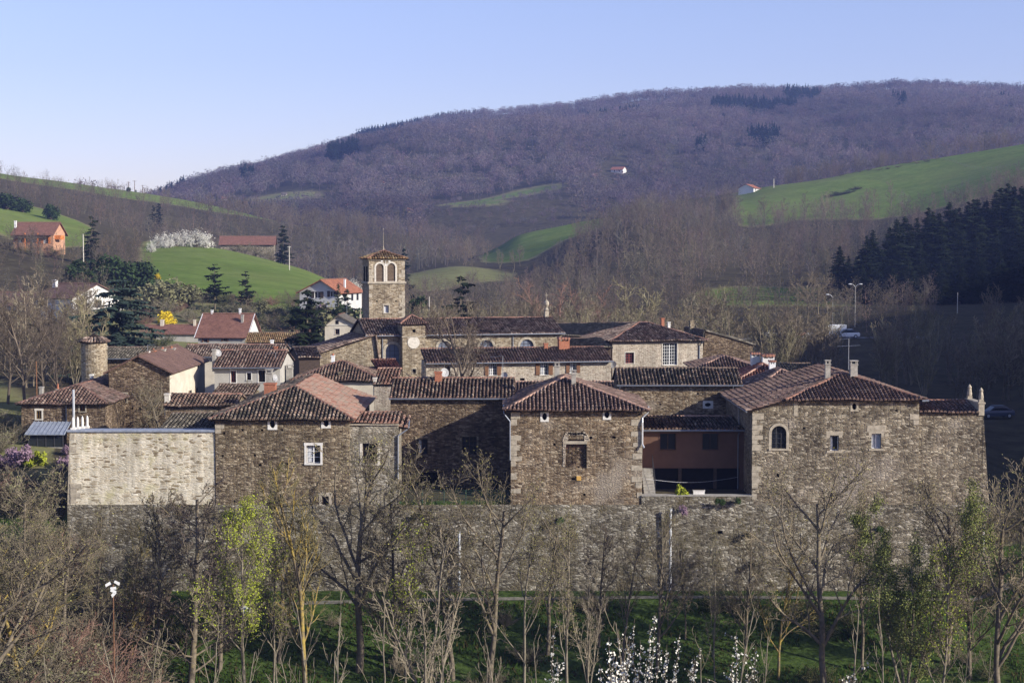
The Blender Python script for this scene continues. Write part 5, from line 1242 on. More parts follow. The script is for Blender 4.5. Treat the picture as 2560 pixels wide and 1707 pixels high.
T['shrub2'] = tree_proto('shrub', 'shrub', 5, .1, 192, 'twig_pale', 'twig_pale', split=0, leaf=('olive_leaf', 1500, .11, .2)); T['shrub3'] = tree_proto('shrub', 'shrub', 5, .1, 193, 'twig_olive', 'twig_olive', split=0, leaf=('evergreen', 2500, .12, .05))
for i in range(3): T['sapling%d' % i] = tree_proto('sapling', 'sapling', 9, .06, 200+i, 'bark_pale', 'twig_pale', split=0)
for i in range(2): T['dark%d' % i] = tree_proto('spread', 'spread', 15, .24, 210+i, 'twig_dark', 'twig_dark')
SLOTS = []
def plant(kind, px, Y, top, label, name='bare_tree', cat='tree', group=None, rz=None, wx=1.0, seed=None):
    g = G(px, Y); H = zpy(top, Y)-g.z; pr = T[kind]; k = H/pr['H']
    rz = random.Random(int(px*7+Y)).uniform(0, 6.28) if rz is None else rz
    return put_tree(pr, name, g, rz, (k*wx, k*wx, k), label, cat, group)
# bank and stream side trees in front of the wall
FG0 = [
 ('dense1', 60, 100, 1200, 1.2, "bare tree with dense grey twigs, second from the left edge"),('upright1', 180, 108, 1255, 1.2, "bare tree close under the left corner of the cream wall"),('dense1', 540, 107, 1235, 1.1, "bare tree with dense twigs left of the yellow green tree"),('spread1', 690, 108, 1210, .9, "bare grey tree in front of the corner house right of the yellow green tree"),('dense1', 985, 107, 1190, 1.0, "bare tree with dense twigs right of the big spreading tree"),('spread0', 1370, 109, 1250, .9, "bare grey tree between the pale trunk trees under the pyramid roof"),('dense0', 1500, 110, 1290, .9, "dark dense small tree under the right corner of the square house"),('dense1', 1870, 109, 1270, .9, "dense bare tree left of the great bare tree"),('spread1', 2380, 108, 1180, 1.0, "bare tree behind the pale crooked tree with yellow leaves"),
]
fg = FG0+[
 ('lichen1', 30, 88, 1235, 1.3, "sprawling bare tree with yellow lichen at the lower left edge"),
 ('spread1', -70, 84, 1190, 1.4, "bare tree cut by the left edge of the photo, with long arching pale branches"),
 ('spread2', 135, 98, 1275, 1.1, "grey bare tree left of the cream wall corner"),
 ('upright0', 235, 103, 1330, 1.0, "slim bare tree before the left part of the cream wall"),
 ('lichen0', 318, 106, 1300, .9, "small yellow lichen tree under the cream wall"),
 ('upright2', 385, 104, 1205, 1.1, "bare tree leaning left beside the dark dense tree"),
 ('dense0', 462, 102, 1180, 1.25, "dark dense bare tree with straight trunk, below the cream wall's right end"),
 ('yellow', 607, 99, 1225, 1.0, "slender pale trunked tree with fresh yellow green leaves"),
 ('fewleaf', 675, 103, 1330, .9, "thin tree with scattered yellow leaves right of the yellow green tree"),
 ('lichen0', 757, 101, 1120, 1.1, "tall bare tree with yellow lichen on its upper limbs, below the left house window"),
 ('spread0', 893, 107, 1068, 1.12, "big spreading bare tree with a thick dark trunk, below the patched house front"),
 ('fewleaf', 1010, 104, 1300, .9, "thin tree with a few yellow leaves right of the big spreading tree"),
 ('multi0', 1078, 94, 1320, 1.0, "pale many stemmed tree left of the two-stemmed tree"),
 ('upright1', 1130, 106, 1130, 1.2, "bare tree with upright forked limbs against the dark recess"),
 ('spread2', 1222, 105, 1110, .85, "tall bare two-stemmed tree below the right edge of the recess"),
 ('pale0', 1312, 101, 1240, .85, "slender pale trunk tree below the pyramid roofed house"),
 ('pale1', 1418, 99, 1270, 1.0, "thin pale leaning tree under the blocked window"),
 ('multi0', 1478, 103, 1400, .8, "small pale many stemmed tree under the square house"),
 ('upright1', 1560, 108, 1290, .9, "small bare tree near the foot of the courtyard wall"),
 ('spread1', 1648, 107, 1265, .85, "crooked dark bare tree under the yellow green bush"),
 ('upright0', 1718, 111, 1330, .9, "short bare tree close to the path under the courtyard"),
 ('pale1', 1792, 103, 1330, .7, "very thin dark sapling tree left of the great bare tree"),
 ('spread0', 2072, 100, 1120, 1.0, "great bare tree with forked trunk in front of the big right house"),
 ('lichen1', 1955, 106, 1330, .9, "leaning bare tree low left of the great bare tree"),
 ('upright2', 2168, 107, 1200, .9, "bare tree between the great bare tree and the green leafing tree"),
 ('green', 2283, 98, 1190, 1.0, "many stemmed tree in fresh green leaf, lower right"),
 ('fewleaf', 2368, 95, 1350, 1.0, "pale crooked tree with yellow leaves, right of the green leafing tree"),
 ('dense1', 2440, 106, 1190, .9, "bare dense tree below the finials"),
 ('spread2', 2520, 97, 1120, .95, "dark bare tree near the lower right corner"),
 ('upright1', 2600, 103, 1090, 1.2, "bare tree cut by the right edge of the photo"),
]
for k, px, Y, top, wx, lab in fg: plant(k, px, Y, top, lab, 'bare_tree' if k not in ('yellow', 'green') else 'leafing_tree', wx=wx)
rg = random.Random(77)
for i in range(26):                                  # saplings of the near bank
    px = [40, 110, 300, 355, 520, 548, 585, 690, 735, 770, 826, 850, 960, 1110, 1190, 1260, 1345, 1520, 1590, 1760, 1850, 1905, 2140, 2210, 2425, 2480][i]
    Y = rg.uniform(70, 92); top = rg.uniform(1430, 1600)
    plant('sapling%d' % (i % 3), px, Y, top, "thin pale sapling standing up from the near bank at the bottom of the photo", 'sapling', 'tree', "saplings on the near bank")
for i in range(92):                                 # scrub
    px = rg.uniform(-60, 330) if i < 60 else rg.uniform(300, 2580); Y = rg.uniform(84, 121) if i < 60 else rg.uniform(98, 114)
    if px > 165: Y = min(Y, 114)
    g = G(px, Y); kind = rg.choice(['shrub0', 'shrub1', 'shrub2', 'shrub0'] if i < 60 else ['shrub0', 'shrub2', 'shrub3', 'shrub3'])
    H = rg.uniform(2.2, 5) if i < 60 else rg.uniform(.8, 2.0); k = H/5
    lab = {'shrub0': "grey brown leafless scrub bush on the bank below the wall", 'shrub1': "reddish leafless scrub bush on the bank at lower left", 'shrub2': "pale scrub bush with small grey green leaves on the bank", 'shrub3': "dark green leafy scrub bush on the bank"}[kind]
    put_tree(T[kind], 'shrub', g, rg.uniform(0, 6), (k*1.2, k*1.2, k), lab, 'bush', "scrub bushes on the bank")
# reddish thicket at lower left
for i, (px, Y, H) in enumerate(((215,90,5.5),(250,92,6),(285,88,5),(170,94,6))):
    put_tree(T['shrub1'], 'shrub', G(px, Y), i*1.3, (H/5*.9, H/5*.9, H/5), "reddish leafless scrub bush on the bank at lower left", 'bush', "scrub bushes on the bank")
# blossoming plum shoots close to the camera
def plum(px, Y, shoots, label, seed):
    rng = random.Random(seed); g = W(px, 1780, Y); g.z = ground_z(g.x, g.y); o = empty('blossoming_plum', g); tag(o, label, 'tree', None)
    segs = []; C = []
    for (sx, top, lean) in shoots:
        tip = W(sx, top, Y+rng.uniform(-.6,.6)); p = Vector((rng.uniform(-.15,.15), rng.uniform(-.1,.1), -.2)); e = tip-g; n = 26; mid = p.lerp(e, .5)+Vector((lean,0,.15)); pts = []
        for k in range(n+1):
            t = k/n; pts.append(p*(1-t)**2+mid*2*t*(1-t)+e*t*t+Vector((rng.gauss(0,.012), rng.gauss(0,.012), 0)))
        for k in range(n): segs.append((0, tuple(pts[k]), tuple(pts[k+1]), .022*(1-k/n)+.006, .022*(1-(k+1)/n)+.006))
        for k in range(4, n):
            if rng.random() < .3:                       # short side spurs
                q = pts[k]+Vector((rng.gauss(0,.2), rng.gauss(0,.2), rng.uniform(.05,.35))); segs.append((1, tuple(pts[k]), tuple(q), .008, .004))
                for _ in range(int(24*(1-k/n)+6)): C.append(tuple(pts[k].lerp(q, rng.random())+Vector((rng.gauss(0,.025),rng.gauss(0,.025),rng.gauss(0,.025)))))
            f = (1-k/n)
            for _ in range(int(8+60*f*rng.random())): C.append(tuple(pts[k]+Vector((rng.gauss(0,.028+.04*f),rng.gauss(0,.028+.04*f),rng.gauss(0,.04)))))
    link('branches', seg_mesh('plum', segs, 4, M['twig_dark']), o); link('blossom', leaf_mesh('plum', np.array(C), .043, np.random.RandomState(seed), M['blossom'], 1.1), o)
plum(1590, 36, [(1545,1580,.0),(1530,1625,-.1),(1585,1545,0),(1600,1600,0),(1625,1560,.1),(1640,1530,.1),(1650,1590,.15),(1668,1610,.2),(1700,1580,.25),(1738,1640,.3),(1560,1640,-.1),(1615,1650,0),(1690,1660,.2),(1750,1618,.3)], "white blossoming plum shoots, largest clump at the bottom right of centre", 1)
plum(1535, 34, [(1520,1590,0),(1538,1640,0),(1560,1650,.05),(1575,1600,.1),(1500,1660,-.1)], "white blossoming plum, smaller clump just left of the largest one", 2)
plum(1383, 33, [(1380,1570,0),(1392,1640,0)], "single white blossoming plum shoot left of the clumps", 3)
plum(1855, 35, [(1842,1575,0),(1830,1660,-.1),(1890,1612,.05),(1868,1670,0)], "white blossoming plum with two tall shoots right of the clumps", 4)
plum(2120, 36, [(2110,1690,0),(2138,1672,.05),(2100,1700,0),(2125,1695,0)], "white plum blossom tips at the bottom edge under the great bare tree", 5)
# ---------------------------------------------------------------- leafy and needle plants
def blob_plant(name, rx, rz, n, size, mat, seed, lumps=26, stems='twig_dark', fuzz=.3):
    rs_ = np.random.RandomState(seed); C = []
    for k in range(lumps):
        a = rs_.uniform(0, 6.28); rr_ = rs_.uniform(.0, .8)**.6*rx*.85; h_ = math.sqrt(max(.05, 1-(rr_/rx)**2))
        c = np.array([rr_*math.cos(a), rr_*math.sin(a), rz*h_*rs_.uniform(.15, .92)]); s = rs_.uniform(.14, .34)*min(rx, rz)
        v = rs_.normal(size=(n//lumps, 3)); v /= np.linalg.norm(v, axis=1, keepdims=True); C.append(c+v*s*rs_.uniform(fuzz, 1.25, (n//lumps, 1))*np.array([1,1,1.25]))
    C = np.concatenate(C); C[:, 2] = np.maximum(C[:, 2], .05)
    segs = []
    for c in C[rs_.randint(0, len(C), 40)]:
        m_ = np.array([c[0]*.35, c[1]*.35, c[2]*.6]); segs += [(0, (0,0,-.3), tuple(m_), .05, .03), (1, tuple(m_), tuple(c*1.02), .03, .01)]
    return dict(t=seg_mesh(name, segs, 4, M[stems]), c=None, l=leaf_mesh(name, C, size, rs_, M[mat]), H=rz*1.2)
def conifer(name, H, Rb, seed, mat='needle', layers=22, droop=.25, n=26, z0=.06, sz=.5, gap=.0, pw=.85):
    rng = random.Random(seed); V = []
    segs = [(0, (0,0,-.3), (0,0,H*.97), H*.013+.05, .03)]
    for i in range(layers):
        t = (i+rng.random()*.8)/layers; z = H*(z0+(1-z0)*t); R_ = Rb*(1-t)**pw*rng.uniform(.75, 1.15)+.12; nb = max(5, int(n*(1-t*.7)*.4)); a0 = rng.random()*6
        zl_ = z
        for k in range(nb):
            if rng.random() < gap: continue
            z = zl_
            a = a0+2*math.pi*k/nb+rng.uniform(-.3,.3); z_ = z; z = z_+rng.uniform(-.7,.7)*H/layers; rr_ = R_*rng.uniform(.42, 1.2); d = (math.cos(a), math.sin(a)); sd = (-d[1], d[0]); dr = droop*rng.uniform(.5, 1.5)
            segs.append((1, (0,0,z), (d[0]*rr_*.8, d[1]*rr_*.8, z-dr*rr_*.6), .03, .012))
            m_ = max(3, int(rr_/(.42*sz+.1)))
            for j in range(m_):
                u = (j+.75)/m_; w = sz*(.5+.6*math.sin(math.pi*min(1, u*.85+.1)))*rng.uniform(.6,1.25)*min(1, rr_*.5+.3); zz = z-dr*rr_*u*u+rng.uniform(-.1,.1)*sz
                c = (d[0]*rr_*u, d[1]*rr_*u); L = rr_/m_*1.3
                for s in (-1, 1):
                    V += [(c[0]-d[0]*L*.4, c[1]-d[1]*L*.4, zz+.12*sz), (c[0]+d[0]*L*.6+sd[0]*s*w, c[1]+d[1]*L*.6+sd[1]*s*w, zz-w*rng.uniform(-.15,.75)), (c[0]+d[0]*L*.9, c[1]+d[1]*L*.9, zz-.1*sz)]
                q = rng.uniform(-.5, .5)*w           # hanging spray
                V += [(c[0]-d[0]*L*.5-sd[0]*w*.3, c[1]-d[1]*L*.5-sd[1]*w*.3, zz+.05), (c[0]+d[0]*L*.6+sd[0]*w*.3, c[1]+d[1]*L*.6+sd[1]*w*.3, zz), (c[0]+sd[0]*q, c[1]+sd[1]*q, zz-w*rng.uniform(.55,1.15))]
    for k in range(10):                              # leader
        a = rng.random()*6; V += [(0,0,H*(.93+.007*k)), (.28*math.cos(a),.28*math.sin(a),H*(.93+.004*k)-.1), (0,0,H*(.945+.006*k))]
    V = np.array(V); me = np_mesh(name, V, np.arange(len(V)), np.full(len(V)//3, 3), M[mat])
    return dict(t=seg_mesh(name+'_trunk', segs, 4, M['bark_dark']), c=me, l=None, H=H)
for i in range(4): T['spruce%d' % i] = conifer('spruce', 26, 4.6, 300+i, layers=44, n=28, sz=.95)
for i in range(2): T['fir%d' % i] = conifer('fir', 11, 3.2, 310+i, layers=19, n=22, sz=.75, gap=.28, droop=.08, pw=.62)
T['cedar'] = conifer('cedar', 16, 8.0, 320, 'needle_blue', layers=22, n=34, droop=.08, sz=.85, z0=.08, gap=.12, pw=.42)
T['cypress'] = conifer('cypress', 7, .9, 321, 'evergreen', layers=26, n=24, droop=-.5, sz=.3)
T['pine'] = conifer('pine', 9, 2.8, 322, 'needle', layers=13, n=20, droop=-.08, sz=.7, z0=.18, gap=.3, pw=.55)
T['ever0'] = blob_plant('evergreen', 3.2, 4.2, 4200, .30, 'evergreen', 330); T['ever1'] = blob_plant('evergreen', 2.6, 5.4, 4200, .30, 'evergreen', 331)
T['white'] = blob_plant('white_shrub', 2.6, 3.2, 1700, .12, 'blossom', 332, 46, 'twig', .1); T['fors'] = blob_plant('forsythia', 1.5, 1.9, 2600, .14, 'forsythia', 333)
T['bushy'] = blob_plant('bush', .75, .75, 1000, .12, 'bush_yellow', 334, 14); T['olive'] = blob_plant('olive_shrub', 2.2, 2.4, 2600, .16, 'olive_leaf', 335); T['mauve'] = blob_plant('mauve_shrub', 1.4, 1.8, 900, .14, 'magenta', 336)
def plant2(kind, px, Y, top, label, name, cat='tree', group=None, wx=1.0, base=None):
    if base: Y = find_Y(px, base, Y-70, Y+110)
    g = G(px, Y)
    H = zpy(top, Y)-g.z; k = H/T[kind]['H']
    return put_tree(T[kind], name, g, random.Random(int(px*3+Y)).uniform(0, 6.28), (k*wx, k*wx, k), label, cat, group)
sp = [(2098,395,612),(2140,392,640),(2165,385,590),(2205,392,625),(2240,398,545),(2275,405,560),(2300,388,600),(2330,410,530),(2352,398,545),(2385,412,520),(2405,400,575),(2430,415,500),(2452,402,540),(2470,420,530),(2498,418,470),(2515,425,460),(2535,410,490),(2558,420,468),(2585,415,450),(2620,420,440),(2360,380,610),(2440,382,590),(2490,385,570),(2545,384,560),(2590,385,540),(2270,380,640),(2120,402,640),(2180,408,575),(2222,412,565),(2260,418,540),(2290,420,545),(2318,424,520),(2345,420,530),(2370,426,505),(2395,430,520),(2418,428,505),(2440,430,495),(2462,432,500),(2485,434,480),(2505,430,475),(2530,434,462),(2550,432,465),(2575,434,455),(2600,436,450),(2155,378,660),(2230,374,668),(2310,372,660),(2350,368,655),(2450,370,640),(2500,372,630),(2545,372,625),(2590,372,610),(2190,376,670),(2400,370,640)]
for i, (px, Y, top) in enumerate(sp): plant2('spruce%d' % (i % 4), px, Y, top, "tall dark spruce in the plantation at the right, by the green field", 'spruce_tree', group="spruces of the dark plantation", wx=1.9)
for i, (px, Y, top, base, k, wx, lab) in enumerate([
 (768,215,722,862,'fir0',1.25,"broad dark conifer standing left of the bell tower, among the roofs"),(298,205,702,850,'cedar',1.2,"large blue green cedar spreading over the white house"),
 (537,330,662,732,'pine',1.1,"dark pine with open branches at the foot of the green hill, left of its twin"),(615,330,680,750,'pine',.95,"dark pine with open branches at the foot of the green hill, right of its twin"),
 (1152,262,686,770,'fir1',1.3,"lone dark conifer above the church roof"),(709,505,562,640,'fir0',.8,"narrow dark fir beside the red roofed barn"),(232,415,538,640,'fir1',1.0,"tall dark fir on the left field edge right of the orange shutters"),
 (868,285,720,800,'fir1',1.1,"dark bushy conifer between the orange roofed house and bell tower"),(846,282,712,795,'cypress',1.1,"narrow cypress in front of the orange roofed house"),(1010,470,620,660,'fir0',.7,"small dark conifer right of the bell tower"),
 (385,690,512,560,'fir1',1.0,"dark conifer in the left wood, first of the small pair"),(400,700,508,560,'fir0',.8,"dark conifer in the left wood, second of the small pair"),
 (1045,300,706,760,'ever1',.5,"small round evergreen right of the bell tower")]):
    plant2(k, px, Y, top, lab, 'conifer', wx=wx)
for i, (px, Y, top, k, wx) in enumerate([(200,345,645,'ever1',1.2),(232,350,625,'ever0',1.2),(270,350,630,'ever1',1.3),(310,350,630,'ever0',1.1),(345,350,632,'ever1',1.2),(175,350,690,'ever0',1.2),(20,560,478,'ever0',1.6),(60,565,490,'ever0',1.2),(130,560,505,'ever0',1.0)]):
    plant2(k, px, Y, top, "dark evergreen bush, one of the clump above the cedar" if i < 6 else "dark evergreen bush in the hedge above the orange shuttered house", 'evergreen_bush', 'bush', "evergreen clump above the cedar" if i < 6 else "evergreen hedge on the left field", wx)
for i, (px, Y, top, wx) in enumerate([(395,485,585,1.0),(415,490,575,1.1),(440,492,578,1.0),(462,495,570,1.2),(490,497,566,1.2),(515,500,575,1.0),(425,486,590,.9),(380,470,600,.8)]):
    plant2('white', px, Y, top, "white blossoming blackthorn in the hedge on top of the green hill", 'blossoming_shrub', 'bush', "white blossoming hedge on the green hill", wx)
for px, Y, top, base, lab in ((414,288,775,811,"large bright yellow forsythia bush above the long house roof"),(350,338,674,694,"yellow forsythia bush on the slope above the cedar, the left one"),(394,338,682,698,"smaller yellow forsythia bush on the slope, right of the other")):
    plant2('fors', px, Y, top, lab, 'forsythia', 'bush', base=base, wx=1.2)
for i, (px, Y, top, wx) in enumerate([(880,415,690,1.2),(862,425,700,1),(925,300,640,.01),(760,372,720,1),(470,318,770,1.2),(520,318,765,1.2),(575,316,760,1.2),(640,300,790,1.1),(440,330,690,1.3),(395,325,700,1.4),(490,345,720,1),(650,325,745,1.2),(690,318,760,1.2),(580,345,735,1)]):
    if wx > .1: plant2('white' if i < 2 else 'olive', px, Y, top, "pale blossoming bush right of the orange roofed house" if i < 2 else "grey green bush on the slope between green hill and houses", 'shrub', 'bush', "blossoming bushes by the orange roofed house" if i < 2 else "grey green bushes on the slope", wx)
o = W(1706, 1237, 118.9); put_tree(T['bushy'], 'bush', (o.x, o.y, TW.zb+TW.ze-.1), 1, (.85,.85,1.05), "bright yellow green rounded bush on the courtyard terrace", 'bush')
o = W(1708, 1290, 117.7); put_tree(T['mauve'], 'wall_plant', o, 0, (.28,.2,.5), "purple flowering plant hanging on the retaining wall under the bush", 'plant')
for i, (px, Y, top) in enumerate(((20,125,1112),(48,124,1100),(5,123,1125),(165,127,1105),(155,123.5,1130))): plant2('mauve', px, Y, top, "mauve pink flowering shrub in the garden at the left edge", 'flowering_shrub', 'bush', "mauve shrubs in the left garden", .9)
plant2('bushy', 80, 124, 1125, "yellow green rounded shrub in the garden below the conservatory", 'bush', 'bush')
for i, (px, py) in enumerate(((1800,1262),(1845,1260),(1870,1345),(1040,1300),(1400,1310),(1880,1420),(560,1300),(2200,1330))):
    put_tree(T['ever0'], 'wall_plant', W(px, py, 117.75), i, (.16,.06,.12), "dark green tuft growing out of the retaining wall", 'plant', "green tufts on the retaining wall")
for i in range(58):
    px = rg.uniform(200, 760); Y = rg.uniform(268, 350); top = None
    g = G(px, Y); H = rg.uniform(1.5, 4.0); k = rg.choice(['shrub0', 'shrub2', 'shrub1', 'shrub3'])
    if any(a < px < b and abs(Y-c) < 14 for a, b, c in ((75,280,305),(340,510,288),(490,640,256))): continue
    put_tree(T[k], 'shrub', g, rg.uniform(0, 6), (H/5*1.5, H/5*1.5, H/5), {'shrub0': "leafless grey bush on the slope below the green hill", 'shrub2': "pale leafing bush on the slope below the green hill", 'shrub1': "reddish bush on the slope below the green hill", 'shrub3': "dark green bush on the slope below the green hill"}[k], 'bush', "bushes on the slope below the green hill")
for i, (px, Y, top, k, wx) in enumerate([(762,288,752,'ever0',.9),(785,286,748,'olive',1),(812,285,756,'ever1',1),(830,284,750,'olive',1.1),(886,286,742,'ever0',1.0)]): plant2(k, px, Y, top, "dark evergreen bush under the orange roofed white house" if k[0] == 'e' else "olive green bush under the orange roofed white house", 'evergreen_bush' if k[0] == 'e' else 'shrub', 'bush', "bushes below the orange roofed house", wx)
plant2('mauve', 824, 287, 735, "purple blossoming small tree in front of the orange roofed house", 'blossoming_tree', 'tree', wx=.8)
for i, (px, Y, H) in enumerate(((45,422,3),(75,421,2.5),(110,421,2.6),(140,423,3.2),(20,424,3.5))): put_tree(T['shrub3' if i % 2 else 'shrub0'], 'shrub', G(px, Y), i, (H/5*1.4, H/5*1.4, H/5), "dark green garden bush below the orange shuttered house" if i % 2 else "leafless garden bush below the orange shuttered house", 'bush', "garden bushes below the chalet")
for i in range(16):
    px = rg.uniform(-60, 150); Y = rg.uniform(123, 150); H = rg.uniform(1.2, 2.6); put_tree(T['shrub0' if i % 2 else 'shrub2'], 'shrub', G(px, Y), i, (H/5*1.4, H/5*1.4, H/5), "low scrub bush in the rough ground left of the low stone house" , 'bush', "scrub left of the low stone house") if not 50 < px < 165 else None
for i, (px, Y, H) in enumerate(((590,528,3.5),(612,526,4),(640,525,4.5),(665,523,4),(682,521,3.5))): put_tree(T['shrub2' if i % 2 else 'shrub0'], 'shrub', G(px, Y), i, (H/5*1.2, H/5*1.2, H/5), "pale leafing bush in front of the hilltop barn" if i % 2 else "bare bush in front of the hilltop barn", 'bush', "bushes in front of the barn")
# big bare trees inside the village
for px, Y, top, kind, wx, lab in [(1178,150,733,'dark1',1.25,"large dark bare tree in front of the church windows"),
 (150,158,770,'dark0',1.0,"tall bare tree left of the round tower, nearest the tower"),(60,165,720,'dark1',1.0,"tall thin bare tree at the left edge above the low house"),(15,170,760,'dark0',1.0,"dark bare tree cut by the left edge, above the low house"),(105,172,740,'dark1',1.0,"dark bare tree behind the low house, between its neighbours"),(140,190,690,'dark0',.9,"bare tree with a thick trunk in front of the white house"),
 (400,137,940,'spread2',1.3,"small bare tree growing against the big brown gable wall"),(625,147,930,'sapling0',1.2,"small pale bare tree in front of the grey rendered house"),(1470,176,890,'multi1',1.2,"bare reddish bush in front of the priory house"),(1600,176,905,'shrub1',1.0,"low twiggy bush under the small red window"),
 (985,165,935,'olive',1.0,"feathery green bush at the foot of the stair turret")]:
    if kind == 'olive' : plant2(kind, px, Y, top, lab, 'bush', 'bush', wx=.8)
    else: plant(kind, px, Y, top, lab, wx=wx)
for i, (px, Y, H) in enumerate(((300,136,2.2),(330,135,2.6),(360,136,2.0),(250,131,2.2),(215,128,1.6),(385,133,2.5))):
    put_tree(T['shrub3'], 'shrub', G(px, Y), i*1.7, (H/5*1.3, H/5*1.3, H/5), "green leafy garden shrub at the foot of the brown gable house", 'bush', "garden shrubs below the brown gable house")
# ---------------------------------------------------------------- woods
def wood_points(px0, px1, Y0, Y1, spacing, seed, thr=.35):
    """scatter over a bearing/distance window, thinned out of the meadows"""
    rs_ = np.random.RandomState(seed); xa, xb = (px0-CX)/F*Y1, (px1-CX)/F*Y1
    n = int(abs(px1-px0)/F*(Y0+Y1)/2*(Y1-Y0)/spacing**2)
    Y = np.sqrt(rs_.uniform(Y0*Y0, Y1*Y1, n)); px = rs_.uniform(px0, px1, n)
    m = meadow(px, Y); k = m < thr
    px, Y = px[k], Y[k]; x = (px-CX)/F*spread(Y); return px, x, Y
def far_template(kind, seed):
    """a small bare crown of tapering twig blades: unit height"""
    rs_ = np.random.RandomState(seed); V = []; 
    if kind == 'bare':
        for k in range(100):                          # fine shell of twig tips
            v = rs_.normal(size=3); v[2] = abs(v[2])*.95-.18; v /= np.linalg.norm(v); c = np.array([0,0,.46])+v*np.array([.38,.38,.50])*rs_.uniform(.62,1.0)
            a = rs_.normal(size=3)*.5+v*.6; a /= np.linalg.norm(a); b = np.cross(a, rs_.normal(size=3)); b /= np.linalg.norm(b); q = rs_.uniform(.045,.10); V += [c-b*q*.3, c+b*q*.3, c+a*q]
        for k in range(22):
            v = rs_.normal(size=3); v[2] = abs(v[2])*.9; v /= np.linalg.norm(v); tip = np.array([0,0,.44])+v*np.array([.40,.40,.54]); a = np.array([0,0,rs_.uniform(.2,.45)])
            q = np.cross(v, rs_.normal(size=3)); q /= np.linalg.norm(q); V += [a-q*.012, a+q*.012, tip]
        for q in ((.016,0),(0,.016)): V += [np.array([-q[0],-q[1],-.05]), np.array([q[0],q[1],-.05]), np.array([0,0,.6])]
    elif kind == 'birch':
        for k in range(26):
            v = rs_.normal(size=3); v[2] = abs(v[2])*1.3+.5; v /= np.linalg.norm(v); a = np.array([0,0,rs_.uniform(.3,.8)]); tip = a+v*.26; s = np.cross(v, rs_.normal(size=3)); s /= np.linalg.norm(s); V += [a-s*.008, a+s*.008, tip]
        for s in ((.017,0),(0,.017)): V += [np.array([-s[0],-s[1],-.02]), np.array([s[0],s[1],-.02]), np.array([0,0,.95])]
    else:
        for k in range(54):
            t = rs_.uniform(0, 1)**1.2; z = .08+.88*t; r = .19*(1-t)+.02; a_ = rs_.uniform(0, 6.28); d = np.array([math.cos(a_), math.sin(a_), 0]); s = np.array([-d[1], d[0], 0])
            V += [np.array([0,0,z+.08]), d*r-s*r*.55+np.array([0,0,z-.03]), d*r+s*r*.55+np.array([0,0,z-.03])]
    return np.array(V)
def scatter_mesh(name, pts, tmpl, H, W_, rgb, rs_, mat, sink=.3):
    x, y = pts; n = len(x); z = ground_np(x, y)-sink; Tn = len(tmpl)
    th = rs_.uniform(0, 6.28, n); c, s = np.cos(th), np.sin(th); out = np.empty((n, tmpl[0].shape[0], 3), dtype=np.float32); idx = rs_.randint(0, Tn, n)
    for k in range(Tn):
        q = idx == k; t = tmpl[k][None]; cq, sq = c[q, None], s[q, None]
        out[q, :, 0] = (t[..., 0]*cq-t[..., 1]*sq)*(H[q]*W_[q])[:, None]+x[q, None]; out[q, :, 1] = (t[..., 0]*sq+t[..., 1]*cq)*(H[q]*W_[q])[:, None]+y[q, None]; out[q, :, 2] = t[..., 2]*H[q, None]+z[q, None]
    V = out.reshape(-1, 3); col = np.repeat(rgb, tmpl[0].shape[0], axis=0)
    return np_mesh(name, V, np.arange(len(V)), np.full(len(V)//3, 3), mat, col=col)
def tintmat(name):
    m = NT(name); a = m.n("ShaderNodeAttribute", attribute_name="tint"); m.base(a.outputs[0]); m.b.inputs["Specular IOR Level"].default_value = 0; m.b.inputs["Roughness"].default_value = 1
    tr = m.n('ShaderNodeBsdfTranslucent'); m.l(a.outputs[0], tr.inputs[0]); mx = m.n('ShaderNodeMixShader'); mx.inputs[0].default_value = .42; m.l(m.b.outputs[0], mx.inputs[1]); m.l(tr.outputs[0], mx.inputs[2]); m.l(mx.outputs[0], m.t.nodes['Material Output'].inputs[0]); return m.m
M['far_twigs'] = tintmat("bare wood twigs"); M['far_needles'] = tintmat("far spruce needles")
bareT = [far_template('bare', 400+i) for i in range(6)]; birT = [far_template('birch', 420+i) for i in range(4)]; conT = [far_template('con', 440+i) for i in range(4)]
rs_ = np.random.RandomState(9)
def tint(n, x, y, base, var=.22, lf=.25, sc=120, seed=61):
    b = np.array(base)[None]*(1+rs_.normal(0, var*.5, (n, 1)))*(1+lf*fbm(x, y, sc, seed, 3)[:, None]); return np.clip(b*(1+rs_.normal(0, .05, (n, 3))), .01, .9)
# spruce stands on the far hill
def stand(polys, spacing, seed):
    P = []
    for poly in polys:
        a = np.array(poly); px, x, Y = wood_points(a[:,0].min(), a[:,0].max(), a[:,1].min(), a[:,1].max(), spacing, seed, 9); k = inside(poly, px, Y*(1+.004*fbm(px, Y, 60, 3))); P.append(np.stack([x[k], Y[k], px[k]]))
    return np.concatenate(P, 1)
STANDS = [[(790,2100),(900,2060),(1060,2120),(1200,2190),(1150,2260),(800,2230)], [(930,1930),(1010,1960),(1010,2110),(900,2090)], [(1660,2130),(1760,2140),(1900,2110),(2080,2150),(2230,2200),(2230,2260),(1640,2260)], [(2480,2150),(2560,2080),(2800,2080),(2800,2260),(2440,2260)],
 [(1950,1850),(2040,1850),(2050,1960),(1960,1980)], [(1770,1700),(1980,1700),(1990,1790),(1780,1800)], [(1450,1690),(1600,1700),(1600,1760),(1450,1750)], [(2225,1700),(2260,1700),(2260,1790),(2220,1800)], [(1860,1420),(1950,1400),(1950,1450),(1870,1460)], [(1730,1400),(1760,1390),(1770,1440)], [(820,1500),(900,1480),(900,1560),(820,1580)], [(600,1400),(640,1400),(640,1480),(600,1480)], [(2480,1850),(2520,1850),(2520,1900),(2480,1900)], [(390,1500),(470,1500),(470,1560),(390,1560)], [(540,1010),(560,1010),(565,1040),(540,1040)],[(590,1040),(640,1030),(640,1060),(590,1070)]]
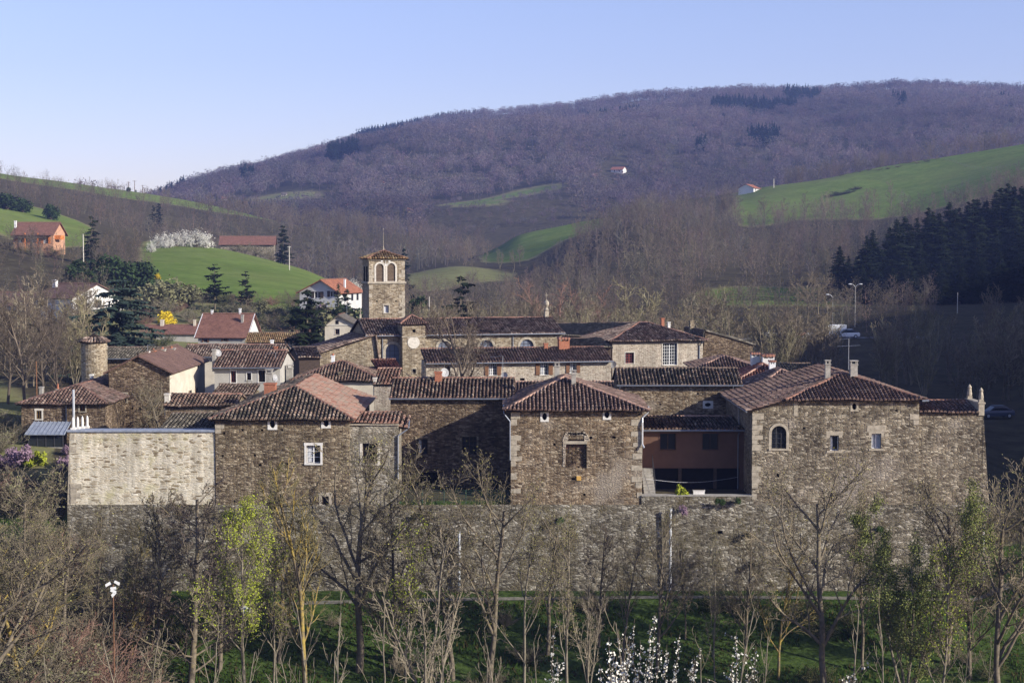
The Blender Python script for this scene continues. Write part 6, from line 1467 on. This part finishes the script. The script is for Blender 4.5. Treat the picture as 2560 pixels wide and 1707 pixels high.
S = stand(STANDS, 6.2, 21)
n = S.shape[1]; H = rs_.uniform(11, 19, n)*np.where(S[1] > 2080, .72, 1)
o = link('spruce_wood', scatter_mesh('spruce_wood', (S[0], S[1]), conT, H, np.full(n, 1.0), tint(n, S[0], S[1], (.016,.028,.021)), rs_, M['far_needles']))
tag(o, "dark spruce stands on the ridge and slopes of the far hill", 'trees', kind='stuff')
# far hill deciduous wood
px, x, Y = wood_points(200, 2760, 965, 2290, 10.5, 31, .3)
for poly in STANDS:
    k = ~inside(poly, px, Y); px, x, Y = px[k], x[k], Y[k]
k = ~((px > 1512) & (px < 1575) & (Y > 1225) & (Y < 1330)); px, x, Y = px[k], x[k], Y[k]
n = len(x); H = rs_.uniform(9, 17, n)*np.where(Y > 2120, .8, 1)
clear = fbm(x, Y, 150, 77, 3) > .42; H = np.where(clear & (Y < 1750), H*.45, H); H = np.where((px > 1060) & (px < 1440) & (Y < 1190), H*.35, H); H = np.where((px > 580) & (px < 850) & (Y > 1130) & (Y < 1260), H*.4, H)
o = link('deciduous_wood', scatter_mesh('deciduous_wood', (x, Y), bareT, H, rs_.uniform(.8, 1.25, n), tint(n, x, Y, (.158,.126,.124), .16, .5, 150), rs_, M['far_twigs']))
tag(o, "bare purple brown wood covering the far hill", 'trees', kind='stuff')
# middle distance woods: positions first, the nearest 230 become trees of their own
cand = []
def add(px0, px1, Y0, Y1, sp, seed, hr, thr=.3, kind='bare'):
    px, x, Y = wood_points(px0, px1, Y0, Y1, sp, seed, thr); r = np.random.RandomState(seed+1)
    for a, b, c in zip(px, x, Y): cand.append((c, b, a, r.uniform(*hr), kind))
add(1010, 2080, 214, 258, 4.6, 501, (7, 11)); add(2080, 2330, 278, 372, 6.5, 502, (5, 9)); add(2200, 2620, 205, 262, 5.0, 520, (6, 11)); add(1000, 1830, 258, 372, 5.8, 503, (6.5, 10.5)); add(1830, 2080, 284, 372, 6.5, 521, (6, 11))
add(1330, 2120, 440, 735, 7.4, 504, (9, 13)); add(990, 1330, 372, 500, 7.5, 505, (6, 9)); add(480, 1218, 590, 930, 8.5, 506, (9, 14)); pass
add(2600, 3700, 135, 520, 6.5, 540, (6, 11)); add(1230, 1730, 372, 448, 6.5, 530, (6, 10)); add(-60, 480, 590, 815, 7.8, 508, (6, 11)); add(-60, 380, 290, 470, 7.5, 509, (6, 10)); add(2100, 2700, 500, 720, 8.5, 510, (9, 14)); add(1960, 2800, 918, 950, 6, 511, (12, 16), 9)
add(-80, 240, 180, 290, 7.0, 512, (8, 13)); add(240, 800, 285, 345, 9, 513, (3, 6), .7)
add(850, 1000, 300, 600, 9, 514, (6, 10)); add(1600, 1850, 735, 860, 11, 515, (9,13))
roofs = [(o.location.x, o.location.y) for o in SC.objects if o.get('category') in ('house', 'barn', 'church', 'shed', 'tower') ]
nh = [c for c in cand if c[2] > 2590]; cand = [c for c in cand if c[2] <= 2590]
cand = [c for c in cand if not any(abs(c[1]-a-4) < 10 and -3 < c[0]-b < 15 for a, b in roofs)]
cand = [c for c in cand if not (1218 < c[2] < 1330+(c[0]-640)*1.4 and c[0] > 640)]
cand = [(c[0], c[1], c[2], c[3]*(.6 if 1218 < c[2] < 1430 and 480 < c[0] < 720 else 1), c[4]) for c in cand]
cand.sort(key=lambda c: c[0]/c[3])
mid = {}
M['mid_twig'] = bark("wood twigs", (.175,.142,.10)); M['mid_pale'] = bark("pale wood twigs", (.26,.222,.155)); M['mid_olive'] = bark("olive wood twigs", (.225,.198,.115))
for i in range(3):
    mid['m%d' % i] = tree_proto('mid', 'spread', 12, .2, 600+i, 'mid_twig', 'mid_twig', split=1, levels=3, rmin=.03, kids=[10,7,6,3])
    mid['d%d' % i] = tree_proto('mid', 'dense', 12, .17, 620+i, 'mid_twig', 'mid_pale' if i == 1 else 'mid_twig', split=1, levels=3, rmin=.03, kids=[18,8,5,3])
    mid['u%d' % i] = tree_proto('mid', 'multi', 12, .16, 640+i, 'mid_pale', 'mid_olive' if i else 'mid_twig', split=1, levels=3, rmin=.028, kids=[6,13,8,4])
mid['r0'] = tree_proto('mid', 'multi', 12, .16, 650, 'twig_red', 'twig_red', split=1, levels=3, rmin=.028, kids=[7,14,9,4])
mid['w0'] = tree_proto('mid', 'multi', 14, .2, 651, 'bark_pale', 'bark_pale', split=1, levels=3, rmin=.035, kids=[6,8,5,3])
for k_ in mid: T[k_] = mid[k_]
rg = random.Random(5); names = list(k_ for k_ in mid if k_[0] in 'mdu')
LM = {1: "bare grey brown tree of the wood on the valley floor behind the village", 0: "bare tree on the wooded slope at left, above the roofs", 2: "bare tree in the dim scrub below the dark spruces at right"}
NI = 232
for c in cand[:NI]:
    Y, x, px_, H, _ = c; side = 0 if px_ < 850 else (2 if px_ > 2090 else 1); k = H/12
    put_tree(mid[rg.choice(names)], 'bare_tree', (x, Y, ground_z(x, Y)-.2), rg.uniform(0, 6.28), (k*1.05, k*1.05, k), LM[side], 'tree', ["trees on the left slope", "trees of the valley wood", "scrub trees below the spruces"][side])
rest = cand[NI:]+nh
x = np.array([c[1] for c in rest]); Y = np.array([c[0] for c in rest]); H = np.array([c[3] for c in rest]); n = len(x)
def mid_blades(pr, cap, seed):
    """a full tree skeleton thinned to tapering blades"""
    r = random.Random(seed); sg = [s for s in pr['segs']]; big = [s for s in sg if s[0] <= 1]; tw = [s for s in sg if s[0] > 1]; r.shuffle(tw); V = []
    for l, a, b, r0, r1 in big+tw[:cap]:
        a, b = np.array(a), np.array(b); d = b-a
        if l > 1: b = a+d*1.7
        s = np.cross(d, np.array([r.gauss(0,1), r.gauss(0,1), r.gauss(0,.3)])); s /= np.linalg.norm(s)+1e-9; w = max(r0, .05)*1.25
        V += [a-s*w, a+s*w, b]
    return np.array(V)/pr['H']
mt = [mid_blades(mid[k_], 330, i) for i, k_ in enumerate(('m0', 'm1', 'd0', 'd2', 'u0', 'm2'))]; mn = min(len(t) for t in mt); mt = [t[:mn] for t in mt]
o = link('bare_wood', scatter_mesh('bare_wood', (x, Y), mt, H, rs_.uniform(.95, 1.2, n), tint(n, x, Y, (.180,.145,.108), .28, .32, 45), rs_, M['far_twigs']))
tag(o, "bare brown woods on the middle slopes around the fields", 'trees', kind='stuff')
# pale birches on two slopes
px1_, x1_, Y1_ = wood_points(720, 1120, 640, 720, 9.5, 701, .3); px2_, x2_, Y2_ = wood_points(1480, 1900, 520, 700, 20, 702, .3)
x = np.concatenate([x1_, x2_]); Y = np.concatenate([Y1_, Y2_]); n = len(x)
o = link('birch_wood', scatter_mesh('birch_wood', (x, Y), birT, rs_.uniform(9, 14, n), np.full(n, 1.0), tint(n, x, Y, (.22,.19,.155), .2, .1), rs_, M['far_twigs']))
tag(o, "pale thin birches lining the middle slopes", 'trees', kind='stuff')
# single trees
for px_, Y_, top, k_, wx, lab in [(1472,300,660,'w0',.8,"pale poplar with upswept white branches behind the church roof"),(1385,262,690,'r0',1.2,"reddish budding tree behind the church, left of the poplar"),(1480,268,705,'r0',1.3,"reddish budding tree in front of the pale poplar"),(1600,255,690,'u1',1.5,"wide rounded bare tree behind the priory house")]: plant(k_, px_, Y_, top, lab, wx=wx)
row = [(1745,740,478),(1780,745,480),(1812,748,470),(1838,745,478),(1700,720,480),(1908,730,488),(1955,735,490),(2008,735,478),(2060,735,470),(2100,738,490),(2160,740,470),(2182,738,468),(2225,742,448),(2250,735,500),(2330,735,478),(2365,735,478),(2440,742,470)]
for px_, Y_, top in row: plant(rg.choice(names), px_, Y_, top, "dark bare tree in the row along the lower edge of the right hand field", group="row of trees along the right field")
for i in range(20):
    px_ = (2070+i*9) if i < 9 else 1880+i*24; Y_ = 815 if i < 9 else 880; put_tree(T['shrub3' if i < 9 else 'shrub0'], 'shrub', G(px_, Y_+rg.uniform(-6, 6)), i, (1.0, .8, rg.uniform(.2, .4)), "dark low bush of the mound in the right hand field" if i < 9 else "leafless bush along the skyline of the right hand field", 'bush', "bushes of the right hand field")
plant('m1', 2490, 850, 390, "lone bare tree high on the right hand field")
plant2('ever0', 325, 886, 466, "round dark bush on the left skyline, below the telegraph poles", 'bush', 'bush', wx=.9); plant2('ever1', 343, 890, 473, "small dark bush on the left skyline right of the round one", 'bush', 'bush', wx=.7)
plant('m0', 128, 878, 444, "tiny bare tree on the left skyline, right of its neighbour"); plant('m2', 70, 876, 441, "tiny bare tree on the left skyline, nearest the photo edge")
for i, (px_, top) in enumerate(((382,470),(398,466),(412,468),(424,470))): plant('m%d' % (i % 3), px_, 890, top, "small bare tree where the left skyline meets the far hill", group="trees at the skyline dip")
plant('d0', 505, 870, 500, "small lone bare tree on the green ridge at left")
for px_, py_, k_ in ((1300,640,'m0'),(1250,648,'u1'),(1285,652,'m1'),(1180,640,'d0')): 
    Yq = find_Y(px_, py_+25, 500, 760); plant(k_, px_, Yq, py_-30, "small pale bare orchard tree beside the dry meadow", group="orchard trees by the dry meadow")
# birches by the chalet
for px_, Y_, top, lab in ((158,410,585,"white barked birch right of the orange shuttered house"),(105,405,600,"white barked birch in front of the orange shuttered house")): plant('w0', px_, Y_, top, lab, 'birch', wx=.6)
# ---------------------------------------------------------------- poles, lamps, fences, cars
def pole(px, Y, top, label, r=.12, arm=None, mat='wood_grey', cat='pole', group=None, base=None):
    g = G(px, Y); 
    if base: g.z = zpy(base, Y)
    h = zpy(top, Y)-g.z; o = empty('utility_pole', g); tag(o, label, cat, group); mb = MB(); mb.tube((0,0,-.5),(0,0,h), r, r*.7, 8); mb.build('post', M[mat], o)
    if arm: mb = MB(); mb.box((-arm,-.06,h-.35),(arm,.06,h-.2)); mb.build('crossarm', M[mat], o)
    return o
for px, Y, top, lab in ((325,893,455,"telegraph pole on the left skyline, left of the three"),(340,895,452,"tallest telegraph pole of the three on the left skyline"),(360,897,463,"telegraph pole on the left skyline, right of the three")): pole(px, Y, top, lab, .22, 1.1)
pole(210, 405, 585, "pale utility pole by the tall fir on the left slope", .16, mat='ashlar_pale'); pole(724, 470, 615, "pale utility pole beside the barn fir", .14, mat='ashlar_pale', arm=.5); pole(88, 137, 903, "reddish wooden pole in front of the bare trees at left", .07, mat='wood_brown')
pole(1932, 870, 447, "pale pole beside the white house on the right field edge", .25, mat='ashlar_pale'); pole(1073, 270, 742, "thin pale pole right of the bell tower", .1, mat='ashlar_pale'); pole(1365, 1060, 552, "dark pylon pole in the valley behind the green strip", .25, 1.2, 'wood_dark'); pole(2394, 330, 731, "pale pole at the foot of the dark spruces", .1, mat='ashlar_pale')
def lamp(px, Y, top, label, heads):
    g = G(px, Y); h = zpy(top, Y)-g.z; o = empty('street_lamp', g); tag(o, label, 'street lamp'); mb = MB(); mb.tube((0,0,-.3),(0,0,h), .10, .06, 8); mb.build('post', M['concrete'], o)
    for s in heads:
        mb = MB(); mb.path([(0,0,h-.1),(s*.45,0,h+.35),(s*.8,0,h+.42)], .035, 6); a = mb.build('arm', M['zinc_light'], o)
        mb = MB(); mb.lathe([(0,-.1),(.17,-.06),(.22,.02),(.14,.10),(0,.13)], (0,0,0), 12); q = mb.build('lamp_head', M['whitepaint'], o); q.location = (s*1.0, 0, h+.42); q.scale = (1.7,.9,.9)
lamp(2138, 300, 716, "tall street lamp with two white heads before the dark spruces", (-1, 1)); lamp(2082, 300, 742, "street lamp with one white head left of the two-headed lamp", (-1,))
def fence_line(pts, n, h, label, r=.09):
    P = [G(a, b) for a, b in pts]; o = empty('field_fence', P[0]); tag(o, label, 'fence'); mb = MB(); tot = sum((b-a).length for a, b in zip(P[:-1], P[1:])); Q = []
    for k in range(n):
        s = tot*k/(n-1); 
        for a, b in zip(P[:-1], P[1:]):
            L = (b-a).length
            if s <= L+1e-6: q = a.lerp(b, s/L); break
            s -= L
        q = Vector((q.x, q.y, ground_z(q.x, q.y)))-P[0]; Q.append(q); hh = h*rg.uniform(.85, 1.15); mb = MB(); mb.tube(q-Vector((0,0,.3)), q+Vector((rg.uniform(-.05,.05),0,hh)), r, r*.9, 5); mb.build('post', M['wood_grey'], o)
    mb = MB(); mb.path([q+Vector((0,0,h*.8)) for q in Q], .015, 3); mb.path([q+Vector((0,0,h*.45)) for q in Q], .015, 3); mb.build('wire', M['zinc'], o)
fence_line([(1890,872),(2060,880),(2250,886),(2400,893),(2580,897)], 46, 1.6, "post fence along the skyline of the right hand field", .07)
fence_line([(2345,880),(2420,820),(2490,790),(2580,770)], 24, 1.5, "post fence crossing the upper right field", .06)
fence_line([(1235,800),(1330,802),(1430,806),(1512,810)], 22, 1.6, "post fence on the crest of the green strip in the centre", .07)
fence_line([(672,545),(760,530),(830,490),(850,440)], 14, 1.3, "wire fence down the right edge of the green hill", .07)
def car(px, py, Y, rz, label, col, kind='car'):
    g = G(px, Y); o = empty('parked_car' if kind == 'car' else 'camper_van', (g.x, g.y, g.z+.1), R(rz)); tag(o, label, 'car' if kind == 'car' else 'van')
    paint = M['whitepaint'] if col == 'white' else plain("car paint "+col, {'blue': (.05,.065,.10), 'silver': (.42,.44,.47), 'red': (.35,.04,.035)}[col], .3, .5, 0, .05)
    mb = MB()
    def loft(sec):                                   # sec: (x, half width, z0, z1)
        L = []
        for x, w, a, b in sec: L.append([(x,-w,a),(x,w,a),(x,w*.98,a+(b-a)*.6),(x,w*.86,b),(x,-w*.86,b),(x,-w*.98,a+(b-a)*.6)])
        for p, q in zip(L[:-1], L[1:]):
            for k in range(6): mb.poly([p[k], p[(k+1)%6], q[(k+1)%6], q[k]])
        mb.poly(L[0][::-1]); mb.poly(L[-1])
    if kind == 'car':
        loft([(-2.1,.72,.35,.72),(-2.0,.82,.3,.86),(-1.2,.86,.28,.92),(1.0,.86,.28,.93),(1.9,.82,.3,.95),(2.05,.74,.36,.85)]); mb.build('body', paint, o)
        mb = MB(); loft([(-1.0,.74,.9,.93),(-.35,.70,.9,1.42),(.9,.70,.9,1.45),(1.75,.72,.9,.97)]); c = mb.build('cabin', M['glass'], o)
        mb = MB(); mb.box((-.4,-.60,1.43),(.95,.60,1.47)); mb.build('roof', paint, o)
        wx = 1.3
    else:
        loft([(-2.6,.9,.4,1.0),(-2.5,.95,.35,1.25),(-1.9,.98,.35,1.35)]); mb.box((-1.3,-1.05,.5),(2.7,1.05,2.75)); mb.box((-2.0,-1.02,2.0),(-1.3,1.02,2.72)); mb.build('body', paint, o)
        mb = MB(); mb.poly([(-1.95,-.9,1.3),(-1.95,.9,1.3),(-1.35,.9,2.05),(-1.35,-.9,2.05)]); mb.box((-1.9,-1.0,.5),(-1.3,1.0,1.95)); mb.build('cab', M['glass'], o); wx = 1.7
    for sx in (-1, 1):
        for sy in (-1, 1):
            mb = MB(); mb.tube((sx*wx, sy*.72, .31),(sx*wx, sy*.90, .31), .31, n=14); w = mb.build('wheel', M['iron'], o)
            mb = MB(); mb.tube((sx*wx, sy*.895, .31),(sx*wx, sy*.91, .31), .18, n=10); mb.build('rim', M['zinc_light'], w)
    for sy in (-1, 1): mb = MB(); x = -2.06 if kind == 'car' else -2.6; mb.box((x,sy*.55-.14,.62),(x+.06,sy*.55+.14,.76)); mb.build('headlight', M['leaded'], o)
    if kind != 'car': o.scale = (.78, .78, .8)
    return o
car(2083, 0, 268, 5, "white box camper van parked on the road behind the village", 'white', 'van'); car(2048, 0, 267, -15, "white car left of the camper van", 'white'); car(2118, 0, 267, 0, "white car right of the camper van", 'white')
car(1962, 0, 268, 60, "white car in the gap between bare trees, further left on the road", 'white'); car(1985, 0, 267, 30, "red car beside the white one behind bare branches", 'red'); car(1935, 0, 269, 20, "silver car furthest left on the road behind the village", 'silver')
car(2494, 0, 188, 8, "dark blue car standing in the deep shade at the right edge", 'blue')
# white bird boxes / signs on the near bank
g = W(283, 1475, 80); o = empty('garden_post', (g.x, g.y, ground_z(g.x, g.y))); tag(o, "thin reddish post topped with white ribbons, lower left", 'post'); h_ = g.z-ground_z(g.x, g.y); mb = MB(); mb.tube((0,0,-.3),(0,0,h_+.3), .04, .03, 6); mb.build('post', M['wood_brown'], o)
mb = MB()
for dx, dz, a in ((-.22,.25,.5),(.18,.33,-.5),(.02,.05,.1),(.07,-.25,.8),(.0,-.1,-.4)):
    c, s = math.cos(a), math.sin(a); mb.poly([(dx-.16*c,-.04,dz-.16*s),(dx+.16*c,-.05,dz+.16*s),(dx+.14*c-.12*s,-.03,dz+.14*s+.14),(dx-.14*c-.1*s,-.06,dz-.14*s+.13)])
q = mb.build('ribbon', M['whitepaint'], o); q.location = (0,0,h_)
g = W(617, 1525, 98.7); mb = MB(); mb.box((-.24,-.22,-.17),(.22,.0,.16)); mb.poly([(-.3,-.3,.14),(.28,-.3,.14),(.28,.05,.24),(-.3,.05,.24)]); o = mb.build('nest_box', M['whitepaint']); o.location = g; tag(o, "small white box fixed to the trunk of the yellow leafed tree", 'box')
# ground plants on the bank
r2 = np.random.RandomState(12); n = 26000; px = r2.uniform(-40, 2700, n); Y = r2.uniform(101, 115.2, n); x = (px-CX)/F*Y; keep = fbm(x, Y, 3.5, 9, 3) > -.25; x, Y = x[keep], Y[keep]; n = len(x); z = ground_np(x, Y)
a = r2.uniform(0, 6.28, n); hgt = r2.uniform(.12, .42, n)*(1+.8*(fbm(x, Y, 5, 33, 2))); w = r2.uniform(.04, .11, n); lx, ly = r2.normal(0, .12, n), r2.normal(0, .12, n)
V = np.stack([np.stack([x-np.cos(a)*w, Y-np.sin(a)*w, z-.03], -1), np.stack([x+np.cos(a)*w, Y+np.sin(a)*w, z-.03], -1), np.stack([x+lx, Y+ly, z+hgt], -1)], 1).reshape(-1, 3)
c = np.where(r2.random_sample((n, 1)) < .72, np.array([[.048,.086,.019]]), np.array([[.085,.070,.030]]))*r2.uniform(.6, 1.4, (n, 1))
o = link('grass', np_mesh('grass', V, np.arange(len(V)), np.full(n, 3), M['far_twigs'], col=np.repeat(c, 3, axis=0))); tag(o, "rough green grass and ivy on the bank below the wall", 'grass', kind='stuff')
# ---------------------------------------------------------------- air
hm = bpy.data.materials.new("valley haze"); hm.use_nodes = True; nt = hm.node_tree; nt.nodes.remove(nt.nodes["Principled BSDF"])
pv = nt.nodes.new("ShaderNodeVolumePrincipled"); pv.inputs["Color"].default_value = (.33,.45,1,1); pv.inputs["Density"].default_value = .00014; pv.inputs["Anisotropy"].default_value = .0
nt.links.new(pv.outputs[0], nt.nodes["Material Output"].inputs["Volume"])
mb = MB(); mb.box((-2700,-90,-75),(3600,2520,330)); o = mb.build('haze', hm); tag(o, "thin blue spring haze filling the valley", 'haze', kind='stuff')
if not globals().get('HAZE', True): bpy.data.objects.remove(o)
